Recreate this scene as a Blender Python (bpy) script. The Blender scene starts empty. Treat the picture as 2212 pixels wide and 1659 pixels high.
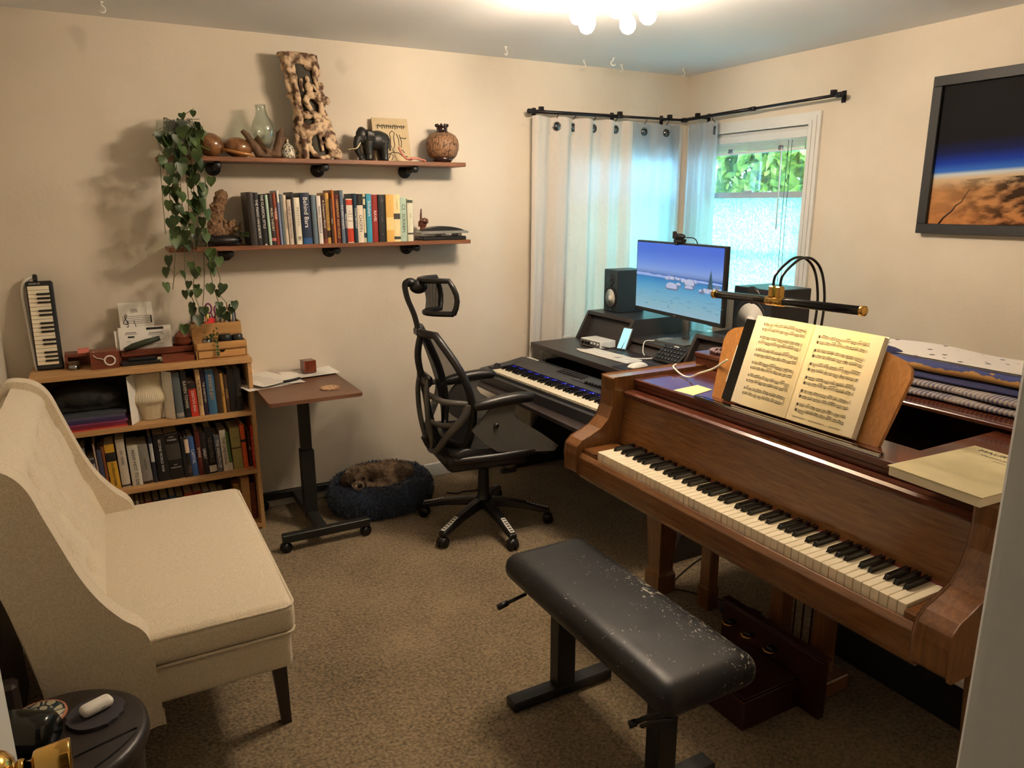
import bpy, math, random
from mathutils import Vector, Matrix, Euler, noise
SC = bpy.context.scene
C = SC.collection
PI = math.pi
rnd = random.Random(7)
# ------------------------------------------------------------------ camera
cd = bpy.data.cameras.new('camera'); cam = bpy.data.objects.new('camera', cd); C.objects.link(cam)
cd.sensor_width = 36.0; cd.lens = 1586.29 / 2212 * 36; cd.clip_start = 0.02
_yaw, _pitch, _roll = 1.06974285, 0.241166855, -0.00294466
fh = Vector((math.cos(_yaw), math.sin(_yaw), 0)); up = Vector((0, 0, 1)); rr = Vector((math.sin(_yaw), -math.cos(_yaw), 0))
F = fh * math.cos(_pitch) - up * math.sin(_pitch); U = up * math.cos(_pitch) + fh * math.sin(_pitch)
R_ = rr * math.cos(_roll) + U * math.sin(_roll); U2 = -rr * math.sin(_roll) + U * math.cos(_roll)
M = Matrix((R_, U2, -F)).transposed().to_4x4(); M.translation = Vector((-3.50995, -3.97965, 1.63212))
cam.matrix_world = M; SC.camera = cam
# ------------------------------------------------------------------ view and sky
SC.view_settings.view_transform = 'Standard'; SC.view_settings.look = 'None'
SC.view_settings.exposure = 1.46; SC.view_settings.gamma = 1.0; SC.view_settings.use_curve_mapping = False
W = bpy.data.worlds.new('sky'); SC.world = W; W.use_nodes = True
bgn = W.node_tree.nodes['Background']; bgn.inputs[0].default_value = (0.30, 0.56, 1.0, 1); bgn.inputs[1].default_value = 24.0
sd = bpy.data.lights.new('sun', 'SUN'); sd.energy = 5.0; sd.angle = 0.02; sd.color = (1, .95, .85)
so = bpy.data.objects.new('sun', sd); C.objects.link(so); so.rotation_euler = Vector((-0.75, -0.35, 0.9)).to_track_quat('Z', 'Y').to_euler(); so.location = (-6, -4, 6)
def portal(name, loc, rot, sx, sy):
    l = bpy.data.lights.new(name, 'AREA'); l.shape = 'RECTANGLE'; l.size = sx; l.size_y = sy; l.cycles.is_portal = True
    o = bpy.data.objects.new(name, l); C.objects.link(o); o.location = loc; o.rotation_euler = rot
portal('portal_right', (0.13, -0.58, 1.43), (0, math.radians(90), 0), 1.26, 0.94)
portal('portal_back', (-0.545, 0.13, 1.43), (math.radians(-90), 0, 0), 0.87, 1.26)
LAMP = 150.0     # bulb emission strength
# ------------------------------------------------------------------ materials
MATS = {}
def srgb(c):
    return tuple(((v / 255) / 12.92 if v / 255 <= 0.04045 else ((v / 255 + 0.055) / 1.055) ** 2.4) for v in c)
def nt(name):
    m = bpy.data.materials.new(name); m.use_nodes = True; MATS[name] = m
    n = m.node_tree.nodes; return m, n, m.node_tree.links, n['Principled BSDF']
def tc(n, l, scale=(1, 1, 1), rot=(0, 0, 0)):
    t = n.new('ShaderNodeTexCoord'); mp = n.new('ShaderNodeMapping'); mp.inputs['Scale'].default_value = scale; mp.inputs['Rotation'].default_value = rot
    l.new(t.outputs['Object'], mp.inputs['Vector']); return mp
def plain(name, col, rough=.5, metal=0, var=.08, vs=30, bump=0, bs=200, spec=.5, emit=None, es=0, coat=0):
    """procedural material: base colour with a little noise variation and optional bump. col is sRGB 0-255"""
    if name in MATS: return MATS[name]
    m, n, l, b = nt(name); c = srgb(col)
    mp = tc(n, l); nz = n.new('ShaderNodeTexNoise'); nz.inputs['Scale'].default_value = vs; nz.inputs['Detail'].default_value = 4; l.new(mp.outputs[0], nz.inputs['Vector'])
    mx = n.new('ShaderNodeMix'); mx.data_type = 'RGBA'; mx.inputs['A'].default_value = tuple(v * (1 - var) for v in c) + (1,); mx.inputs['B'].default_value = tuple(min(1, v * (1 + var)) for v in c) + (1,)
    l.new(nz.outputs['Fac'], mx.inputs['Factor']); l.new(mx.outputs['Result'], b.inputs['Base Color'])
    b.inputs['Roughness'].default_value = rough; b.inputs['Metallic'].default_value = metal; b.inputs['Specular IOR Level'].default_value = spec
    if coat: b.inputs['Coat Weight'].default_value = coat; b.inputs['Coat Roughness'].default_value = .08
    if bump:
        z2 = n.new('ShaderNodeTexNoise'); z2.inputs['Scale'].default_value = bs; z2.inputs['Detail'].default_value = 3; l.new(mp.outputs[0], z2.inputs['Vector'])
        bp = n.new('ShaderNodeBump'); bp.inputs['Strength'].default_value = bump; bp.inputs['Distance'].default_value = .004; l.new(z2.outputs['Fac'], bp.inputs['Height']); l.new(bp.outputs[0], b.inputs['Normal'])
    if emit: b.inputs['Emission Color'].default_value = srgb(emit) + (1,); b.inputs['Emission Strength'].default_value = es
    return m
def wood(name, c1, c2, rough=.35, scale=(1.2, 14, 14), coat=0, wv=6):
    """grain runs along the axis with the smallest scale"""
    m, n, l, b = nt(name); mp = tc(n, l, scale)
    nz = n.new('ShaderNodeTexNoise'); nz.inputs['Scale'].default_value = wv; nz.inputs['Detail'].default_value = 8; nz.inputs['Roughness'].default_value = .65; nz.inputs['Distortion'].default_value = .6
    l.new(mp.outputs[0], nz.inputs['Vector']); r = n.new('ShaderNodeValToRGB'); r.color_ramp.elements[0].position = .3; r.color_ramp.elements[1].position = .7
    r.color_ramp.elements[0].color = srgb(c1) + (1,); r.color_ramp.elements[1].color = srgb(c2) + (1,)
    l.new(nz.outputs['Fac'], r.inputs[0]); l.new(r.outputs[0], b.inputs['Base Color']); b.inputs['Roughness'].default_value = rough
    if coat: b.inputs['Coat Weight'].default_value = coat; b.inputs['Coat Roughness'].default_value = .1
    bp = n.new('ShaderNodeBump'); bp.inputs['Strength'].default_value = .08; bp.inputs['Distance'].default_value = .002; l.new(nz.outputs['Fac'], bp.inputs['Height']); l.new(bp.outputs[0], b.inputs['Normal'])
    return m
def emis(name, col, s):
    m, n, l, b = nt(name); c = srgb(col)
    b.inputs['Base Color'].default_value = c + (1,); b.inputs['Emission Color'].default_value = c + (1,); b.inputs['Emission Strength'].default_value = s; b.inputs['Roughness'].default_value = .3
    return m
def glass(name, col=(255, 255, 255), a=.12, rough=.02):
    m = bpy.data.materials.new(name); m.use_nodes = True; MATS[name] = m; n = m.node_tree.nodes; l = m.node_tree.links; n.clear()
    o = n.new('ShaderNodeOutputMaterial'); t = n.new('ShaderNodeBsdfTransparent'); g = n.new('ShaderNodeBsdfGlossy'); g.inputs['Roughness'].default_value = rough
    t.inputs[0].default_value = srgb(col) + (1,); f = n.new('ShaderNodeLayerWeight'); f.inputs[0].default_value = .35
    ml = n.new('ShaderNodeMath'); ml.operation = 'MULTIPLY_ADD'; ml.inputs[1].default_value = .55; ml.inputs[2].default_value = a; l.new(f.outputs['Facing'], ml.inputs[0])
    x = n.new('ShaderNodeMixShader'); l.new(ml.outputs[0], x.inputs[0]); l.new(t.outputs[0], x.inputs[1]); l.new(g.outputs[0], x.inputs[2]); l.new(x.outputs[0], o.inputs[0]); return m
def cloth_tr(name, col, trans=.5, clear=.0, weave=120):
    """light cloth that lets daylight through"""
    m = bpy.data.materials.new(name); m.use_nodes = True; MATS[name] = m; n = m.node_tree.nodes; l = m.node_tree.links; n.clear()
    o = n.new('ShaderNodeOutputMaterial'); d = n.new('ShaderNodeBsdfDiffuse'); t = n.new('ShaderNodeBsdfTranslucent'); c = srgb(col) + (1,)
    mp = tc(n, l, (1, 1, .25)); nz = n.new('ShaderNodeTexNoise'); nz.inputs['Scale'].default_value = weave; l.new(mp.outputs[0], nz.inputs['Vector'])
    mx = n.new('ShaderNodeMix'); mx.data_type = 'RGBA'; mx.inputs['A'].default_value = tuple(v * .86 for v in c[:3]) + (1,); mx.inputs['B'].default_value = c; l.new(nz.outputs['Fac'], mx.inputs['Factor'])
    l.new(mx.outputs['Result'], d.inputs[0]); l.new(mx.outputs['Result'], t.inputs[0])
    x = n.new('ShaderNodeMixShader'); x.inputs[0].default_value = trans; l.new(d.outputs[0], x.inputs[1]); l.new(t.outputs[0], x.inputs[2])
    if clear:
        tp = n.new('ShaderNodeBsdfTransparent'); y = n.new('ShaderNodeMixShader'); y.inputs[0].default_value = clear; l.new(x.outputs[0], y.inputs[1]); l.new(tp.outputs[0], y.inputs[2]); l.new(y.outputs[0], o.inputs[0])
    else: l.new(x.outputs[0], o.inputs[0])
    return m
def obj_mat(name, build):
    m, n, l, b = nt(name); build(m, n, l, b); return m
# ------------------------------------------------------------------ mesh building
WM = {}     # object name -> world matrix
def world_of(o): return WM.get(o.name, Matrix.Identity(4)) if o else Matrix.Identity(4)
def tag(o, label=None, cat=None, group=None, kind=None):
    if label: o['label'] = label
    if cat: o['category'] = cat
    if group: o['group'] = group
    if kind: o['kind'] = kind
    return o
def thing(name, label, cat, loc=(0, 0, 0), rotz=0, group=None):
    o = bpy.data.objects.new(name, None); C.objects.link(o); o.location = loc; o.rotation_euler = (0, 0, rotz); o.empty_display_size = .05
    WM[o.name] = Matrix.Translation(Vector(loc)) @ Matrix.Rotation(rotz, 4, 'Z')
    return tag(o, label, cat, group)
TXT = {}
def text_data(s):
    if s not in TXT:
        cu = bpy.data.curves.new('t', 'FONT'); cu.body = s; cu.align_x = 'CENTER'; cu.align_y = 'CENTER'; cu.resolution_u = 2; cu.fill_mode = 'FRONT'
        ob = bpy.data.objects.new('t', cu); me = bpy.data.meshes.new_from_object(ob)
        TXT[s] = ([v.co.copy() for v in me.vertices], [tuple(p.vertices) for p in me.polygons])
        bpy.data.objects.remove(ob); bpy.data.curves.remove(cu); bpy.data.meshes.remove(me)
    return TXT[s]
class MB:
    """collects shapes (in world coordinates, or local when build(local=True)) into ONE mesh object"""
    def __init__(s): s.v = []; s.f = []; s.m = []; s.mats = []; s.sm = []; s.cur = 0; s.sflag = False; s.X = None
    def mat(s, m, smooth=None):
        if isinstance(m, str): m = MATS[m]
        if m not in s.mats: s.mats.append(m)
        s.cur = s.mats.index(m)
        if smooth is not None: s.sflag = smooth
        return s
    def add(s, vs, fs, smooth=None):
        k = len(s.v); X = s.X
        s.v += [tuple(X @ Vector(p)) if X else tuple(p) for p in vs]
        for f in fs: s.f.append([i + k for i in f]); s.m.append(s.cur); s.sm.append(s.sflag if smooth is None else smooth)
        return s
    def box(s, x0, x1, y0, y1, z0, z1, rot=None, bev=0):
        c = Vector(((x0 + x1) / 2, (y0 + y1) / 2, (z0 + z1) / 2)); h = Vector((abs(x1 - x0) / 2, abs(y1 - y0) / 2, abs(z1 - z0) / 2))
        if bev > 0:
            b = min(bev, h.x * .95, h.y * .95, h.z * .95); vs = []
            for sx in (-1, 1):
                for sy in (-1, 1):
                    for sz in (-1, 1):
                        vs += [Vector((sx * (h.x - b), sy * (h.y - b), sz * h.z)), Vector((sx * (h.x - b), sy * h.y, sz * (h.z - b))), Vector((sx * h.x, sy * (h.y - b), sz * (h.z - b)))]
            I = lambda sx, sy, sz, k: ((sx > 0) * 4 + (sy > 0) * 2 + (sz > 0)) * 3 + k
            fs = []
            for sg in (-1, 1):
                q = [(-1, -1), (1, -1), (1, 1), (-1, 1)]
                if sg < 0: q = q[::-1]
                fs.append([I(a, b2, sg, 0) for a, b2 in q]); fs.append([I(b2, sg, a, 1) for a, b2 in q]); fs.append([I(sg, a, b2, 2) for a, b2 in q])
            for a in (-1, 1):
                for b2 in (-1, 1):
                    fs.append([I(-1, a, b2, 0), I(1, a, b2, 0), I(1, a, b2, 1), I(-1, a, b2, 1)])
                    fs.append([I(a, -1, b2, 0), I(a, 1, b2, 0), I(a, 1, b2, 2), I(a, -1, b2, 2)])
                    fs.append([I(a, b2, -1, 1), I(a, b2, 1, 1), I(a, b2, 1, 2), I(a, b2, -1, 2)])
            for sx in (-1, 1):
                for sy in (-1, 1):
                    for sz in (-1, 1): fs.append([I(sx, sy, sz, 0), I(sx, sy, sz, 1), I(sx, sy, sz, 2)])
        else:
            vs = [Vector((sx * h.x, sy * h.y, sz * h.z)) for sx in (-1, 1) for sy in (-1, 1) for sz in (-1, 1)]
            fs = [(0, 1, 3, 2), (4, 6, 7, 5), (0, 4, 5, 1), (2, 3, 7, 6), (0, 2, 6, 4), (1, 5, 7, 3)]
        if rot is not None:
            Rm = rot if isinstance(rot, Matrix) else Euler(rot).to_matrix(); vs = [Rm @ p for p in vs]
        return s.add([p + c for p in vs], fs, False)
    def lathe(s, prof, c=(0, 0, 0), axis=(0, 0, 1), seg=24, smooth=True, sx=1, sy=1):
        """prof: [(r,z)...] bottom to top around axis through c"""
        q = Vector((0, 0, 1)).rotation_difference(Vector(axis).normalized()); c = Vector(c); vs = []; fs = []
        for r, z in prof:
            for k in range(seg):
                a = 2 * PI * k / seg; vs.append(c + q @ Vector((r * sx * math.cos(a), r * sy * math.sin(a), z)))
        for i in range(len(prof) - 1):
            for k in range(seg): fs.append((i * seg + k, i * seg + (k + 1) % seg, (i + 1) * seg + (k + 1) % seg, (i + 1) * seg + k))
        if prof[0][0] > 1e-5: fs.append(tuple(range(seg))[::-1])
        if prof[-1][0] > 1e-5: fs.append(tuple((len(prof) - 1) * seg + k for k in range(seg)))
        return s.add(vs, fs, smooth)
    def cyl(s, a, b, r, r2=None, seg=16, smooth=True):
        a = Vector(a); b = Vector(b); d = b - a
        return s.lathe([(r, 0), (r if r2 is None else r2, d.length)], a, d, seg, smooth)
    def ball(s, c, r, seg=16, rings=10, rot=None):
        if not hasattr(r, '__len__'): r = (r, r, r)
        vs = []; fs = []; Rm = (rot if isinstance(rot, Matrix) else Euler(rot).to_matrix()) if rot is not None else Matrix.Identity(3)
        for i in range(rings + 1):
            t = PI * i / rings
            for k in range(seg):
                a = 2 * PI * k / seg; vs.append(Vector(c) + Rm @ Vector((r[0] * math.sin(t) * math.cos(a), r[1] * math.sin(t) * math.sin(a), -r[2] * math.cos(t))))
        for i in range(rings):
            for k in range(seg): fs.append((i * seg + k, i * seg + (k + 1) % seg, (i + 1) * seg + (k + 1) % seg, (i + 1) * seg + k))
        return s.add(vs, fs, True)
    def tube(s, pts, r, seg=8, cap=True, smooth=True):
        """r: number or list"""
        P = [Vector(p) for p in pts]; n = len(P); rs = r if hasattr(r, '__len__') else [r] * n
        vs = []; fs = []; nrm = None
        for i, p in enumerate(P):
            t = (P[min(i + 1, n - 1)] - P[max(i - 1, 0)])
            if t.length < 1e-9: t = Vector((0, 0, 1))
            t.normalize()
            if nrm is None: nrm = t.orthogonal().normalized()
            else:
                nrm = nrm - t * nrm.dot(t)
                nrm = nrm.normalized() if nrm.length > 1e-6 else t.orthogonal().normalized()
            b = t.cross(nrm)
            for k in range(seg):
                a = 2 * PI * k / seg; vs.append(p + (nrm * math.cos(a) + b * math.sin(a)) * rs[i])
        for i in range(n - 1):
            for k in range(seg): fs.append((i * seg + k, i * seg + (k + 1) % seg, (i + 1) * seg + (k + 1) % seg, (i + 1) * seg + k))
        if cap: fs.append(tuple(range(seg))[::-1]); fs.append(tuple((n - 1) * seg + k for k in range(seg)))
        return s.add(vs, fs, smooth)
    def prism(s, poly, axis, a, b, smooth=False):
        """poly of 2D points in the two other axes (x: (y,z); y: (x,z); z: (x,y)), extruded along axis from a to b"""
        n = len(poly)
        def P(p, t): return {'x': (t, p[0], p[1]), 'y': (p[0], t, p[1]), 'z': (p[0], p[1], t)}[axis]
        vs = [P(p, a) for p in poly] + [P(p, b) for p in poly]
        fs = [tuple(range(n)), tuple(range(n, 2 * n))[::-1]] + [(i, (i + 1) % n, n + (i + 1) % n, n + i) for i in range(n)]
        k = len(s.f); s.add(vs, fs, smooth); s.sm[k] = s.sm[k + 1] = False
        return s
    def grid(s, fn, nu, nv, smooth=True, thick=0):
        """surface fn(u,v) u,v in 0..1"""
        vs = [Vector(fn(i / nu, j / nv)) for i in range(nu + 1) for j in range(nv + 1)]; w = nv + 1
        fs = [(i * w + j, (i + 1) * w + j, (i + 1) * w + j + 1, i * w + j + 1) for i in range(nu) for j in range(nv)]
        return s.add(vs, fs, smooth)
    def quad(s, a, b, c, d): return s.add([a, b, c, d], [(0, 1, 2, 3)], False)
    def text(s, t, size, o, xd, yd, lift=0, sx=1):
        """text centred at o, reading along xd, up yd"""
        vs, fs = text_data(t); o = Vector(o); xd = Vector(xd).normalized(); yd = Vector(yd).normalized(); n = xd.cross(yd)
        return s.add([o + xd * (p.x * size * sx) + yd * (p.y * size) + n * lift for p in vs], fs, False)
    def build(s, name, parent=None, local=False, label=None, kind=None, base=False):
        me = bpy.data.meshes.new(name); V = s.v; inv = None; loc = None
        if parent is not None and not local:
            inv = world_of(parent).inverted(); V = [tuple(inv @ Vector(p)) for p in V]
        if parent is None or base:
            xs = [p[0] for p in V]; ys = [p[1] for p in V]; zs = [p[2] for p in V]
            loc = Vector(((min(xs) + max(xs)) / 2, (min(ys) + max(ys)) / 2, min(zs))); V = [tuple(Vector(p) - loc) for p in V]
        me.from_pydata(V, [], s.f); me.polygons.foreach_set('material_index', s.m); me.polygons.foreach_set('use_smooth', s.sm)
        for m in s.mats: me.materials.append(m)
        me.update(); o = bpy.data.objects.new(name, me); C.objects.link(o)
        if parent is not None: o.parent = parent
        if loc is not None: o.location = loc
        WM[o.name] = world_of(parent) @ Matrix.Translation(loc if loc is not None else Vector())
        if label: o['label'] = label
        if kind: o['kind'] = kind
        MB.last = o
        return o
def solo(mb, name, label, cat, group=None): return tag(mb.build(name), label, cat, group)
def mod_bevel(o, w=.003, seg=2, ang=40):
    m = o.modifiers.new('b', 'BEVEL'); m.width = w; m.segments = seg; m.limit_method = 'ANGLE'; m.angle_limit = math.radians(ang); return o
def mod_sub(o, lv=1):
    m = o.modifiers.new('s', 'SUBSURF'); m.levels = lv; m.render_levels = lv; return o
def mod_remesh(o, vox, smooth=2, disp=0, dscale=.05, dtype='CLOUDS'):
    m = o.modifiers.new('r', 'REMESH'); m.mode = 'VOXEL'; m.voxel_size = vox; m.use_smooth_shade = True
    if smooth: k = o.modifiers.new('k', 'SMOOTH'); k.iterations = smooth; k.factor = .5
    if disp:
        t = bpy.data.textures.new('d', dtype); t.noise_scale = dscale
        d = o.modifiers.new('d', 'DISPLACE'); d.texture = t; d.strength = disp; d.mid_level = .5
    return o
def copy_tree(o, parent=None, loc=None, rotz=None, label=None):
    c = o.copy(); C.objects.link(c)
    if parent is not None: c.parent = parent
    if loc is not None: c.location = loc
    if rotz is not None: c.rotation_euler[2] = rotz
    if label: c['label'] = label
    for ch in list(o.children): copy_tree(ch, c)
    return c
def arc(c, r, a0, a1, n, ax='xz'):
    out = []
    for i in range(n + 1):
        a = math.radians(a0 + (a1 - a0) * i / n); out.append((c[0] + r * math.cos(a), c[1] + r * math.sin(a)))
    return out
def spline(pts, n=8):
    """Catmull-Rom through points"""
    P = [Vector(p) for p in pts]; out = []
    for i in range(len(P) - 1):
        p0 = P[max(i - 1, 0)]; p1 = P[i]; p2 = P[i + 1]; p3 = P[min(i + 2, len(P) - 1)]
        for k in range(n):
            t = k / n; out.append(0.5 * ((2 * p1) + (p2 - p0) * t + (2 * p0 - 5 * p1 + 4 * p2 - p3) * t * t + (3 * p1 - p0 - 3 * p2 + p3) * t ** 3))
    out.append(P[-1]); return out
def rbox(s, x0, x1, y0, y1, z0, z1, r=.03, puff=.0, seg=4, n=10):
    """soft cushion box: rounded superellipsoid-like shell with puffed faces"""
    c = ((x0 + x1) / 2, (y0 + y1) / 2, (z0 + z1) / 2); h = ((x1 - x0) / 2, (y1 - y0) / 2, (z1 - z0) / 2)
    def co(hh):
        pts = [-hh]; rr = min(r, hh * .98)
        pts = [-hh + rr * (1 - math.cos(PI / 2 * k / seg)) for k in range(seg + 1)]
        mid = [(-hh + rr) + (2 * hh - 2 * rr) * k / n for k in range(1, n)]
        return pts + mid + [-p for p in pts[::-1]]
    X, Y, Z = co(h[0]), co(h[1]), co(h[2]); L = {}; vs = []; fs = []
    def vert(i, j, k):
        key = (i, j, k)
        if key in L: return L[key]
        p = Vector((X[i], Y[j], Z[k])); q = Vector((max(-h[0] + r, min(h[0] - r, p.x)), max(-h[1] + r, min(h[1] - r, p.y)), max(-h[2] + min(r, h[2] * .98), min(h[2] - min(r, h[2] * .98), p.z))))
        d = p - q
        if d.length > 1e-7:
            p = q + d.normalized() * min(r, h[2] * .98)
        w = Vector((1 - (p.x / h[0]) ** 2, 1 - (p.y / h[1]) ** 2, 1 - (p.z / h[2]) ** 2)); w = Vector([max(0, a) for a in w])
        p.z += puff * (w.x * w.y) ** .5 * (1 if p.z > 0 else -.2); p.x += puff * .3 * w.y * w.z * (1 if p.x > 0 else -1); p.y += puff * .3 * w.x * w.z * (1 if p.y > 0 else -1)
        L[key] = len(vs); vs.append(p + Vector(c)); return L[key]
    nx, ny, nz = len(X) - 1, len(Y) - 1, len(Z) - 1
    for i in range(nx):
        for j in range(ny):
            fs.append((vert(i, j, 0), vert(i, j + 1, 0), vert(i + 1, j + 1, 0), vert(i + 1, j, 0))); fs.append((vert(i, j, nz), vert(i + 1, j, nz), vert(i + 1, j + 1, nz), vert(i, j + 1, nz)))
    for i in range(nx):
        for k in range(nz):
            fs.append((vert(i, 0, k), vert(i + 1, 0, k), vert(i + 1, 0, k + 1), vert(i, 0, k + 1))); fs.append((vert(i, ny, k), vert(i, ny, k + 1), vert(i + 1, ny, k + 1), vert(i + 1, ny, k)))
    for j in range(ny):
        for k in range(nz):
            fs.append((vert(0, j, k), vert(0, j, k + 1), vert(0, j + 1, k + 1), vert(0, j + 1, k))); fs.append((vert(nx, j, k), vert(nx, j + 1, k), vert(nx, j + 1, k + 1), vert(nx, j, k + 1)))
    s.add(vs, fs, True); return s
# ------------------------------------------------------------------ shared materials
plain('white_plastic', (232, 230, 222), .35); plain('black_plastic', (22, 22, 24), .42, var=.15); plain('black_gloss', (10, 10, 12), .12); plain('dark_metal', (34, 36, 34), .45, .3)
plain('steel', (150, 152, 155), .25, 1); plain('chrome', (190, 190, 192), .12, 1); plain('brass', (212, 170, 92), .14, 1, var=.05); plain('rubber', (18, 18, 19), .7)
plain('ivory', (236, 226, 200), .22, var=.03); plain('ebony', (13, 12, 12), .22); plain('paper', (236, 233, 224), .8, var=.03); plain('paper_edge', (226, 216, 190), .85, var=.08, vs=300)
plain('ink', (28, 26, 26), .6); plain('white_ink', (235, 232, 225), .6); plain('gold_ink', (205, 165, 90), .4)
wood('pine', (176, 132, 84), (205, 165, 112), .5, (1.5, 14, 30)); wood('walnut', (90, 55, 29), (128, 84, 45), .22, (14, 1.2, 14), coat=.7)
wood('walnut_z', (90, 55, 29), (130, 86, 47), .3, (14, 14, 1.4), coat=.5); wood('walnut_red', (72, 34, 24), (104, 54, 36), .2, (14, 1.2, 14), coat=.8)
wood('shelf_wood', (100, 60, 38), (142, 92, 60), .45, (1.2, 14, 20)); wood('table_wood', (92, 62, 46), (126, 88, 66), .4, (2, 16, 16))
wood('desk_laminate', (40, 34, 33), (56, 48, 46), .38, (20, 1.5, 20)); wood('oak_light', (156, 104, 52), (190, 134, 74), .3, (20, 20, 1.6), coat=.4)
wood('redwood', (98, 46, 30), (132, 68, 44), .4, (2, 16, 16)); wood('cherry', (84, 34, 20), (120, 54, 30), .25, (6, 6, 2), coat=.4)
wood('driftwood', (70, 50, 34), (120, 90, 62), .7, (8, 8, 2)); wood('bamboo', (178, 132, 78), (206, 162, 104), .45, (1.5, 16, 16))
# ================================================================== the room
def wall_build(m, n, l, b):
    mp = tc(n, l); nz = n.new('ShaderNodeTexNoise'); nz.inputs['Scale'].default_value = 1.3; nz.inputs['Detail'].default_value = 6; l.new(mp.outputs[0], nz.inputs['Vector'])
    r = n.new('ShaderNodeValToRGB'); r.color_ramp.elements[0].color = srgb((207, 196, 177)) + (1,); r.color_ramp.elements[1].color = srgb((221, 211, 194)) + (1,); r.color_ramp.elements[0].position = .3; r.color_ramp.elements[1].position = .6
    l.new(nz.outputs['Fac'], r.inputs[0])
    sp = n.new('ShaderNodeTexNoise'); sp.inputs['Scale'].default_value = 3.2; sp.inputs['Detail'].default_value = 2; l.new(mp.outputs[0], sp.inputs['Vector'])
    sr = n.new('ShaderNodeValToRGB'); sr.color_ramp.elements[0].position = .70; sr.color_ramp.elements[1].position = .76; sr.color_ramp.elements[0].color = (1, 1, 1, 1); sr.color_ramp.elements[1].color = (.86, .86, .84, 1); l.new(sp.outputs['Fac'], sr.inputs[0])
    mu = n.new('ShaderNodeMix'); mu.data_type = 'RGBA'; mu.blend_type = 'MULTIPLY'; mu.inputs['Factor'].default_value = 1; l.new(r.outputs[0], mu.inputs['A']); l.new(sr.outputs[0], mu.inputs['B'])
    l.new(mu.outputs['Result'], b.inputs['Base Color']); b.inputs['Roughness'].default_value = .75
    f = n.new('ShaderNodeTexNoise'); f.inputs['Scale'].default_value = 55; f.inputs['Detail'].default_value = 5; l.new(mp.outputs[0], f.inputs['Vector'])
    bp = n.new('ShaderNodeBump'); bp.inputs['Strength'].default_value = .25; bp.inputs['Distance'].default_value = .004; l.new(f.outputs['Fac'], bp.inputs['Height']); l.new(bp.outputs[0], b.inputs['Normal'])
obj_mat('wall_paint', wall_build)
plain('ceiling_paint', (232, 232, 232), .85, var=.03, vs=2, bump=.15, bs=60)
plain('trim_paint', (216, 218, 216), .45, var=.03)
def carpet(m, n, l, b):
    mp = tc(n, l); vo = n.new('ShaderNodeTexVoronoi'); vo.inputs['Scale'].default_value = 150; l.new(mp.outputs[0], vo.inputs['Vector'])
    nz = n.new('ShaderNodeTexNoise'); nz.inputs['Scale'].default_value = 90; nz.inputs['Detail'].default_value = 5; l.new(mp.outputs[0], nz.inputs['Vector'])
    big = n.new('ShaderNodeTexNoise'); big.inputs['Scale'].default_value = 3.5; big.inputs['Detail'].default_value = 3; l.new(mp.outputs[0], big.inputs['Vector'])
    ad = n.new('ShaderNodeMath'); ad.operation = 'MULTIPLY_ADD'; ad.inputs[1].default_value = .75; l.new(nz.outputs['Fac'], ad.inputs[0])
    b2 = n.new('ShaderNodeMath'); b2.operation = 'MULTIPLY'; b2.inputs[1].default_value = .3; l.new(big.outputs['Fac'], b2.inputs[0]); l.new(b2.outputs[0], ad.inputs[2])
    r = n.new('ShaderNodeValToRGB'); r.color_ramp.elements[0].position = .36; r.color_ramp.elements[1].position = .66; r.color_ramp.elements[0].color = srgb((94, 80, 60)) + (1,); r.color_ramp.elements[1].color = srgb((158, 139, 109)) + (1,)
    l.new(ad.outputs[0], r.inputs[0]); l.new(r.outputs[0], b.inputs['Base Color']); b.inputs['Roughness'].default_value = 1; b.inputs['Specular IOR Level'].default_value = .1
    b.inputs['Sheen Weight'].default_value = .2
    bp = n.new('ShaderNodeBump'); bp.inputs['Strength'].default_value = .9; bp.inputs['Distance'].default_value = .012; l.new(nz.outputs['Fac'], bp.inputs['Height']); l.new(bp.outputs[0], b.inputs['Normal'])
obj_mat('carpet', carpet)
XL, YF, CH, T = -3.96, -3.65, 2.44, .12
def struct(mb, name): return mb.build(name, kind='structure')
struct(MB().mat('carpet').box(XL - 1.3, .0, -6.0, 0, -.08, 0), 'floor')
struct(MB().mat('ceiling_paint').box(XL - 1.3, T, -6.0, T, CH, CH + .1), 'ceiling')
W1 = (-1.03, -.11, .80, 2.05)     # right wall opening y0,y1,z0,z1
W2 = (-.98, -.11, .80, 2.05)     # back wall opening x0,x1,z0,z1
m = MB().mat('wall_paint'); m.box(XL - T, W2[0], 0, T, 0, CH).box(W2[1], T, 0, T, 0, CH).box(W2[0], W2[1], 0, T, 0, W2[2]).box(W2[0], W2[1], 0, T, W2[3], CH); struct(m, 'wall_back')
m = MB().mat('wall_paint'); m.box(0, T, YF - T, W1[0], 0, CH).box(0, T, W1[1], 0, 0, CH).box(0, T, W1[0], W1[1], 0, W1[2]).box(0, T, W1[0], W1[1], W1[3], CH); struct(m, 'wall_right')
struct(MB().mat('wall_paint').box(XL - T, XL, -6.0, 0, 0, CH), 'wall_left')
DJ = (-3.75, -2.80)
m = MB().mat('wall_paint'); m.box(XL, DJ[0] - .02, YF - T, YF, 0, CH).box(DJ[1] + .02, 0, YF - T, YF, 0, CH).box(DJ[0] - .02, DJ[1] + .02, YF - T, YF, 2.06, CH); struct(m, 'wall_front')
m = MB().mat('trim_paint'); m.box(DJ[1], DJ[1] + .02, YF - T - .005, YF + .005, 0, 2.06).box(DJ[0] - .02, DJ[0], YF - T - .005, YF + .005, 0, 2.06).box(DJ[0], DJ[1], YF - T, YF, 2.04, 2.06)
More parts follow.
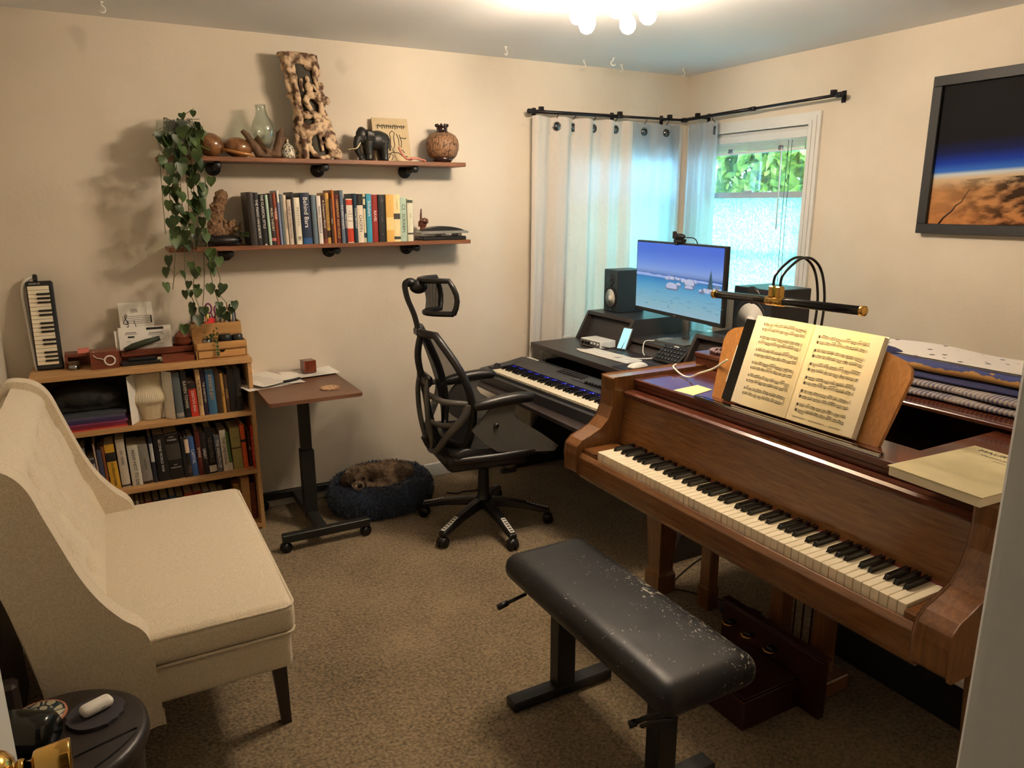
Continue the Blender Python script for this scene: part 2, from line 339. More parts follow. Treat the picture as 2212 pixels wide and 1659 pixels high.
m.box(DJ[1] - .012, DJ[1], YF - .075, YF - .045, 0, 2.04); m.box(DJ[1] + .005, DJ[1] + .07, YF, YF + .018, 0, 2.1, bev=.004); struct(m, 'trim_1')
# hall behind the camera, so that no daylight leaks in at the door
m = MB().mat('wall_paint'); m.box(XL, .0, -6.1, -6.0, 0, CH).box(-.9, -.8, -6.0, YF - T, 0, CH); struct(m, 'wall_hall')
# baseboards
m = MB().mat('trim_paint').box(XL, 0, -.014, 0, 0, .085, bev=.004); struct(m, 'baseboard_back')
m = MB().mat('trim_paint').box(-.014, 0, YF, -.014, 0, .085, bev=.004); struct(m, 'baseboard_right')
m = MB().mat('trim_paint').box(XL, XL + .014, YF, -.014, 0, .085, bev=.004); struct(m, 'baseboard_left')
# ---- windows
plain('sash_metal', (176, 184, 190), .5, .1); plain('blind_white', (214, 216, 214), .4, var=.02)
glass('clear_glass', (184, 196, 192), a=.03)
def frost(m, n, l, b):
    n.clear(); o = n.new('ShaderNodeOutputMaterial'); t = n.new('ShaderNodeBsdfTranslucent'); tp = n.new('ShaderNodeBsdfTransparent'); g = n.new('ShaderNodeBsdfGlossy'); g.inputs['Roughness'].default_value = .25
    mp = tc(n, l); vo = n.new('ShaderNodeTexNoise'); vo.inputs['Scale'].default_value = 75; vo.inputs['Detail'].default_value = 3; l.new(mp.outputs[0], vo.inputs['Vector'])
    r = n.new('ShaderNodeValToRGB'); r.color_ramp.elements[0].position = .38; r.color_ramp.elements[1].position = .6; r.color_ramp.elements[0].color = (.28, .42, .36, 1); r.color_ramp.elements[1].color = (.46, .58, .46, 1); l.new(vo.outputs['Fac'], r.inputs[0])
    l.new(r.outputs[0], t.inputs[0]); l.new(r.outputs[0], tp.inputs[0])
    x = n.new('ShaderNodeMixShader'); x.inputs[0].default_value = .45; l.new(t.outputs[0], x.inputs[1]); l.new(tp.outputs[0], x.inputs[2])
    y = n.new('ShaderNodeMixShader'); y.inputs[0].default_value = .05; l.new(x.outputs[0], y.inputs[1]); l.new(g.outputs[0], y.inputs[2]); l.new(y.outputs[0], o.inputs[0])
obj_mat('frosted_glass', frost)
def window(name, horiz):
    # local frame: u along the wall, built through a transform
    y0, y1, z0, z1 = W1 if horiz == 'y' else W2
    X = Matrix.Identity(4) if horiz == 'y' else Matrix(((0, 1, 0, 0), (1, 0, 0, 0), (0, 0, 1, 0), (0, 0, 0, 1)))
    root = thing(name, None, None, tuple(X @ Vector((0, (y0 + y1) / 2, z0)))); root['kind'] = 'structure'
    del_keys = [k for k in ('label', 'category') if k in root.keys()]
    def M_(): mb = MB(); mb.X = X; return mb
    # casing on the room side with stepped moulding
    m = M_().mat('trim_paint'); o = -.002
    for k, (w, d) in enumerate(((.065, .016), (.045, .024), (.022, .032))):
        m.box(o - d, o, y0 - w, y0, z0 - .0, z1 + w).box(o - d, o, y0 - .0, y1 + .0, z1, z1 + w)
        if y1 + w < -.02: m.box(o - d, o, y1, y1 + w, z0, z1 + w)
    m.box(-.06, .02, y0 - .09, y1 + .05, z0 - .025, z0, bev=.004); m.box(o - .012, o, y0 - .065, y1 + .03, z0 - .085, z0 - .025)
    m.build('casing', root)
    m = M_().mat('trim_paint'); m.box(0, T, y0, y0 + .018, z0, z1).box(0, T, y1 - .018, y1, z0, z1).box(0, T, y0, y1, z1 - .018, z1).box(0, T, y0, y1, z0, z0 + .018); m.build('window_frame', root)
    zr = 1.665
    def sash(nm, a, b, x0, gm):
        m = M_().mat('sash_metal'); w = .034; p, q = y0 + .018, y1 - .018
        m.box(x0, x0 + .028, p, p + w, a, b).box(x0, x0 + .028, q - w, q, a, b).box(x0, x0 + .028, p + w, q - w, a, a + w).box(x0, x0 + .028, p + w, q - w, b - w, b); s = m.build(nm, root)
        g = M_().mat(gm).box(x0 + .012, x0 + .016, p + w, q - w, a + w, b - w); g.build('glass_pane', s)
        return s
    sash('upper_sash', zr - .005, z1 - .018, .062, 'clear_glass'); s = sash('lower_sash', z0 + .018, zr + .03, .03, 'frosted_glass')
    m = M_().mat('sash_metal').box(.018, .032, (y0 + y1) / 2 - .035, (y0 + y1) / 2 + .035, zr + .028, zr + .04); m.build('sash_latch', s)
    m = M_().mat('sash_metal').box(.095, .11, y0 + .018, y1 - .018, 1.29, 1.335); m.build('storm_rail', root)
    return root
window('window_1', 'y'); window('window_2', 'x')
def blind(X, y0, y1, zt, label):
    root = thing('window_blind', label, 'blind', tuple(X @ Vector((.01, (y0 + y1) / 2, zt - .13))), group=None)
    def M_(): mb = MB(); mb.X = X; return mb
    M_().mat('blind_white').box(-.012, .028, y0, y1, zt - .042, zt).build('head_rail', root)
    m = M_().mat('blind_white')
    for k in range(9): m.box(-.012, .014, y0 + .01, y1 - .01, zt - .048 - k * .0052, zt - .0455 - k * .0052)
    m.build('slats', root); M_().mat('blind_white').box(-.012, .014, y0 + .01, y1 - .01, zt - .108, zt - .094).build('bottom_rail', root)
    m = M_().mat('steel')
    for f in (.35, .8): m.box(-.016, -.010, y1 + (y0 - y1) * f - .018, y1 + (y0 - y1) * f + .018, zt - .10, zt - .082).cyl((-.013, y1 + (y0 - y1) * f - .012, zt - .082), (-.013, y1 + (y0 - y1) * f + .012, zt - .082), .007, seg=8)
    m.build('clip', root)
    if label.startswith('raised white blind in the right'):
        m = M_().mat('dark_metal')
        for d in (.10, .125): m.tube([(-.012, y0 + d, zt - .05), (-.013, y0 + d + .004, zt - .5), (-.013, y0 + d - .004, zt - .9)], .0016, 5)
        m.build('pull_cord', root)
        M_().mat('blind_white').cyl((-.014, y0 + .17, zt - .05), (-.014, y0 + .165, zt - .55), .004, seg=6).build('tilt_wand', root)
IX = Matrix.Identity(4); SX = Matrix(((0, 1, 0, 0), (1, 0, 0, 0), (0, 0, 1, 0), (0, 0, 0, 1)))
blind(IX, W1[0] + .02, W1[1] - .02, 2.03, 'raised white blind in the right wall window, hanging cords'); blind(SX, W2[0] + .02, W2[1] - .02, 2.03, 'raised white blind behind the curtains in the back wall window')
# ---- outside
plain('stucco_out', (226, 226, 216), .9); plain('ground_out', (170, 168, 150), 1); plain('fence_wood', (150, 130, 105), .9)
MB().mat('ground_out').box(T, 9, -8, 9, -.35, -.3).box(-9, T, T + .02, 9, -.35, -.3).build('ground', kind='structure')
solo(MB().mat('stucco_out').box(2.9, 3.0, -4, 3.5, -.3, 1.72), 'garden_wall', 'pale garden wall standing outside beyond the right window', 'wall')
solo(MB().mat('stucco_out').box(-4, 2.6, 3.4, 3.5, -.3, 1.9), 'garden_wall', 'pale garden wall outside behind the curtained back window', 'wall')
def leafmat(name, c1, c2):
    def bld(m, n, l, b):
        g = n.new('ShaderNodeObjectInfo'); mp = tc(n, l); nz = n.new('ShaderNodeTexNoise'); nz.inputs['Scale'].default_value = 9; l.new(mp.outputs[0], nz.inputs['Vector'])
        r = n.new('ShaderNodeValToRGB'); r.color_ramp.elements[0].position = .35; r.color_ramp.elements[1].position = .62; r.color_ramp.elements[0].color = srgb(c1) + (1,); r.color_ramp.elements[1].color = srgb(c2) + (1,); l.new(nz.outputs['Fac'], r.inputs[0]); l.new(r.outputs[0], b.inputs['Base Color'])
        b.inputs['Roughness'].default_value = .45
        if 'out' in name:
            o = n['Material Output']; t = n.new('ShaderNodeBsdfTranslucent'); l.new(r.outputs[0], t.inputs[0]); x = n.new('ShaderNodeMixShader'); x.inputs[0].default_value = .4
            l.new(b.outputs[0], x.inputs[1]); l.new(t.outputs[0], x.inputs[2]); l.new(x.outputs[0], o.inputs[0])
    obj_mat(name, bld)
leafmat('leaf_out', (110, 140, 50), (190, 200, 80)); leafmat('leaf_plant', (34, 52, 24), (70, 92, 40)); plain('bark', (90, 72, 56), .9)
def tree(cx, cy, label, sp=(.5, 1.3, .75), zc=2.45, n=2600):
    root = thing('garden_tree', label, 'tree', (cx, cy, -.3)); r = random.Random(int(cx * 10))
    m = MB().mat('bark'); m.tube([(cx, cy, -.3), (cx + .05, cy + .03, 1.0), (cx, cy, zc)], [.09, .07, .04], 8)
    for k in range(6):
        a = r.uniform(0, 2 * PI); m.tube([(cx, cy, 1.2 + k * .15), (cx + math.cos(a) * sp[0] * .7, cy + math.sin(a) * sp[1] * .7, zc + r.uniform(-.2, .4))], [.03, .01], 6)
    m.build('trunk', root); m = MB().mat('leaf_out')
    for k in range(n):
        while True:
            u = Vector((r.uniform(-1, 1), r.uniform(-1, 1), r.uniform(-1, 1)))
            if .35 < u.length < 1: break
        p = Vector((cx + u.x * sp[0], cy + u.y * sp[1], zc + u.z * sp[2])); q = Euler((r.uniform(-1.2, 1.2), r.uniform(-1.2, 1.2), r.uniform(0, 6.28))).to_matrix(); s = r.uniform(.045, .095)
        m.add([p + q @ Vector(t) * s for t in ((-1, 0, 0), (0, -.45, .06), (1, 0, 0), (0, .45, .06))], [(0, 1, 2), (0, 2, 3)])
    m.build('foliage', root)
tree(1.7, .35, 'leafy bright green tree outside the upper pane of the right window', sp=(.5, 1.7, 1.15), zc=2.5, n=8500)
tree(2.58, .2, 'darker leafy tree further out behind the tree at the right window', sp=(.3, 2.0, 1.25), zc=2.6, n=6500)
tree(1.35, 2.62, 'leafy tree outside behind the curtained back window', sp=(1.6, .4, 1.0), zc=2.1, n=8500)
# ---- door leaf, opened against the left
root = thing('door_1', None, None, (-3.73, -3.23, 0)); root['kind'] = 'structure'
m = MB().mat('trim_paint').box(-3.745, -3.71, -3.63, -2.815, .01, 2.04, bev=.002)
m.build('door_leaf', root)
m = MB().mat('brass'); ky, kz = -2.957, .913
m.lathe([(.034, 0), (.034, .003), (.030, .010), (.020, .018), (.012, .020), (.012, .030)], (-3.71, ky, kz), (1, 0, 0), 28)
m.lathe([(.0135, .022), (.0150, .026), (.0135, .030)], (-3.71, ky, kz), (1, 0, 0), 20)
m.lathe([(.009, .03), (.010, .038), (.019, .041), (.0215, .045), (.0235, .080), (.0225, .083), (.0, .083)], (-3.71, ky, kz), (1, 0, 0), 28)
m.build('door_knob', root, label='shiny brass door knob')
# ---- ceiling hooks
def hook(x, y, k, lab):
    m = MB().mat('white_plastic', True); m.cyl((x, y, CH), (x, y, CH - .004), .009, seg=12)
    pts = [Vector((x, y, CH - .002)), Vector((x, y, CH - .012))]
    for i in range(9):
        a = math.radians(90 - i * 30); pts.append(Vector((x + math.cos(k) * .014 * math.cos(a), y + math.sin(k) * .014 * math.cos(a), CH - .028 + .014 * math.sin(a))))
    m.tube(pts, .003, 6); solo(m, 'ceiling_hook', lab, 'hook', 'white hooks screwed in the ceiling')
for a in ((-1.51, -.27, .5, 'white ceiling hook nearest above the round brown vase'), (-.93, -.15, .2, 'white ceiling hook above the left end of the curtain rod'), (-.82, -.29, 2.6, 'white ceiling hook standing further from the wall above the grey curtain'),
          (-.65, -.14, .3, 'white ceiling hook close to the wall above the curtain middle'), (-.22, -.2, 0, 'white ceiling hook in the room corner above both curtain rods'), (-3.40, -.28, .3, 'white ceiling hook at far left above the hanging plant')): hook(*a)
# ---- ceiling lamp with five bulbs
emis('bulb_glow', (255, 231, 203), LAMP); plain('lamp_cream', (226, 196, 150), .35, var=.03)
LC = (-1.76, -1.56)
root = thing('ceiling_lamp', 'cream ceiling lamp with five lit bare bulbs pointing down and outward', 'ceiling lamp', (LC[0], LC[1], 2.27))
m = MB().mat('lamp_cream', True); m.lathe([(.0, 2.34), (.03, 2.345), (.045, 2.37), (.10, 2.40), (.125, 2.425), (.13, 2.44)], (LC[0], LC[1], 0), seg=28); m.build('canopy', root)
for k in range(5):
    a = math.radians(-118 + 72 * k); d = Vector((math.cos(a) * .55, math.sin(a) * .55, -.83)).normalized(); p = Vector((LC[0] + math.cos(a) * .075, LC[1] + math.sin(a) * .075, 2.385))
    MB().mat('lamp_cream', True).lathe([(.018, 0), (.022, .01), (.022, .055), (.025, .062)], p, d, 18).build('bulb_socket', root)
    MB().mat('bulb_glow', True).lathe([(.014, .058), (.018, .07), (.028, .088), (.031, .105), (.026, .124), (.014, .135), (0, .138)], p, d, 18).build('light_bulb', root)
# ---- curtain rods
plain('rod_black', (26, 24, 30), .4, .4)
def rod(a, b, brackets, label, seg2):
    a = Vector(a); b = Vector(b); root = thing('curtain_rod', label, 'curtain rod', tuple((a + b) / 2)); d = (b - a).normalized(); n = Vector((0, 1, 0)) if abs(d.x) > .5 else Vector((1, 0, 0))
    m = MB().mat('rod_black', True); m.cyl(a, a + (b - a) * seg2, .0105, seg=14).cyl(a + (b - a) * seg2, b, .008, seg=14).cyl(a + (b - a) * seg2 - d * .02, a + (b - a) * seg2 + d * .02, .0125, seg=14); m.build('pole', root)
    for e, s in ((a, -1), (b, 1)): MB().mat('rod_black', True).lathe([(.0105, 0), (.014, .003), (.014, .03), (.011, .034), (0, .035)], e, d * s, 14).build('finial', root)
    for f in brackets:
        p = a + (b - a) * f; m = MB().mat('rod_black'); wall = p + n * (.1 if True else 0)
        m.cyl(p, p + n * (abs((p.y if n.y else p.x)) - .001), .005, seg=8); m.box(p.x - .012, p.x + .012, p.y - .012, p.y + .012, p.z + .006, p.z + .028); q = p + n * (abs((p.y if n.y else p.x)) - .003)
        m.box(q.x - (.012 if n.y else .003), q.x + (.012 if n.y else .003), q.y - (.003 if n.y else .012), q.y + (.003 if n.y else .012), q.z - .03, q.z + .03); m.build('bracket', root)
ZR = 2.155
rod((-1.235, -.085, 2.15), (-.10, -.085, ZR), (.05, .55, .9), 'black curtain rod along the back wall above the long white curtains', .55)
rod((-.10, -.105, ZR), (-.085, -1.235, 2.172), (.1, .985), 'black curtain rod along the right wall above the open window', .5)
# curtains: pleated sheets
cloth_tr('curtain_cloth', (224, 217, 207), .14, 0, 160); cloth_tr('curtain_sheer', (206, 212, 216), .5, .10, 140); plain('grommet', (120, 122, 122), .25, 1); 
def curtain(p0, p1, z0, z1, waves, amp, mat, label, grom, seed, hang=True, flare=0.0):
    p0 = Vector(p0).to_3d(); p1 = Vector(p1).to_3d(); d = (p1 - p0); L = d.length; d = d.normalized(); n = Vector((d.y, -d.x, 0)); r = random.Random(seed); ph = [r.uniform(-.5, .5) for _ in range(6)]
    root = thing('curtain', label, 'curtain', (p0.x + d.x * L / 2, p0.y + d.y * L / 2, z0), group=None)
    def fn(u, v):
        z = z1 + (z0 - z1) * v; s = u + .01 * math.sin(3 * v + ph[0]) ; w = amp * (.55 + .6 * v)
        off = w * (math.sin(2 * PI * waves * s + ph[1] + .5 * v * math.sin(4 * u + ph[3])) + .35 * math.sin(2 * PI * waves * 2.3 * s + ph[2] + v))
        p = p0 + d * (s * L * (1 - 0.0 * v) - flare * v * (1 - u)) + n * off; return (p.x, p.y, z + .004 * math.sin(9 * u * PI))
    m = MB().mat(mat, True).grid(fn, 110, 26); m.build('drape', root)
    m = MB().mat(mat, True).grid(lambda u, v: tuple(Vector(fn(u, v * .001)) + n * .0025 + Vector((0, 0, -.095 * v))), 110, 2); m.build('hem', root)
    for g in grom:
        q = Vector(fn(g, .0)); e1 = Vector(fn(g + .01, 0)) - Vector(fn(g - .01, 0)); nn = (Vector((e1.y, -e1.x, 0)).normalized() + n * 1.6).normalized(); c = Vector((q.x, q.y, z1 - .052)) + nn * .004
        mm = MB().mat('grommet', True).lathe([(.018, -.0015), (.020, .002), (.026, .002), (.0265, -.0015)], c, nn, 22); mm.mat('grommet').lathe([(.0185, -.0015), (.0185, .0018)], c, nn, 22); mm.build('grommet', root)
        mm = MB().mat('rod_black'); zz = ZR - .008; ty = Vector((q.x, -.085, 0)) if abs(d.x) > .5 else Vector((-.093, q.y, 0))
        mm.tube([(ty.x, ty.y, zz), (ty.x, ty.y, zz - .012), (q.x, q.y, z1 - .006)], .0025, 6); mm.build('hook', root)
curtain((-1.225, -.068), (-.50, -.068), .10, 2.128, 4.2, .026, 'curtain_cloth', 'long white curtain hanging left of the back wall window', (.23, .40, .60, .82), 3, flare=.05)
curtain((-.50, -.060), (-.105, -.060), .83, 2.125, 1.8, .014, 'curtain_sheer', 'sheer white curtain at the corner end of the back window', (.25, .7), 5)
curtain((-.075, -.125), (-.075, -.385), .80, 2.125, 2.0, .018, 'curtain_sheer', 'short white curtain gathered at the corner end of the right window', (.85,), 8)
# ---- framed print on the right wall
def print_mat(m, n, l, b):
    mp = tc(n, l); sep = n.new('ShaderNodeSeparateXYZ'); l.new(mp.outputs[0], sep.inputs[0])
    # base image: height z (0 bottom .. .65 top); y runs towards the viewer
    slope = n.new('ShaderNodeMath'); slope.operation = 'MULTIPLY_ADD'; slope.inputs[1].default_value = .04; l.new(sep.outputs['Y'], slope.inputs[0]); l.new(sep.outputs['Z'], slope.inputs[2])
    r = n.new('ShaderNodeValToRGB'); cr = r.color_ramp; cr.elements[0].position = 0; cr.elements[0].color = srgb((176, 116, 66)) + (1,); cr.elements[1].position = 1; cr.elements[1].color = srgb((20, 19, 20)) + (1,)
    for p, c in ((.17, (178, 130, 84)), (.222, (196, 172, 140)), (.240, (186, 200, 210)), (.254, (50, 104, 190)), (.290, (20, 54, 156)), (.335, (14, 24, 78)), (.39, (17, 17, 20))):
        e = cr.elements.new(p / .62); e.color = srgb(c) + (1,)
    dv = n.new('ShaderNodeMath'); dv.operation = 'DIVIDE'; dv.inputs[1].default_value = .62; l.new(slope.outputs[0], dv.inputs[0]); l.new(dv.outputs[0], r.inputs[0])
    # cloud streaks
    mp2 = tc(n, l, (1, 5, 11), (math.radians(-28), 0, 0)); nz = n.new('ShaderNodeTexNoise'); nz.inputs['Scale'].default_value = 2.6; nz.inputs['Detail'].default_value = 8; l.new(mp2.outputs[0], nz.inputs['Vector'])
    cr2 = n.new('ShaderNodeValToRGB'); cr2.color_ramp.elements[0].position = .42; cr2.color_ramp.elements[1].position = .62; cr2.color_ramp.elements[0].color = (.03, .022, .02, 1); cr2.color_ramp.elements[1].color = (1, 1, 1, 1); l.new(nz.outputs['Fac'], cr2.inputs[0])
    ms = n.new('ShaderNodeMath'); ms.operation = 'LESS_THAN'; ms.inputs[1].default_value = .215; l.new(slope.outputs[0], ms.inputs[0])
    # darkness grows to the right side (towards -y)
    dk = n.new('ShaderNodeMapRange'); dk.inputs['From Min'].default_value = .38; dk.inputs['From Max'].default_value = .10; dk.inputs['To Min'].default_value = .25; dk.inputs['To Max'].default_value = .95; l.new(sep.outputs['Y'], dk.inputs[0])
    fm = n.new('ShaderNodeMath'); fm.operation = 'MULTIPLY'; l.new(ms.outputs[0], fm.inputs[0]); l.new(dk.outputs[0], fm.inputs[1])
    mu = n.new('ShaderNodeMix'); mu.data_type = 'RGBA'; mu.blend_type = 'MULTIPLY'; l.new(fm.outputs[0], mu.inputs['Factor']); l.new(r.outputs[0], mu.inputs['A']); l.new(cr2.outputs[0], mu.inputs['B'])
    l.new(mu.outputs['Result'], b.inputs['Base Color']); b.inputs['Roughness'].default_value = .7; b.inputs['Specular IOR Level'].default_value = .15
obj_mat('space_print', print_mat); plain('frame_black', (30, 30, 31), .5, var=.1)
PY0, PY1, PZ0, PZ1 = -2.72, -1.73, 1.487, 2.195
root = thing('framed_print', 'black framed print of a planet horizon with blue rim and orange clouds', 'picture', (-.02, (PY0 + PY1) / 2, PZ0))
m = MB().mat('frame_black'); w = .045
m.box(-.045, -.004, PY0, PY1, PZ0, PZ0 + w, bev=.002).box(-.045, -.004, PY0, PY1, PZ1 - w, PZ1, bev=.002).box(-.045, -.004, PY0, PY0 + w, PZ0 + w, PZ1 - w, bev=.002).box(-.045, -.004, PY1 - w, PY1, PZ0 + w, PZ1 - w, bev=.002); m.build('frame', root)
pr = MB().mat('space_print').box(-.025, -.015, PY0 + w, PY1 - w, PZ0 + w, PZ1 - w)
pr.mat('ink').X = None
pts = [Vector((-.0255, y, z)) for y, z in ((-1.83, PZ0 + w), (-1.85, PZ0 + w + .03), (-1.885, PZ0 + w + .06), (-1.90, PZ0 + w + .085), (-1.925, PZ0 + w + .10), (-1.93, PZ0 + w + .115), (-1.955, PZ0 + w + .16))]
pr.tube([p for p in pts], [.004, .0035, .003, .0026, .002, .0017, .001], 5)
o = pr.build('print', root, base=True)
# ---- cable marks: thin crack above the curtain
# ================================================================== bookcase against the back wall
BX0, BX1, BYF, BYB, BH = -3.86, -2.935, -.275, -.02, .905
root = thing('bookcase', 'low pine bookcase with three book-filled shelves against the back wall', 'bookcase', ((BX0 + BX1) / 2, (BYF + BYB) / 2, 0))
MB().mat('pine').box(BX0, BX1, BYF - .008, BYB, BH - .026, BH, bev=.002).build('top_board', root)
for x in (BX0 + .004, BX1 - .022): MB().mat('pine').box(x, x + .018, BYF, BYB, 0, BH - .026).build('side_panel', root)
SH = [.632, .327, .03]
for z in SH: MB().mat('pine').box(BX0 + .022, BX1 - .022, BYF, BYB - .008, z - .02, z).build('shelf', root)
plain('backboard', (58, 44, 32), .8); MB().mat('backboard').box(BX0 + .022, BX1 - .022, BYB - .008, BYB, .0, BH - .026).build('back_panel', root)
BOOKC = {}
def bmat(c):
    k = 'book_%d_%d_%d' % c
    return plain(k, c, .45, var=.1, vs=40)
def book(x0, w, h, zb, yf, depth, c, label, lean=0, txt=None, tcol='white_ink', tsize=None, bands=(), group='books', page_top=True, ty=.5):
    """upright book, spine facing the room (-y); lean = sideways shift of the top"""
    m = MB(); sh = Matrix.Identity(4); sh[0][2] = 0
    ang = math.atan2(lean, h); m.X = Matrix.Translation((x0 + (w if lean > 0 else 0), yf, zb)) @ Matrix.Rotation(ang, 4, 'Y') @ Matrix.Translation((-(w if lean > 0 else 0), 0, 0))
    t = min(.0025, w * .18); cm = bmat(c); m.mat(cm)
    m.box(0, t, 0, depth, 0, h).box(w - t, w, 0, depth, 0, h)
    n = 6; pts = [(w * i / n, -.0035 * math.sin(PI * i / n)) for i in range(n + 1)]; m.prism(pts + [(w, t), (0, t)], 'z', 0, h)
    m.mat('paper_edge').box(t, w - t, t, depth - .004, .003, h - .004)
    for (a, b2, col) in bands:
        m.mat(bmat(col)); pts2 = [(w * i / n, -.0035 * math.sin(PI * i / n) - .0005) for i in range(n + 1)]; m.prism(pts2 + [(w, t / 2), (0, t / 2)], 'z', a * h, b2 * h)
    if txt:
        if isinstance(txt, str): txt = [(txt, ty, tsize, tcol, 'v')]
        for (s_, fy, sz, tc_, mode) in txt:
            L = sum(.62 if ch != ' ' else .35 for ch in s_)
            if mode == 'v': sz = sz or min(w * .75, h * .75 / max(L, 1)); m.mat(tc_).text(s_, sz, (w / 2, -.0045, h * fy), (0, 0, -1), (1, 0, 0))
            else: sz = sz or min(w * .9 / max(L, 1), .02); m.mat(tc_).text(s_, sz, (w / 2, -.0045, h * fy), (1, 0, 0), (0, 0, 1))
    o = m.build('book'); tag(o, label, 'book', group); return o
# --- lower wall shelf and upper wall shelf boards
SZU, SZL = 1.848, 1.436
def wall_shelf(z, x0, x1, label, bx):
    root = thing('wall_shelf', label, 'shelf', ((x0 + x1) / 2, -.1, z - .02))
    MB().mat('shelf_wood').box(x0, x1, -.20, -.001, z - .021, z, bev=.002).build('shelf_board', root)
    for x in bx:
        m = MB().mat('dark_metal', True); m.lathe([(.0, .0), (.036, .001), (.036, .006), (.019, .009), (.017, .03)], (x - .01, -.0005, z - .045), (0, -1, 0), 22)
        m.cyl((x - .01, -.02, z - .045), (x - .01, -.155, z - .038), .0125, seg=14).cyl((x - .01, -.075, z - .041), (x - .01, -.10, z - .04), .0165, seg=14)
        m.lathe([(.0165, 0), (.0185, .004), (.0185, .022), (.012, .027), (0, .028)], (x - .01, -.150, z - .038), (0, -1, 0), 16); m.build('pipe_bracket', root)
    return root
wall_shelf(SZU, -3.245, -1.722, 'upper reddish wood wall shelf holding carvings and vases', (-2.985, -2.475, -1.995))
wall_shelf(SZL, -3.245, -1.700, 'lower reddish wood wall shelf holding a row of books', (-2.965, -2.44, -2.0))
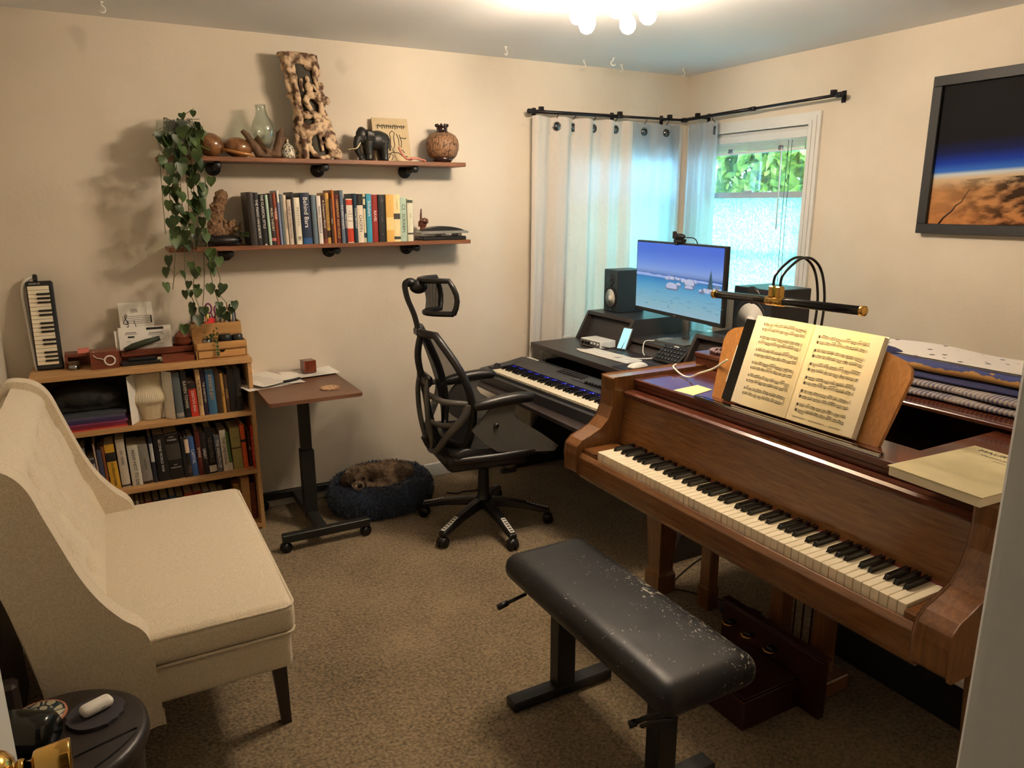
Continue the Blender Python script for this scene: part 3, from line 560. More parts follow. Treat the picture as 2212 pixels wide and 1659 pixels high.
BK = [  # x, w, h, colour, lean, description, text, bands
 (-2.905, .030, .252, (44, 38, 34), -.006, 'tall worn charcoal book', None, 'white_ink', ()),
 (-2.874, .022, .250, (34, 32, 32), -.006, 'thin black book', 'THE PIANO HANDBOOK', 'white_ink', ()),
 (-2.850, .028, .242, (22, 22, 24), -.006, 'black book with white dot', [('THE CLASSICAL STYLE', .66, None, 'white_ink', 'v'), ('.', .1, .09, 'white_ink', 'h')], 'white_ink', ()),
 (-2.821, .012, .240, (178, 206, 186), -.006, 'slim mint green book', None, 'ink', ()),
 (-2.808, .021, .245, (38, 28, 24), -.006, 'black book with pink dot', [('MUSIC THEORY', .5, None, 'paper_edge', 'v')], 'white_ink', ((.08, .14, (200, 110, 110)),)),
 (-2.786, .017, .249, (140, 62, 38), -.005, 'rust red book', [('FREE PLAY', .6, None, 'white_ink', 'v')], 'white_ink', ((.5, .64, (205, 120, 90)),)),
 (-2.768, .010, .261, (130, 140, 178), -.005, 'tall white and lilac book', None, 'ink', ((.78, 1.0, (235, 232, 220)),)),
 (-2.757, .015, .243, (92, 104, 104), -.004, 'grey green book', None, 'ink', ()),
 (-2.741, .016, .239, (222, 208, 184), -.004, 'thin cream book', 'SONATA FORMS', 'ink', ()),
 (-2.724, .019, .218, (206, 190, 174), -.004, 'short beige book', 'THE ART OF PRACTICING', 'ink', ()),
 (-2.704, .013, .253, (48, 44, 38), -.003, 'dark olive book', None, 'gold_ink', ()),
 (-2.690, .030, .227, (232, 226, 206), -.003, 'white book with dotted lettering', [('M E S S I A E N', .6, .014, 'ink', 'v'), ('ff', .12, .03, 'ink', 'h')], 'ink', ()),
 (-2.659, .045, .250, (22, 38, 64), -.004, 'thick navy book', [('Behind Bars', .62, .031, 'white_ink', 'v')], 'white_ink', ((0, .12, (34, 78, 130)), )),
 (-2.612, .008, .240, (26, 28, 34), -.004, 'very thin black book', None, 'ink', ()),
 (-2.603, .022, .240, (104, 124, 136), -.004, 'slate blue book', None, 'white_ink', ()),
 (-2.580, .020, .236, (230, 222, 212), -.004, 'narrow white book', 'PIANO TECHNIQUE', 'ink', ()),
 (-2.558, .021, .235, (66, 34, 24), -.004, 'brown book with cream script', [('A Composers World', .62, None, 'paper_edge', 'v')], 'white_ink', ((.0, .1, (120, 50, 36)),)),
 (-2.536, .018, .250, (208, 164, 84), -.003, 'yellow book with black square', [('THE COMPLETE WORKS', .6, None, 'ink', 'v')], 'ink', ((.12, .26, (50, 34, 24)),)),
 (-2.517, .012, .222, (74, 46, 30), -.003, 'short dark brown book', 'MUSIC', 'paper_edge', ()),
 (-2.504, .011, .264, (196, 116, 52), -.003, 'tall orange book', None, 'ink', ()),
 (-2.492, .026, .242, (84, 28, 28), -.003, 'maroon book', 'HARMONY AND VOICE', 'gold_ink', ()),
 (-2.465, .017, .263, (96, 112, 128), -.003, 'tall grey blue book', 'THE GREAT PIANISTS', 'white_ink', ()),
 (-2.447, .013, .223, (24, 26, 40), -.003, 'thin black white-lettered book', 'PIANO LESSONS', 'white_ink', ()),
 (-2.433, .033, .221, (228, 220, 206), -.002, 'white book with red blocks', [('A', .72, .012, 'ink', 'h'), ('GUIDE', .66, .009, 'ink', 'h'), ('TO THE', .6, .007, 'ink', 'h'), ('MUSIC', .5, .009, 'ink', 'h')], 'ink', ((.02, .33, (186, 60, 36)), (.86, .98, (186, 60, 36)))),
 (-2.399, .018, .247, (22, 48, 62), -.001, 'dark teal book', 'COUNTERPOINT', 'white_ink', ()),
 (-2.380, .031, .245, (226, 214, 194), -.001, 'cream book with black top', [('CHOPIN', .4, None, 'ink', 'v')], 'ink', ((.77, 1.0, (16, 18, 18)),)),
 (-2.348, .013, .246, (214, 210, 176), .001, 'cream and slate patterned book', None, 'ink', ((.1, .2, (40, 66, 78)), (.7, .78, (40, 66, 78)), (.9, .94, (40, 66, 78)))),
 (-2.334, .027, .246, (56, 146, 172), .002, 'turquoise book', [('Schubert', .7, .022, 'white_ink', 'v')], 'white_ink', ()),
 (-2.305, .031, .242, (140, 38, 30), .002, 'dark red book', [('RAVEL', .55, .020, 'white_ink', 'v')], 'white_ink', ()),
 (-2.268, .038, .242, (32, 32, 34), .002, 'thick black ornamented book', [('LISZT', .48, .012, 'steel', 'v'), ('o', .88, .03, 'steel', 'h'), ('*', .14, .03, 'steel', 'h')], 'white_ink', ()),
 (-2.229, .041, .243, (222, 176, 92), .002, 'golden yellow book', [('BACH', .78, .018, 'gold_ink', 'v')], 'ink', ((.25, .52, (236, 206, 140)),)),
 (-2.187, .036, .243, (232, 214, 160), .002, 'pale yellow book', [('RACHMANINOFF', .8, .007, 'ink', 'v')], 'ink', ((.48, .6, (66, 62, 54)), (.05, .11, (52, 56, 56)))),
 (-2.150, .037, .228, (172, 196, 178), .001, 'pale green book with large lettering', [('CS', .78, .026, 'ink', 'v'), ('SCRIABIN', .42, .023, 'ink', 'v')], 'ink', ()),
 (-2.112, .031, .222, (216, 214, 190), .001, 'grey white end book', [('MUSIC', .6, .009, 'ink', 'v')], 'ink', ((.9, .97, (70, 74, 60)), (.16, .2, (60, 60, 50))))]
prev = 'coral carving'
SHIFT = .030
for i, (x, w, h, c, ln, d, t, tc_, bd) in enumerate(BK):
    sh = SHIFT * max(0, 1 - i / 40)
    book(x + .03 + i * .0004, w, h, SZL, -.192 + (i % 3) * .004, .16, c, '%s right of the %s, lower wall shelf' % (d, prev), ln, t, tc_, None, bd, group='books on the lower wall shelf')
    prev = d
# --- bookcase, top compartment, right part
S1 = [(-3.292, .034, .225, (92, 100, 102), 'worn grey book', None, 'ink', ((.04, .12, (150, 150, 140)),)), (-3.254, .026, .226, (30, 30, 34), 'black book', 'RAVEN TOWER', 'paper_edge', ()),
 (-3.226, .034, .168, (188, 52, 36), 'bright red book', [("DEATH'S END", .45, .017, 'white_ink', 'v')], 'ink', ((.82, 1, (36, 30, 30)),)),
 (-3.189, .020, .230, (206, 176, 130), 'thin tan book', [('THE UNCONSOLED', .5, None, 'ink', 'v')], 'ink', ()), (-3.167, .018, .228, (38, 26, 50), 'dark purple book', 'THE OVERSTORY', 'paper_edge', ()),
 (-3.146, .038, .226, (58, 104, 140), 'blue book', [('INFINITE JEST', .6, .0215, 'gold_ink', 'v')], 'ink', ()), (-3.106, .024, .220, (62, 44, 28), 'brown book', None, 'ink', ()),
 (-3.081, .014, .200, (178, 138, 70), 'thin ochre book', 'DUNE', 'ink', ()), (-3.066, .018, .190, (70, 48, 32), 'short brown book', 'STONER', 'gold_ink', ()), (-3.046, .030, .215, (18, 18, 18), 'thick black book', None, 'ink', ()), (-3.015, .030, .213, (22, 22, 24), 'black book beside the panel', 'TALES', 'steel', ())]
prev = 'folded page book'
for x, w, h, c, d, t, tc_, bd in S1:
    book(x - .002, w, h, SH[0], -.235, .17, c, '%s right of the %s, top bookcase compartment' % (d, prev), -.004 if x > -3.2 else -.006, t, tc_, None, bd, group='books in the top bookcase compartment'); prev = d
# --- middle compartment
S2 = [(-3.815, .028, .2, (60, 58, 56), 'dark grey book behind the settee', None, 'ink', ()), (-3.785, .022, .19, (110, 100, 92), 'faded brown book', None, 'ink', ()), (-3.760, .026, .2, (44, 44, 48), 'charcoal book', None, 'ink', ()), (-3.732, .022, .2, (92, 94, 94), 'grey mottled book', None, 'ink', ()), (-3.708, .020, .22, (120, 120, 116), 'pale grey book', None, 'ink', ((.3, .36, (60, 60, 60)),)),
 (-3.685, .030, .165, (150, 146, 150), 'short grey paperback', [('THE ORCHARD', .4, None, 'ink', 'v')], 'ink', ((.84, .97, (50, 48, 60)),)), (-3.652, .007, .235, (196, 170, 150), 'very thin beige book', None, 'ink', ()), (-3.643, .018, .20, (70, 72, 98), 'dull violet book', None, 'ink', ()), (-3.624, .012, .215, (140, 80, 44), 'thin rust book', None, 'ink', ()),
 (-3.606, .040, .220, (216, 168, 56), 'yellow black-banded book', [('501 FRENCH VERBS', .33, .0135, 'ink', 'v')], 'ink', ((.62, .82, (38, 36, 36)),)), (-3.562, .036, .238, (214, 204, 186), 'cream lettered book', [('501 VERBS', .62, .016, 'ink', 'v')], 'ink', ((.02, .06, (70, 66, 60)),)),
 (-3.518, .045, .200, (216, 212, 196), 'thick white book', [('HOW NOT TO DIE', .45, .021, 'ink', 'v')], 'ink', ()), (-3.470, .042, .197, (142, 138, 132), 'thick grey book', [('THE BODY', .5, .012, 'ink', 'v')], 'ink', ((.0, .07, (60, 44, 44)),)), (-3.425, .016, .232, (30, 38, 52), 'navy book with pale stripe', None, 'ink', ((.45, .85, (196, 200, 196)),)),
 (-3.404, .050, .236, (22, 22, 22), 'thick black war history book', [('SECOND WORLD WAR', .55, .0155, 'white_ink', 'v')], 'ink', ()), (-3.352, .062, .238, (26, 25, 24), 'widest black portrait book', [('MARK', .905, .008, 'white_ink', 'h'), ('TWAIN', .84, .013, 'white_ink', 'h'), ('RON', .31, .007, 'white_ink', 'h'), ('CHERNOW', .25, .009, 'white_ink', 'h')], 'ink', ((.42, .76, (70, 66, 60)), (.96, .975, (120, 120, 110)))),
 (-3.287, .016, .200, (24, 26, 26), 'thin black book', None, 'ink', ()), (-3.270, .018, .200, (36, 34, 34), 'black book with cream label', None, 'ink', ((.62, .97, (222, 200, 176)), (.1, .3, (70, 60, 60)))), (-3.250, .026, .205, (58, 92, 150), 'mid blue book', 'CAPITAL', 'white_ink', ()), (-3.222, .022, .235, (96, 40, 34), 'brick red book', 'EMPIRE', 'paper_edge', ()), (-3.198, .024, .215, (38, 34, 36), 'dark grey glossy book', 'GREAT', 'white_ink', ()),
 (-3.172, .034, .240, (24, 22, 22), 'black book with white foot', [('NIGHTFALL', .5, None, 'steel', 'v')], 'ink', ((.03, .17, (214, 206, 190)),)), (-3.135, .026, .192, (96, 98, 106), 'grey violet book', 'THE WEALTH OF', 'white_ink', ()), (-3.107, .028, .215, (222, 214, 198), 'ivory book', [('THE UNDOING', .5, None, 'ink', 'v')], 'ink', ()), (-3.078, .016, .200, (84, 116, 60), 'narrow green book', None, 'white_ink', ((.0, .2, (210, 206, 196)),)),
 (-3.059, .046, .218, (158, 150, 92), 'wide olive book', [('ATLAS', .75, .009, 'ink', 'h'), ('OF', .68, .007, 'ink', 'h')], 'ink', ((.5, .53, (60, 56, 36)),)), (-3.010, .022, .230, (206, 84, 36), 'orange book with black band', None, 'ink', ((.6, .66, (38, 34, 32)),))]
prev = 'settee'
for k, (x, w, h, c, d, t, tc_, bd) in enumerate(S2):
    book(x, w, h, SH[1], -.225, .16, c, '%s right of the %s, middle bookcase compartment' % (d, prev), (-.006 if k % 3 else -.010), t, tc_, None, bd, group='books in the middle bookcase compartment'); prev = d
book(-2.981, .015, .19, SH[1], -.21, .15, (70, 36, 34), 'dim red book beside the orange banded book, middle bookcase compartment', 0, 'INK', 'white_ink', None, (), group='books in the middle bookcase compartment')
o = book(-2.966, .010, .225, SH[1], -.245, .17, (190, 50, 26), 'vermilion book with five white circles at the bookcase side panel', 0, [('O', .22 + .12 * k, .0085, 'white_ink', 'h') for k in range(5)], 'white_ink', None, ())
m = MB().mat('white_ink')
# --- bottom compartment
S3 = [(-3.66, .05, .19, (30, 30, 34), 'black book with white letter', [('CO', .3, .03, 'white_ink', 'h')]), (-3.60, .03, .19, (40, 38, 36), 'dark grey book', None), (-3.565, .048, .21, (186, 178, 150), 'wide beige book', None), (-3.512, .014, .215, (214, 206, 190), 'thin white book', None), (-3.494, .018, .2, (120, 60, 50), 'muted red book', None), (-3.472, .030, .2, (178, 44, 34), 'bright red white-edged book', [('RED', .6, .014, 'white_ink', 'v')]),
      (-3.438, .030, .2, (36, 44, 60), 'slate book', None), (-3.404, .034, .205, (40, 60, 100), 'deep blue book', None), (-3.366, .028, .21, (60, 84, 110), 'steel blue book', None), (-3.334, .034, .2, (44, 40, 48), 'dark violet book', None), (-3.296, .036, .21, (176, 74, 44), 'orange red book', None), (-3.256, .040, .21, (164, 48, 38), 'crimson book', None), (-3.212, .034, .2, (96, 84, 70), 'taupe book', None), (-3.174, .036, .19, (120, 104, 84), 'tan book', None), (-3.134, .03, .17, (58, 50, 44), 'short brown book', None)]
prev = 'settee'
for x, w, h, c, d, t in S3:
    book(x, w, h, SH[2], -.21, .16, c, '%s right of the %s, bottom bookcase compartment' % (d, prev), -.004, t, 'white_ink', None, (), group='books in the bottom bookcase compartment'); prev = d
m = MB().mat('bamboo').box(-3.03, -2.99, -.20, -.06, SH[2], SH[2] + .235, bev=.003).box(-3.065, -3.03, -.14, -.06, SH[2], SH[2] + .19, bev=.003); m.mat('redwood').box(-2.988, -2.962, -.19, -.05, SH[2], SH[2] + .2, bev=.002)
solo(m, 'wooden_box', 'tall wooden box at the right end of the bottom bookcase compartment', 'box')
# magazines
zz = SH[0]; r = random.Random(4)
for i, (c, d) in enumerate((((196, 70, 66), 'salmon red magazine at the bottom'), ((120, 34, 60), 'dark crimson magazine second from the bottom'), ((150, 80, 130), 'magenta magazine in the middle'), ((62, 52, 100), 'violet magazine above the magenta one'), ((88, 84, 110), 'grey violet magazine second from the top'), ((70, 76, 84), 'slate grey magazine on top'))):
    t = .011 + .003 * (i % 2); dx = r.uniform(-.012, .012); m = MB().mat(bmat(c)).box(-3.80 + dx, -3.50 + dx, -.24 + dx, -.045 + dx * .5, zz, zz + .0012).box(-3.80 + dx, -3.50 + dx, -.24 + dx, -.045 + dx * .5, zz + t - .0012, zz + t).box(-3.80 + dx, -3.50 + dx, -.241 + dx, -.239 + dx, zz, zz + t); m.mat('paper_edge').box(-3.797 + dx, -3.502 + dx, -.238 + dx, -.047 + dx * .5, zz + .0012, zz + t - .0012)
    solo(m, 'magazine', '%s of the stack in the bookcase' % d, 'magazine', 'magazines stacked in the bookcase'); zz += t + .0005
plain('bag_black', (24, 25, 24), .75, var=.3, bump=.4, bs=30)
m = MB().mat('bag_black', True).ball((-3.68, -.14, zz + .062), (.135, .085, .062)).ball((-3.60, -.14, zz + .05), (.10, .08, .048)).ball((-3.76, -.13, zz + .045), (.09, .08, .042)).box(-3.80, -3.52, -.20, -.06, zz + .001, zz + .02); o = m.build('soft_bag'); tag(o, 'crumpled black bag lying on the magazines in the bookcase', 'bag'); mod_remesh(o, .006, 3, .012, .05)
# folded page book art
root = thing('folded_book', 'open book with pages folded into a vase shape, in the bookcase', 'book art', (-3.40, -.19, SH[0]))
m = MB().mat('paper'); zt = SH[0] + .232
m.add([(-3.488, -.255, SH[0] + .001), (-3.455, -.195, SH[0] + .001), (-3.455, -.195, zt), (-3.488, -.255, zt)], [(0, 1, 2, 3)]); m.box(-3.455, -3.340, -.178, -.174, SH[0] + .001, zt)
m.add([(-3.340, -.195, SH[0] + .001), (-3.300, -.245, SH[0] + .001), (-3.300, -.245, zt), (-3.340, -.195, zt)], [(0, 1, 2, 3)]); m.build('cover', root)
m = MB().mat('paper_edge', True); prof = [(.0, .046), (.10, .048), (.20, .056), (.33, .062), (.40, .082), (.47, .086), (.55, .080), (.66, .064), (.78, .058), (.86, .060), (1, .058)]
import bisect
def pr_(v):
    for a, b in zip(prof, prof[1:]):
        if v <= b[0]: return a[1] + (b[1] - a[1]) * (v - a[0]) / (b[0] - a[0])
    return prof[-1][1]
NP = 60
m.grid(lambda u, v: (-3.398 + pr_(v) * math.sin((u - .5) * PI * .94), -.170 - pr_(v) * .75 * math.cos((u - .5) * PI * .94) + (.0032 if round(u * NP) % 2 else 0), SH[0] + .002 + .224 * v), NP, 22, smooth=False); m.build('folded_pages', root)
# ================================================================== on top of the bookcase
ZB = BH
root = thing('melodica', 'black melodica with piano keys standing upright against the wall', 'melodica', (-3.78, -.09, ZB))
ML = Matrix.Translation((-3.782, -.118, ZB)) @ Matrix.Rotation(math.radians(-12), 4, 'X'); m = MB(); m.X = ML; m.mat('black_plastic').box(-.052, .052, -.02, .022, 0, .40, bev=.006); m.mat('white_ink').text('melodica 32', .009, (-.018, -.0205, .388), (1, 0, 0), (0, 0, 1), .0003); m.build('body', root)
NW = 19; kh = .355 / NW; wk = None; z0 = .022
for i in range(NW):
    m = MB(); m.X = ML; m.mat('ivory').box(-.046, .036, -.026, -.0205, z0 + i * kh + .0006, z0 + (i + 1) * kh - .0006, bev=.001); m.build('white_key', root)
for i in range(NW - 1):
    if (i + 3) % 7 in (2, 6): continue
    zc = z0 + (i + 1) * kh; m = MB(); m.X = ML; m.mat('ebony').box(-.014, .038, -.033, -.0262, zc - .0042, zc + .0042, bev=.001); m.build('black_key', root)
m = MB(); m.X = ML; m.mat('black_plastic').box(-.022, -.004, -.012, .01, .40, .432, bev=.004); m.build('mouthpiece_socket', root)
m = MB().mat('white_plastic', True); pts = spline([ML @ Vector((-.022, 0, .42)), ML @ Vector((-.050, 0, .405)), ML @ Vector((-.068, .01, .36)), ML @ Vector((-.066, .02, .25)), ML @ Vector((-.060, .02, .12)), ML @ Vector((-.056, .02, .03)), ML @ Vector((-.052, .02, .004))], 6); m.tube(pts, .0075, 8); m.build('hose', root)
# wooden gadget with white ring
root = thing('wooden_holder', 'dark wood holder with a white ring and earphone wire, on the bookcase', 'holder', (-3.57, -.18, ZB))
MB().mat('redwood').box(-3.62, -3.508, -.225, -.125, ZB, ZB + .078, bev=.002).box(-3.50, -3.508, -.19, -.13, ZB, ZB + .07).build('body', root)
m = MB().mat('redwood').box(-3.722, -3.60, -.14, -.06, ZB + .052, ZB + .066).box(-3.722, -3.606, -.065, -.055, ZB, ZB + .052).box(-3.722, -3.71, -.14, -.06, ZB, ZB + .052); m.build('shelf_arm', root)
m = MB().mat('white_plastic', True); c = Vector((-3.543, -.229, ZB + .038)); m.tube([c + Vector((.021 * math.cos(a / 24 * 2 * PI), 0, .021 * math.sin(a / 24 * 2 * PI))) for a in range(25)], .0038, 8); m.tube(spline([c + Vector((-.02, -.002, .004)), c + Vector((-.035, -.002, .012)), c + Vector((-.05, 0, .016)), c + Vector((-.062, .004, .028)), c + Vector((-.06, .02, .042))], 5), .002, 6); m.build('ring', root)
plain('pink_paper', (224, 132, 120), .7); solo(MB().mat('pink_paper').box(-3.668, -3.622, -.138, -.085, ZB + .0665, ZB + .082), 'sticky_note_pad', 'pink sticky note pad lying on the wooden holder', 'sticky notes')
m = MB().mat('steel', True).cyl((-3.69, -.17, ZB), (-3.69, -.17, ZB + .022), .022, seg=20).mat('driftwood').box(-3.71, -3.665, -.165, -.145, ZB + .0, ZB + .035, bev=.003); solo(m, 'tape_roll', 'small metal tin with a wooden lid left of the wooden holder', 'tin')
# long wooden rack with letters
root = thing('letter_rack', 'long dark wooden rack holding letters, burnt lettering along its edge', 'rack', (-3.34, -.12, ZB))
m = MB().mat('redwood').box(-3.508, -3.17, -.125, -.110, ZB + .030, ZB + .058).box(-3.508, -3.17, -.07, -.045, ZB, ZB + .062).box(-3.508, -3.495, -.125, -.05, ZB, ZB + .060).box(-3.182, -3.17, -.125, -.05, ZB, ZB + .062)
m.mat('ink').text('ZUHHR NUTS', .016, (-3.43, -.1253, ZB + .044), (1, 0, 0), (0, 0, 1), .0002); m.build('rack_body', root)
def sheet(name, label, cat, x0, x1, z0, z1, y0, y1, mk, group=None):
    m = MB().mat('paper').add([(x0, y0, z0), (x1, y0, z0), (x1, y1, z1), (x0, y1, z1), (x0, y0 + .0015, z0), (x1, y0 + .0015, z0), (x1, y1 + .0015, z1), (x0, y1 + .0015, z1)], [(0, 1, 2, 3), (7, 6, 5, 4), (0, 4, 5, 1), (3, 2, 6, 7), (0, 3, 7, 4), (1, 5, 6, 2)])
    U_ = Vector((0, y1 - y0, z1 - z0)).normalized(); N_ = Vector((1, 0, 0)).cross(U_)
    def P(u, v, l=.0006): return Vector((x0 + u, y0, z0)) + U_ * v + N_ * l
    mk(m, P, U_); return solo(m, name, label, cat, group)
def staffcard(m, P, U_):
    m.mat('ink')
    for k in range(5): m.quad(P(.012, .046 + k * .0085), P(.138, .046 + k * .0085), P(.138, .0478 + k * .0085), P(.012, .0478 + k * .0085))
    m.quad(P(.132, .046), P(.138, .046), P(.138, .082), P(.132, .082))
    cl = [P(.026, .034, .001), P(.032, .030, .001), P(.034, .040, .001), P(.030, .060, .001), P(.024, .078, .001), P(.028, .090, .001), P(.033, .085, .001), P(.026, .070, .001), P(.016, .056, .001), P(.020, .046, .001), P(.032, .046, .001), P(.036, .056, .001), P(.028, .060, .001)]; m.tube(spline(cl, 4), .0014, 5)
    m.tube([P(.066, .030, .001), P(.060, .062, .001)], .0012, 5)
    for k, w in enumerate((.03, .035, .028)): m.quad(P(.065 - w / 2, .1 + k * .006), P(.065 + w / 2, .1 + k * .006), P(.065 + w / 2, .102 + k * .006), P(.065 - w / 2, .102 + k * .006))
    m.mat('pink_paper'); 
    for u in (.028, .062): m.quad(P(u - .009, .012), P(u + .009, .012), P(u + .009, .026), P(u - .009, .026))
sheet('greeting_card', 'white card with a treble clef and music stave, against the wall', 'card', -3.482, -3.337, 1.035, 1.178, -.075, -.04, staffcard)
def letter(m, P, U_):
    m.mat('ink'); r = random.Random(5)
    for (u, v, w, h) in ((.03, .085, .045, .003), (.025, .078, .055, .002), (.038, .062, .028, .008), (.12, .095, .075, .011), (.13, .078, .06, .003), (.125, .070, .07, .002), (.14, .060, .04, .002), (.03, .045, .02, .0015), (.12, .045, .08, .0012), (.03, .035, .14, .0008), (.12, .025, .07, .001)):
        m.quad(P(u, v), P(u + w, v), P(u + w, v + h), P(u, v + h))
sheet('letter', 'printed white letter leaning in front of the music card', 'letter', -3.495, -3.268, .955, 1.066, -.103, -.085, letter)
sheet('letter', 'blank folded paper just behind the left edge of the printed letter', 'letter', -3.512, -3.40, .95, 1.052, -.092, -.078, lambda m, P, U_: None)
plain('green_leather', (46, 54, 36), .5)
m = MB().mat('green_leather', True).tube([(-3.478, -.128, ZB + .062), (-3.44, -.128, ZB + .075), (-3.38, -.125, ZB + .092), (-3.322, -.12, ZB + .104)], [.010, .016, .015, .010], 10); solo(m, 'pencil_case', 'dark green tapered case resting on the wooden rack', 'case')
m = MB().mat('redwood', True).lathe([(.030, 0), (.036, .006), (.040, .020), (.036, .034), (.040, .037), (.030, .050), (.012, .066), (.005, .072), (.009, .077), (.008, .083), (0, .087)], (-3.222, -.095, ZB + .062), seg=24); solo(m, 'lidded_jar', 'small turned wooden lidded jar beside the desk organiser', 'jar')
solo(MB().mat('black_plastic').box(-3.50, -3.335, -.215, -.150, ZB, ZB + .018, bev=.003).box(-3.47, -3.35, -.20, -.16, ZB + .018, ZB + .03, bev=.004), 'black_case', 'flat black case lying before the wooden rack', 'case')
solo(MB().mat('redwood').box(-3.325, -3.185, -.225, -.135, ZB, ZB + .028, bev=.002).mat('ivory').box(-3.345, -3.325, -.20, -.16, ZB + .004, ZB + .022), 'wooden_box', 'flat reddish wooden box beside the desk organiser', 'box')
# desk organiser
OX0, OX1 = -3.178, -2.946
root = thing('desk_organiser', 'two-tier bamboo desk organiser with a drawer, on the bookcase end', 'organiser', ((OX0 + OX1) / 2, -.15, ZB))
m = MB().mat('bamboo'); t = .006
m.box(OX0, OX0 + t, -.235, -.04, ZB, ZB + .08).box(OX1 - t, OX1, -.235, -.04, ZB, ZB + .08).box(OX0 + t, OX1 - t, -.235, -.05, ZB, ZB + t).box(OX0, OX1, -.235, -.04, ZB + .044, ZB + .05).box(OX0 + t, OX1 - t, -.240, -.234, ZB + .05, ZB + .082)
m.box(OX0, OX0 + t, -.10, -.02, ZB + .08, ZB + .155).box(OX1 - t, OX1, -.10, -.02, ZB + .08, ZB + .155).box(OX0, OX1, -.105, -.10, ZB + .05, ZB + .155).box(OX0, OX1, -.026, -.02, ZB, ZB + .155).box(OX0, OX1, -.1, -.02, ZB + .08, ZB + .086); m.build('organiser_body', root)
d = MB().mat('bamboo'); d.prism([(OX0 + .009, ZB + .009), (OX1 - .009, ZB + .009), (OX1 - .009, ZB + .041)] + [(-3.062 + .013 * math.cos(a * PI / 8), ZB + .041 - .010 * math.sin(a * PI / 8)) for a in range(9)] + [(OX0 + .009, ZB + .041)], 'y', -.241, -.235); d = d.build('drawer', root)
# contents
plain('pot_dark', (30, 32, 34), .3); plain('scissor_purple', (120, 48, 84), .35); plain('neon', (255, 70, 70), .5, emit=(255, 60, 60), es=.0)
solo(MB().mat('pot_dark', True).lathe([(.028, 0), (.032, .004), (.032, .05), (.028, .056), (.022, .058)], (-3.035, -.17, ZB + .0505), seg=20), 'dark_jar', 'dark round jar in the front tray of the organiser', 'jar')
solo(MB().mat('pot_dark', True).lathe([(.024, 0), (.026, .004), (.026, .048), (.022, .052)], (-2.978, -.17, ZB + .0505), seg=20), 'dark_jar', 'smaller dark jar at the right end of the organiser tray', 'jar')
root = thing('small_plant', 'small trailing plant in a glass pot in the organiser tray', 'plant', (-3.12, -.175, ZB + .05)); MB().mat('steel', True).lathe([(.02, 0), (.022, .004), (.022, .038), (.020, .040)], (-3.12, -.175, ZB + .0505), seg=18).build('pot', root)
m = MB().mat('leaf_plant'); r = random.Random(12)
for k in range(60):
    p = Vector((-3.10 + r.gauss(0, .022), -.18 + r.gauss(0, .015), ZB + .095 + r.gauss(0, .012))); q = Euler((r.uniform(-1, 1), r.uniform(-1, 1), r.uniform(0, 6))).to_matrix(); s = .010
    m.add([p + q @ Vector(t_) * s for t_ in ((-1, 0, 0), (0, -.5, .1), (1, 0, 0), (0, .5, .1))], [(0, 1, 2), (0, 2, 3)])
m.tube(spline([(-3.09, -.19, ZB + .1), (-3.085, -.245, ZB + .09), (-3.082, -.252, ZB + .05), (-3.086, -.253, ZB + .02)], 4), .0012, 5)
for z in (.08, .06, .045, .03, .02):
    p = Vector((-3.084, -.255, ZB + z)); m.add([p + Vector(v) * .011 for v in ((-1, 0, .6), (0, -.2, -.5), (.9, 0, .3), (.2, 0, .9))], [(0, 1, 2), (0, 2, 3)])
m.build('foliage', root)
pc = [((30, 32, 40), 'black pen'), ((40, 54, 84), 'navy pen'), ((222, 196, 140), 'natural wood pencil'), ((150, 110, 60), 'brown pencil'), ((230, 232, 236), 'white pen'), ((24, 24, 26), 'thick black marker'), ((200, 120, 60), 'orange pencil'), ((60, 90, 130), 'blue pen'), ((232, 220, 120), 'yellow highlighter'), ((36, 36, 40), 'slim black pen'), ((96, 60, 40), 'dark wood pencil'), ((60, 60, 66), 'grey pen')]
r = random.Random(9)
for k in range(22):
    c, d = pc[k % 12]; x = OX0 + .012 + k * .0098; y = -.06 + r.uniform(-.025, .025); hgt = r.uniform(.175, .212) if k < 13 else r.uniform(.19, .235); a = Vector((x, y, ZB + .088)); b = Vector((min(max(x + r.uniform(-.012, .012), OX0 + .01), OX1 - .004), y + r.uniform(-.006, .006), ZB + hgt))
    rad = .0052 if 'marker' in d or 'highlighter' in d else .0036; m = MB().mat(bmat(c), True); dd = (b - a).normalized(); m.cyl(a, b, rad, seg=8); m.lathe([(rad, 0), (rad * .3, .009), (0, .010)], b, dd, 8)
    where = ['at the left end', 'just left of the scissors', 'right of the scissors', 'at the right end'][min(3, k * 4 // 22)]
    solo(m, 'pen' if 'pen' in d.split() or 'marker' in d or 'highl' in d else 'pencil', '%s standing %s of the organiser back tray, place %s' % (d, where, ['one', 'two'][k // 12]), 'pen', 'pens and pencils in the organiser') if False else solo(m, 'pen' if 'pencil' not in d else 'pencil', '%s standing %s of the organiser pen tray%s' % (d, where, '' if k < 12 else ', right half'), 'pen', 'pens and pencils in the organiser')
root = thing('scissors', 'scissors with purple ringed handles standing in the organiser', 'scissors', (-3.07, -.06, ZB + .09))
for s in (-1, 1):
    m = MB().mat('scissor_purple', True); c = Vector((-3.066 + s * .021, -.066, ZB + .218 + (0.006 if s < 0 else -.004))); m.tube([c + Vector((.015 * math.cos(a * PI / 10), 0, .024 * math.sin(a * PI / 10))) for a in range(21)], .0042, 8); m.tube([c + Vector((-s * .010, 0, -.020)), (-3.068, -.066, ZB + .165)], .004, 8); m.build('handle', root)
MB().mat('steel').box(-3.074, -3.062, -.068, -.064, ZB + .088, ZB + .17).build('blade', root)
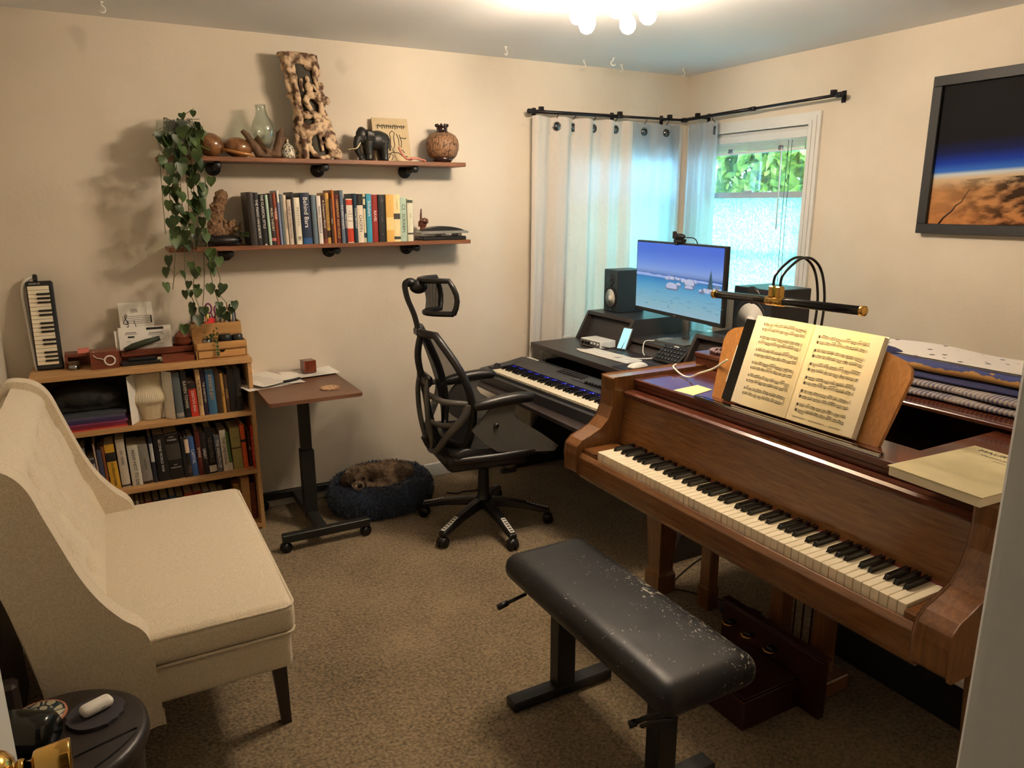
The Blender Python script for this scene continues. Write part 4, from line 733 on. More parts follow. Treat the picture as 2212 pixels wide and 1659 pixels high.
m = MB().mat('neon').box(-3.095, -3.062, -.085, -.079, ZB + .11, ZB + .178, rot=(0, .12, 0)).box(-3.125, -3.085, -.095, -.09, ZB + .135, ZB + .158, rot=(0, -.35, 0)); solo(m, 'sticky_flags', 'neon coral sticky flags in front of the scissors', 'sticky notes')
# ================================================================== on the upper shelf
ZU = SZU
# hanging plant in glass bowl
root = thing('hanging_plant', 'long trailing pothos hanging from a glass vessel at the shelf end', 'plant', (-3.15, -.12, ZU))
glass('vase_glass', (243, 248, 245), a=.05, rough=.03)
m = MB().mat('vase_glass', True); pf = [(.050, 0), (.066, .004), (.083, .03), (.090, .075), (.088, .12), (.084, .155)]; m.lathe(pf + [(r_ - .0025, z) for r_, z in pf[::-1][:-1]] + [(.048, .004), (0, .004)], (-3.148, -.105, ZU), seg=32); m.build('glass_vessel', root)
stems = MB().mat('bark', True); plain('vine_stem', (92, 96, 52), .6); stems = MB().mat('vine_stem', True); lv = MB().mat('leaf_plant', True); r = random.Random(21)
def leaf(p, s, yaw, droop, roll=0):
    """heart leaf hanging from p; tip points down for droop=90"""
    q = Euler((roll, 0, 0)).to_matrix(); q = Matrix.Rotation(yaw, 3, 'Z') @ Matrix.Rotation(math.radians(droop), 3, 'Y') @ q
    o = [(0, 0), (-.10, .28), (.05, .46), (.35, .48), (.70, .30), (1.05, .0)]
    mid = [(0, 0, 0), (.35, 0, -.05), (.70, 0, -.03), (1.05, 0, 0)]
    vs = [Vector(t) for t in mid] + [Vector((x, y, .07)) for x, y in o[1:5]] + [Vector((x, -y, .07)) for x, y in o[1:5]]
    fs = [(0, 1, 5, 4), (1, 6, 5), (1, 2, 7, 6), (2, 3, 7), (0, 8, 9, 1), (1, 9, 10), (1, 10, 11, 2), (2, 11, 3)]
    fs = [(0, 4, 5), (0, 5, 1), (1, 5, 6), (1, 6, 2), (2, 6, 7), (2, 7, 3), (0, 9, 8), (0, 1, 9), (1, 10, 9), (1, 2, 10), (2, 11, 10), (2, 3, 11)]
    lv.add([Vector(p) + q @ (v * s) for v in vs], fs, True)
vines = [  # (x,z) polyline near the wall, in front of shelf front
 [(-3.15, 1.99), (-3.16, 1.93), (-3.165, 1.80), (-3.17, 1.6), (-3.18, 1.42), (-3.19, 1.27), (-3.16, 1.16), (-3.20, 1.06)],
 [(-3.13, 1.99), (-3.12, 1.92), (-3.11, 1.78), (-3.12, 1.62), (-3.10, 1.45), (-3.11, 1.28), (-3.13, 1.15)],
 [(-3.18, 1.98), (-3.21, 1.90), (-3.22, 1.72), (-3.215, 1.50), (-3.23, 1.36), (-3.25, 1.25)],
 [(-3.10, 1.98), (-3.07, 1.90), (-3.06, 1.75), (-3.075, 1.55), (-3.08, 1.35), (-3.06, 1.20), (-3.03, 1.12), (-2.98, 1.15)],
 [(-3.14, 1.98), (-3.14, 1.86), (-3.14, 1.7), (-3.15, 1.52), (-3.14, 1.38), (-3.16, 1.24), (-3.14, 1.12), (-3.19, 1.05)],
 [(-3.16, 1.98), (-3.17, 1.88), (-3.18, 1.72), (-3.2, 1.6)], [(-3.12, 1.98), (-3.10, 1.88), (-3.08, 1.7), (-3.09, 1.6)],
 [(-3.08, 1.42), (-3.04, 1.30), (-3.05, 1.22), (-3.02, 1.16), (-3.06, 1.08)]]
for k, vn in enumerate(vines):
    y = -.215 - .012 * (k % 3); pts = spline([(x, (-.12 if i == 0 and k != 7 else (-.19 if i == 1 and k != 7 else y)), z + (.02 if i == 1 and k != 7 else 0)) for i, (x, z) in enumerate(vn)], 7); stems.tube(pts, .0018, 5)
    dens = 26 if k < 5 else 12
    for j in range(dens):
        t = .05 + .95 * (j + r.uniform(0, .8)) / dens; p = pts[min(int(t * (len(pts) - 1)), len(pts) - 1)]
        if p.z > 1.45: s = r.uniform(.040, .058)
        else:
            s = r.uniform(.034, .055)
            if r.random() < .42: continue
        side = r.choice((-1, 1)); e = p + Vector((side * r.uniform(.0, .035), r.uniform(-.03, 0), r.uniform(-.005, .03))); stems.tube([p, (p + e) / 2 + Vector((0, 0, .006)), e], .0011, 4)
        leaf(e, s, (-PI / 2) + r.uniform(-1.1, 1.1), r.uniform(55, 95), r.uniform(-.5, .5))
for (x, z, s) in ((-3.125, 2.035, .035), (-3.075, 2.05, .03), (-3.06, 2.0, .045), (-3.05, 1.96, .05), (-3.165, 2.0, .05), (-3.045, 1.90, .04)):
    leaf((x, -.15, z), s, -PI / 2 + r.uniform(-.8, .8), r.uniform(40, 110), .4)
for (a, b) in (((-3.14, 1.99), (-3.075, 2.055)), ((-3.13, 1.99), (-3.055, 2.01)), ((-3.18, 1.98), (-3.26, 1.93)), ((-3.17, 1.99), (-3.235, 1.9)), ((-3.235, 1.86), (-3.25, 1.5))):
    stems.tube([(a[0], -.13, a[1]), ((a[0] + b[0]) / 2, -.16, (a[1] + b[1]) / 2 + .01), (b[0], -.18, b[1])], .0014, 5)
for k in range(26):   # dry roots in the vessel mouth
    a = r.uniform(0, 6.28); stems.tube([(-3.14 + r.uniform(-.03, .03), -.11, ZU + .14), (-3.14 + .06 * math.cos(a), -.12 + .02 * math.sin(a), ZU + .15 + r.uniform(0, .02)), (-3.14 + .075 * math.cos(a), -.17, ZU + .08)], .0013, 4)
stems.build('vines', root); lv.build('leaves', root)
# maracas
def maraca(c, rx, tilt, h0, h1, label, light):
    root = thing('maraca', label, 'maraca', (c[0], c[1], ZU)); c = Vector(c)
    m = MB().mat('gourd', True).ball(c, rx, 28, 18, rot=(0, tilt, 0)); m.build('gourd_head', root)
    MB().mat('oak_light', True).tube([h0, h1], [.0085, .007], 10).build('handle', root)
def gourd(m, n, l, b):
    mp = tc(n, l, (1, 1, 1)); w = n.new('ShaderNodeTexNoise'); w.inputs['Scale'].default_value = 22; w.inputs['Detail'].default_value = 5; l.new(mp.outputs[0], w.inputs['Vector']); r = n.new('ShaderNodeValToRGB')
    r.color_ramp.elements[0].color = srgb((92, 58, 32)) + (1,); r.color_ramp.elements[1].color = srgb((138, 96, 56)) + (1,); r.color_ramp.elements[0].position = .35; r.color_ramp.elements[1].position = .65; l.new(w.outputs['Fac'], r.inputs[0]); l.new(r.outputs[0], b.inputs['Base Color']); b.inputs['Roughness'].default_value = .22; b.inputs['Coat Weight'].default_value = .5
obj_mat('gourd', gourd)
maraca((-3.010, -.115, ZU + .056), (.062, .056, .055), .3, (-2.965, -.15, ZU + .035), (-2.83, -.185, ZU + .009), 'round brown gourd maraca nearer the hanging plant', 0)
maraca((-2.885, -.100, ZU + .0485), (.068, .050, .0475), .1, (-2.825, -.10, ZU + .040), (-2.79, -.10, ZU + .030), 'long brown gourd maraca beside the driftwood', 1)
# driftwood with blown glass
m = MB().mat('driftwood', True)
m.tube(spline([(-2.865, -.125, ZU + .125), (-2.845, -.125, ZU + .105), (-2.815, -.12, ZU + .06), (-2.785, -.115, ZU + .015)], 5), [.010 + .001 * k for k in range(16)], 9)
m.tube(spline([(-2.80, -.13, ZU + .10), (-2.775, -.13, ZU + .06), (-2.745, -.125, ZU + .03), (-2.735, -.12, ZU + .01)], 5), .012, 9)
m.tube(spline([(-2.672, -.11, ZU + .145), (-2.680, -.11, ZU + .12), (-2.690, -.11, ZU + .075), (-2.705, -.11, ZU + .02)], 5), [.009 + .0013 * k for k in range(16)], 9)
m.tube(spline([(-2.652, -.11, ZU + .10), (-2.665, -.11, ZU + .08), (-2.69, -.11, ZU + .05)], 5), .012, 9); m.tube([(-2.69, -.10, ZU + .13), (-2.70, -.11, ZU + .08)], .009, 8)
m.ball((-2.715, -.11, ZU + .02), (.045, .035, .02)).ball((-2.765, -.115, ZU + .013), (.045, .03, .013)).ball((-2.69, -.11, ZU + .055), (.02, .025, .03)); o = m.build('driftwood'); tag(o, 'gnarled driftwood cradling a blown glass vase on the upper shelf', 'driftwood'); mod_remesh(o, .004, 1, .008, .03)
pf = [(.0, .0), (.018, .004), (.034, .028), (.050, .062), (.056, .092), (.048, .125), (.032, .152), (.025, .178), (.0245, .198), (.026, .205)]; ax = (-.055, .03, 1)
solo(MB().mat('vase_glass', True).lathe(pf + [(max(0, r_ - .002), z + .001) for r_, z in pf[::-1]], (-2.758, -.125, ZU + .042), ax, 32), 'glass_vase', 'clear blown glass vase resting in the driftwood', 'vase')
# patterned teapot
def dots(m, n, l, b):
    mp = tc(n, l); ch = n.new('ShaderNodeTexVoronoi'); ch.inputs['Scale'].default_value = 130; l.new(mp.outputs[0], ch.inputs['Vector']); r = n.new('ShaderNodeValToRGB'); r.color_ramp.interpolation = 'CONSTANT'; r.color_ramp.elements[0].color = srgb((44, 44, 52)) + (1,); r.color_ramp.elements[1].color = srgb((214, 208, 186)) + (1,); r.color_ramp.elements[1].position = .4; l.new(ch.outputs['Distance'], r.inputs[0]); l.new(r.outputs[0], b.inputs['Base Color']); b.inputs['Roughness'].default_value = .15
obj_mat('pattern_glaze', dots)
root = thing('sugar_pot', 'small patterned ceramic pot with lid and gold handle', 'pot', (-2.655, -.13, ZU))
MB().mat('pattern_glaze', True).lathe([(.022, 0), (.031, .006), (.034, .022), (.032, .04), (.026, .05)], (-2.655, -.13, ZU), seg=26).build('pot_body', root)
MB().mat('pattern_glaze', True).lathe([(.028, .05), (.026, .058), (.014, .070), (.004, .076), (.006, .082), (.004, .09), (0, .094)], (-2.655, -.13, ZU), seg=24).build('lid', root)
MB().mat('brass', True).tube([(-2.623, -.13, ZU + .038), (-2.606, -.13, ZU + .04), (-2.600, -.13, ZU + .028), (-2.608, -.13, ZU + .016), (-2.622, -.13, ZU + .014)], .0028, 7).build('handle', root)
# carved wooden totem
def bonewood(m, n, l, b):
    mp = tc(n, l); w = n.new('ShaderNodeTexNoise'); w.inputs['Scale'].default_value = 30; w.inputs['Detail'].default_value = 6; l.new(mp.outputs[0], w.inputs['Vector']); r = n.new('ShaderNodeValToRGB')
    r.color_ramp.elements[0].color = srgb((84, 56, 38)) + (1,); r.color_ramp.elements[1].color = srgb((206, 178, 144)) + (1,); r.color_ramp.elements[0].position = .40; r.color_ramp.elements[1].position = .56; l.new(w.outputs['Fac'], r.inputs[0]); l.new(r.outputs[0], b.inputs['Base Color']); b.inputs['Roughness'].default_value = .7
obj_mat('bone_wood', bonewood); plain('dark_carving', (62, 58, 46), .7, var=.45, vs=60, bump=.5, bs=60)
root = thing('carved_totem', 'tall pale root wood carving of figures, leaning on the wall', 'carving', (-2.50, -.12, ZU))
TX = Matrix(((1, 0, -.155, 0), (0, 1, .06, 0), (0, 0, 1, 0), (0, 0, 0, 1))); TX = Matrix.Translation((-2.498, -.125, ZU)) @ TX
m = MB(); m.X = TX; m.mat('dark_carving', True)
m.lathe([(.058, 0), (.068, .02), (.066, .12), (.060, .25), (.066, .40), (.070, .49), (.0, .492)], (0, 0, 0), seg=24, sy=.62, sx=.95); m.build('carved_core', root)
m = MB(); m.X = TX; m.mat('bone_wood', True); r = random.Random(31)
# frame of root strands around the recess
for side, xs in ((-1, (-.080, -.068, -.058)), (1, (.080, .070, .062))):
    for x in xs:
        pts = [(x + r.uniform(-.007, .007) + (.01 * side if z < .12 else 0) - (side * .012 if .2 < z < .42 else 0), -.012 - .014 * r.random() - (.02 if abs(x) < .07 else 0), z) for z in [k * .49 / 14 for k in range(15)]]; m.tube(pts, [r.uniform(.010, .017) for _ in pts], 8)
m.tube([(.088 * math.cos(a), .048 * math.sin(a), .484) for a in [2 * PI * k / 20 for k in range(21)]], .012, 8)
for k in range(9): m.ball((-.07 + k * .0175, -.040, .465 + r.uniform(-.012, .012)), (.016, .016, .02), 10, 8)
m.ball((-.052, -.038, .43), (.024, .014, .045), 12, 8).ball((.03, -.044, .44), (.02, .012, .03), 12, 8).ball((-.046, -.042, .38), (.014, .012, .03), 10, 8)
for z0, a0, a1 in ((.205, -.075, .085), (.150, -.07, .09), (.128, -.075, .085)):
    m.tube(spline([(a0, -.028, z0 + .012), (a0 * .4, -.052, z0 - .006), (.0, -.056, z0 + .004), (a1 * .5, -.052, z0 - .012), (a1, -.03, z0 - .03)], 5), .012 if z0 > .2 else .016, 8)
for k in range(6): m.ball((-.045 + k * .02, -.052, .213 + .003 * (k % 2)), (.011, .011, .013), 10, 8)
m.ball((.018, -.052, .175), (.022, .013, .018), 12, 8).ball((.045, -.05, .168), (.018, .013, .016), 12, 8)
c = Vector((-.0, -.042, .068))
m.tube([c + Vector((.058 * math.cos(a) + .008, -.004, .062 * math.sin(a))) for a in [2 * PI * k / 24 for k in range(25)]], [.013 + .003 * math.sin(3 * k) for k in range(25)], 9)
m.ball((.045, -.062, .075), (.022, .016, .034), 12, 8).ball((.06, -.06, .03), (.026, .02, .024), 12, 8).ball((.085, -.05, .03), (.02, .02, .028), 10, 8).tube([(.012, -.05, .12), (.010, -.055, .04)], .008, 7)
m.ball((-.085, -.01, .03), (.02, .03, .03), 10, 8).ball((.098, -.012, .285), (.018, .01, .022), 8, 6)
for k in range(26):
    s = r.choice((-1, 1)); m.ball((s * r.uniform(.07, .088), r.uniform(-.03, .0), r.uniform(.02, .48)), (r.uniform(.008, .016), .012, r.uniform(.012, .03)), 8, 6)
o = m.build('root_frame', root); mod_remesh(o, .0045, 1, .006, .02)
m = MB(); m.X = TX; m.mat('bone_wood', True)     # seated figure: torso, arms, crossed legs
m.ball((.012, -.050, .372), (.012, .011, .017), 12, 8).ball((.010, -.052, .335), (.020, .013, .026), 12, 8).ball((.012, -.055, .30), (.026, .016, .02), 12, 8)
m.tube([(-.018, -.05, .372), (-.027, -.056, .345), (-.022, -.056, .315)], [.008, .008, .006], 8).tube([(.03, -.05, .348), (.05, -.055, .315), (.022, -.062, .300)], [.008, .009, .008], 8)
m.tube([(-.008, -.055, .292), (-.024, -.060, .268), (-.006, -.062, .228), (.004, -.06, .20)], [.015, .017, .012, .008], 9).tube([(.028, -.052, .285), (.05, -.056, .262), (.042, -.056, .225), (.046, -.052, .195)], [.014, .013, .010, .007], 9).tube([(.004, -.06, .202), (.004, -.066, .190)], .008, 7)
m.build('carved_figure', root)
# elephant, side view, head to the left
plain('elephant_black', (26, 27, 25), .42, var=.25, vs=40, bump=.25, bs=120); plain('tusk', (226, 208, 158), .35)
root = thing('elephant_figurine', 'black wooden elephant figurine with pale tusks, facing left', 'figurine', (-2.215, -.12, ZU))
EX = Matrix.Translation((-2.218, -.12, ZU)) @ Matrix.Rotation(math.radians(12), 4, 'Z') @ Matrix.Scale(1.0, 4)
m = MB(); m.X = EX; m.mat('elephant_black', True)
m.ball((.030, 0, .105), (.068, .042, .050), 20, 14).ball((.062, 0, .098), (.040, .040, .050), 16, 12).ball((-.02, 0, .105), (.045, .040, .050), 16, 12).ball((-.060, 0, .128), (.034, .030, .036), 16, 12).ball((-.063, 0, .150), (.020, .022, .018), 12, 8).ball((-.070, 0, .108), (.024, .024, .030), 12, 8)
m.tube(spline([(-.082, 0, .115), (-.092, 0, .085), (-.092, 0, .055), (-.080, 0, .030), (-.064, 0, .020), (-.052, 0, .026)], 4), [.022 - .0007 * k for k in range(21)], 10)
for x, y in ((-.035, -.024), (-.022, .024), (.058, -.024), (.070, .024)):
    m.tube([(x, y, .10), (x - .003, y, .055), (x, y, .022), (x - .002, y, .004)], [.026, .019, .0175, .020], 12)
m.cyl((-.066, 0, 0), (-.066, 0, .012), .018, seg=12)
m.tube([(.098, 0, .12), (.106, 0, .09), (.104, 0, .055)], [.006, .004, .006], 7); o = m.build('body', root); mod_remesh(o, .0035, 3)
for s in (-1, 1):
    m = MB(); m.X = EX; m.mat('elephant_black', True).grid(lambda u, v, s=s: (-.052 + .040 * u + .006 * v, s * (.030 + .012 * u + .004 * math.sin(v * 5)), .150 - .066 * v - .012 * u * (1 - v) + .006 * math.sin(u * 3)), 6, 6); o = m.build('ear', root); k = o.modifiers.new('s', 'SOLIDIFY'); k.thickness = .004
    m = MB(); m.X = EX; m.mat('tusk', True).tube(spline([(-.080, s * .014, .088), (-.098, s * .020, .066), (-.118, s * .024, .056), (-.132, s * .024, .056)], 4), [.0042 - .00026 * k for k in range(13)], 8).build('tusk', root)
# stone slab with a carved-looking drawing
plain('slab', (196, 178, 142), .8, var=.15, vs=25, bump=.3, bs=80); plain('sketch', (66, 60, 52), .8)
root = thing('drawing_slab', 'thin stone slab with a dark ink drawing behind the elephant', 'plaque', (-2.09, -.05, ZU))
SX_ = Matrix.Translation((-2.192, -.085, ZU)) @ Matrix.Rotation(math.radians(-12), 4, 'X'); m = MB(); m.X = SX_; m.mat('slab').box(0, .20, 0, .008, 0, .232, bev=.001); m.build('slab_stone', root)
m = MB(); m.X = SX_; m.mat('sketch'); r = random.Random(2)
m.box(.02, .185, -.0012, 0, .188, .192)
for k in range(13): x = .028 + k * .012; h = r.uniform(.012, .024); m.box(x, x + .005, -.0012, 0, .190 - h * .7, .190 + h * .4, rot=(0, r.uniform(-.3, .3), 0))
for a, b in (([(.05, .10), (.045, .13), (.06, .155), (.075, .13), (.07, .10)], 1), ([(.09, .15), (.105, .165), (.12, .155), (.112, .13), (.115, .09), (.10, .06), (.092, .09), (.095, .13), (.09, .15)], 1), ([(.13, .15), (.14, .12), (.138, .09), (.15, .08), (.155, .11), (.145, .145)], 1), ([(.15, .13), (.18, .126), (.182, .132)], 1), ([(.07, .04), (.10, .052), (.13, .05), (.15, .035), (.18, .03)], 1), ([(.075, .02), (.085, .045), (.10, .03), (.09, .012)], 1), ([(.14, .058), (.155, .065), (.165, .05)], 1)):
    m.tube([(x, -.0008, z) for x, z in a], .0022, 5)
m.build('ink_drawing', root)
def rope(m, n, l, b):
    mp = tc(n, l); w = n.new('ShaderNodeTexWave'); w.inputs['Scale'].default_value = 70; l.new(mp.outputs[0], w.inputs['Vector']); r = n.new('ShaderNodeValToRGB'); r.color_ramp.interpolation = 'CONSTANT'; r.color_ramp.elements[0].color = srgb((176, 60, 50)) + (1,); r.color_ramp.elements[1].color = srgb((224, 190, 170)) + (1,); r.color_ramp.elements[1].position = .62; l.new(w.outputs['Fac'], r.inputs[0]); l.new(r.outputs[0], b.inputs['Base Color']); b.inputs['Roughness'].default_value = .8
obj_mat('red_rope', rope)
m = MB().mat('red_rope', True); pts = spline([(-2.078, -.125, ZU + .075), (-2.066, -.14, ZU + .04), (-2.045, -.155, ZU + .014), (-2.01, -.15, ZU + .020), (-1.98, -.145, ZU + .018), (-1.945, -.15, ZU + .006)], 8); m.tube(pts, .0055, 8); m.tube([p + Vector((.012, .008, -.002)) for p in pts[14:]], .005, 8); m.tube([p + Vector((.006, -.010, -.004 if p.z > ZU + .012 else 0)) for p in pts[20:]], .005, 8); solo(m, 'braided_cord', 'red and white braided cord lying before the stone slab', 'cord')
# round brown vase
def crackle(m, n, l, b):
    mp = tc(n, l, (1, 1, .22)); v = n.new('ShaderNodeTexVoronoi'); v.feature = 'DISTANCE_TO_EDGE'; v.inputs['Scale'].default_value = 85; l.new(mp.outputs[0], v.inputs['Vector']); r = n.new('ShaderNodeValToRGB'); r.color_ramp.elements[0].color = srgb((52, 32, 22)) + (1,); r.color_ramp.elements[1].color = srgb((150, 112, 80)) + (1,); r.color_ramp.elements[0].position = .02; r.color_ramp.elements[1].position = .10; l.new(v.outputs['Distance'], r.inputs[0]); l.new(r.outputs[0], b.inputs['Base Color']); b.inputs['Roughness'].default_value = .6
    bp = n.new('ShaderNodeBump'); bp.inputs['Strength'].default_value = .6; bp.inputs['Distance'].default_value = .004; l.new(r.outputs[0], bp.inputs['Height']); l.new(bp.outputs[0], b.inputs['Normal'])
obj_mat('crackle_clay', crackle); plain('dark_glaze', (44, 26, 22), .15)
root = thing('round_vase', 'round brown vase with vertical crackle and dark fluted neck', 'vase', (-1.825, -.12, ZU))
MB().mat('dark_glaze', True).lathe([(.046, 0), (.048, .008), (.066, .026)], (-1.825, -.12, ZU), seg=36).build('foot', root)
MB().mat('crackle_clay', True).lathe([(.066, .026), (.078, .04), (.089, .070), (.091, .095), (.086, .120), (.072, .142), (.052, .154)], (-1.825, -.12, ZU), seg=40).build('vase_body', root)
m = MB().mat('dark_glaze', True).lathe([(.052, .154), (.034, .160), (.029, .170), (.030, .188), (.034, .194)], (-1.825, -.12, ZU), seg=36)
for k in range(9): a = 2 * PI * k / 9; m.ball((-1.825 + .031 * math.cos(a), -.12 + .031 * math.sin(a), ZU + .194), (.008, .008, .009), 8, 6)
m.build('neck', root)
# ================================================================== lower shelf things
ZL = SZL
pf = [(.045, 0), (.058, .006), (.064, .05), (.060, .085), (.056, .095)]
solo(MB().mat('vase_glass', True).lathe(pf + [(r_ - .002, z) for r_, z in pf[::-1][:-1]] + [(.04, .004), (0, .004)], (-3.165, -.09, ZL), seg=28), 'glass_bowl', 'clear glass bowl behind the vines on the lower shelf', 'bowl')
def coral(m, n, l, b):
    mp = tc(n, l); w = n.new('ShaderNodeTexVoronoi'); w.inputs['Scale'].default_value = 70; l.new(mp.outputs[0], w.inputs['Vector']); r = n.new('ShaderNodeValToRGB'); r.color_ramp.elements[0].color = srgb((52, 34, 22)) + (1,); r.color_ramp.elements[1].color = srgb((128, 98, 70)) + (1,); r.color_ramp.elements[1].position = .55; l.new(w.outputs['Distance'], r.inputs[0]); l.new(r.outputs[0], b.inputs['Base Color']); b.inputs['Roughness'].default_value = .9
obj_mat('coral_brown', coral)
root = thing('coral_sculpture', 'brown coral-like sculpture on a black stone base, beside the books', 'sculpture', (-3.0, -.12, ZL))
m = MB().mat('coral_brown', True); r = random.Random(8)
for (x, z, s) in ((-3.02, .07, .040), (-3.03, .10, .036), (-3.02, .14, .034), (-3.01, .18, .034), (-2.995, .215, .032), (-2.985, .235, .028), (-3.045, .065, .03), (-2.97, .085, .028), (-2.955, .095, .026), (-2.935, .085, .024), (-2.98, .065, .03)):
    m.ball((x + .005, -.12, ZL + z), (s, s * .75, s), 12, 8)
for k in range(120):
    a = r.choice(((-3.015, .10, .04), (-3.01, .18, .036), (-2.985, .23, .028), (-2.95, .09, .035))); u = Vector((r.gauss(0, 1), r.gauss(0, 1), r.gauss(0, 1))).normalized(); m.ball((a[0] + u.x * a[2], -.12 + u.y * a[2] * .75, ZL + a[1] + u.z * a[2]), r.uniform(.005, .010), 6, 4)
o = m.build('coral_body', root); mod_remesh(o, .0035, 0, .008, .012)
m = MB().mat('black_plastic', True).ball((-2.995, -.12, ZL + .026), (.092, .05, .028), 20, 12).ball((-3.055, -.12, ZL + .032), (.03, .04, .026), 14, 8).box(-3.07, -2.92, -.15, -.09, ZL + .0005, ZL + .01); o = m.build('stone_base', root); mod_remesh(o, .005, 3)
root = thing('leaf_sprig', 'small grey-green leaf sprig in a glass tube beside the coral sculpture', 'sprig', (-2.90, -.15, ZL)); lv = MB().mat('leaf_plant', True)
for (x, z, s, y_) in ((-2.945, .075, .05, 0.2), (-2.905, .11, .045, -2.4), (-2.90, .06, .045, -1.2)): leaf((x, -.15, ZL + z), s, y_, 25, .3)
lv.build('leaves', root); MB().mat('vase_glass', True).lathe([(.014, 0), (.016, .002), (.016, .06), (.013, .06), (.013, .004), (0, .004)], (-2.906, -.15, ZL), seg=16).build('glass_tube', root)
# carved hand
plain('hand_wood', (88, 48, 32), .35, var=.2)
root = thing('carved_hand', 'small brown carved hand pointing one finger up, on the lower shelf', 'figurine', (-1.955, -.12, ZL + .0))
m = MB().mat('hand_wood', True); hx = -1.945; hz = ZL + .045
m.tube([(hx, -.10, ZL), (hx, -.10, hz + .02)], [.018, .016], 12); m.ball((hx, -.10, hz + .045), (.024, .014, .028), 16, 10)
m.tube([(hx - .010, -.102, hz + .06), (hx - .010, -.102, hz + .09), (hx - .008, -.103, hz + .125)], [.0075, .0065, .0035], 9)
for k, x in enumerate((.003, .012, .020)): m.tube([(hx + x, -.100, hz + .064), (hx + x + .001, -.116, hz + .072 - .004 * k), (hx + x, -.121, hz + .056 - .003 * k), (hx + x - .002, -.114, hz + .047)], [.0065, .0065, .006, .005], 8)
m.tube([(hx - .020, -.10, hz + .03), (hx - .024, -.112, hz + .055), (hx - .014, -.120, hz + .062), (hx - .004, -.120, hz + .060)], [.008, .007, .006, .005], 8); o = m.build('hand', root); mod_remesh(o, .0025, 2)
# grey and black hole punch / stack
root = thing('hole_punch', 'large black and grey paper hole punch at the shelf end', 'hole punch', (-1.83, -.11, ZL))
MB().mat('black_plastic').box(-1.975, -1.715, -.175, -.05, ZL, ZL + .020, bev=.004).build('base_tray', root)
m = MB().mat('steel');
for x in (-1.95, -1.85, -1.75): m.box(x - .012, x + .012, -.165, -.075, ZL + .020, ZL + .036, bev=.002)
m.build('punch_block', root); plain('grey_plastic', (128, 128, 124), .4)
MB().mat('grey_plastic').prism([(-1.985, ZL + .036), (-1.705, ZL + .036), (-1.70, ZL + .044), (-1.715, ZL + .050), (-1.965, ZL + .050), (-1.99, ZL + .042)], 'y', -.178, -.060).build('lever_frame', root)
MB().mat('black_plastic', True).prism([(-1.965 + .25 * k / 14, ZL + .050 + .024 * math.sin(PI * k / 14) ** .8) for k in range(15)], 'y', -.155, -.065).build('lever_cover', root)
# ================================================================== rolling side table
TZ = .745
root = thing('rolling_table', 'small wood-topped rolling table on a dark metal H base', 'table', (-2.72, -.32, 0))
m = MB().mat('table_wood'); m.prism([(-2.930, -.60), (-2.920, -.612), (-2.50, -.612), (-2.488, -.60), (-2.488, -.045), (-2.50, -.033), (-2.920, -.033), (-2.930, -.045)], 'z', TZ - .018, TZ); m.build('table_top', root)
m = MB().mat('dark_metal'); m.box(-2.755, -2.69, -.385, -.325, .06, .42, bev=.003).box(-2.748, -2.697, -.379, -.331, .42, TZ - .03, bev=.002); m.box(-2.84, -2.60, -.45, -.25, TZ - .03, TZ - .018, bev=.002); m.build('post', root)
m = MB().mat('dark_metal'); m.box(-2.75, -2.695, -.585, -.045, .052, .088, bev=.003).box(-2.92, -2.49, -.625, -.585, .052, .092, bev=.003).box(-2.92, -2.49, -.05, -.012, .052, .092, bev=.003); m.build('base_frame', root)
m = MB().mat('black_plastic', True).tube([(-2.69, -.45, TZ - .03), (-2.675, -.47, TZ - .05), (-2.68, -.44, TZ - .06)], .004, 6); m.build('height_lever', root)
def caster(x, y, root, r_=.027, a=0, nm='caster'):
    m = MB().mat('black_plastic', True); c = math.cos(a); s = math.sin(a); m.cyl((x, y, r_ * 1.2), (x, y, 2 * r_ + .006), .008, seg=10)
    for o in (-.010, .010): m.cyl((x + s * (o - .006), y - c * (o - .006), r_), (x + s * (o + .006), y - c * (o + .006), r_), r_, seg=20)
    m.ball((x, y, r_ * 1.25), (r_ * .85, r_ * .7, r_ * .8), 12, 8); return m.build(nm, root)
for x, y in ((-2.905, -.605), (-2.51, -.605), (-2.905, -.032), (-2.51, -.032)): caster(x, y, root, .025, .5)
def paper_sheet(name, label, cx, cy, w, h, ang, z, curl=0.0, marks=True, cat='papers', group=None, th=.0008):
    m = MB().mat('paper'); m.X = Matrix.Translation((cx, cy, z)) @ Matrix.Rotation(ang, 4, 'Z')
    m.grid(lambda u, v: ((u - .5) * w, (v - .5) * h, th + curl * (2 * u - 1) ** 2 * v), 8, 8); m.grid(lambda u, v: ((.5 - u) * w, (v - .5) * h, curl * (2 * u - 1) ** 2 * v), 8, 8)
    if marks:
        m.mat('ink'); r = random.Random(int(cx * 100))
        for k in range(9):
            v = -.4 + k * .09; m.quad((-w * .38, h * v, th + .0006), (w * r.uniform(0, .38), h * v, th + .0006), (w * .3, h * (v + .012), th + .0006), (-w * .38, h * (v + .012), th + .0006))
    return solo(m, name, label, cat, group)
z = TZ + .0005
for i, (cx, cy, w, h, a, cu, lab) in enumerate(((-2.85, -.19, .30, .21, .25, .004, 'lowest loose white sheet on the rolling table, beside the bookcase'), (-2.84, -.16, .30, .22, -.05, .003, 'open white booklet page on the papers on the rolling table'), (-2.62, -.10, .28, .17, .12, .006, 'white sheet under the wooden cube on the rolling table'), (-2.87, -.15, .22, .28, .5, .008, 'curled top sheet of the paper pile on the rolling table'))):
    paper_sheet('paper_sheet', lab, cx, cy, w, h, a, z, cu, True, 'paper', 'loose papers on the rolling table'); z += .0045
solo(MB().mat('black_plastic', True).cyl((-2.79, -.265, TZ + .016), (-2.70, -.225, TZ + .016), .006, seg=10), 'pen', 'black pen lying at the edge of the table papers', 'pen')
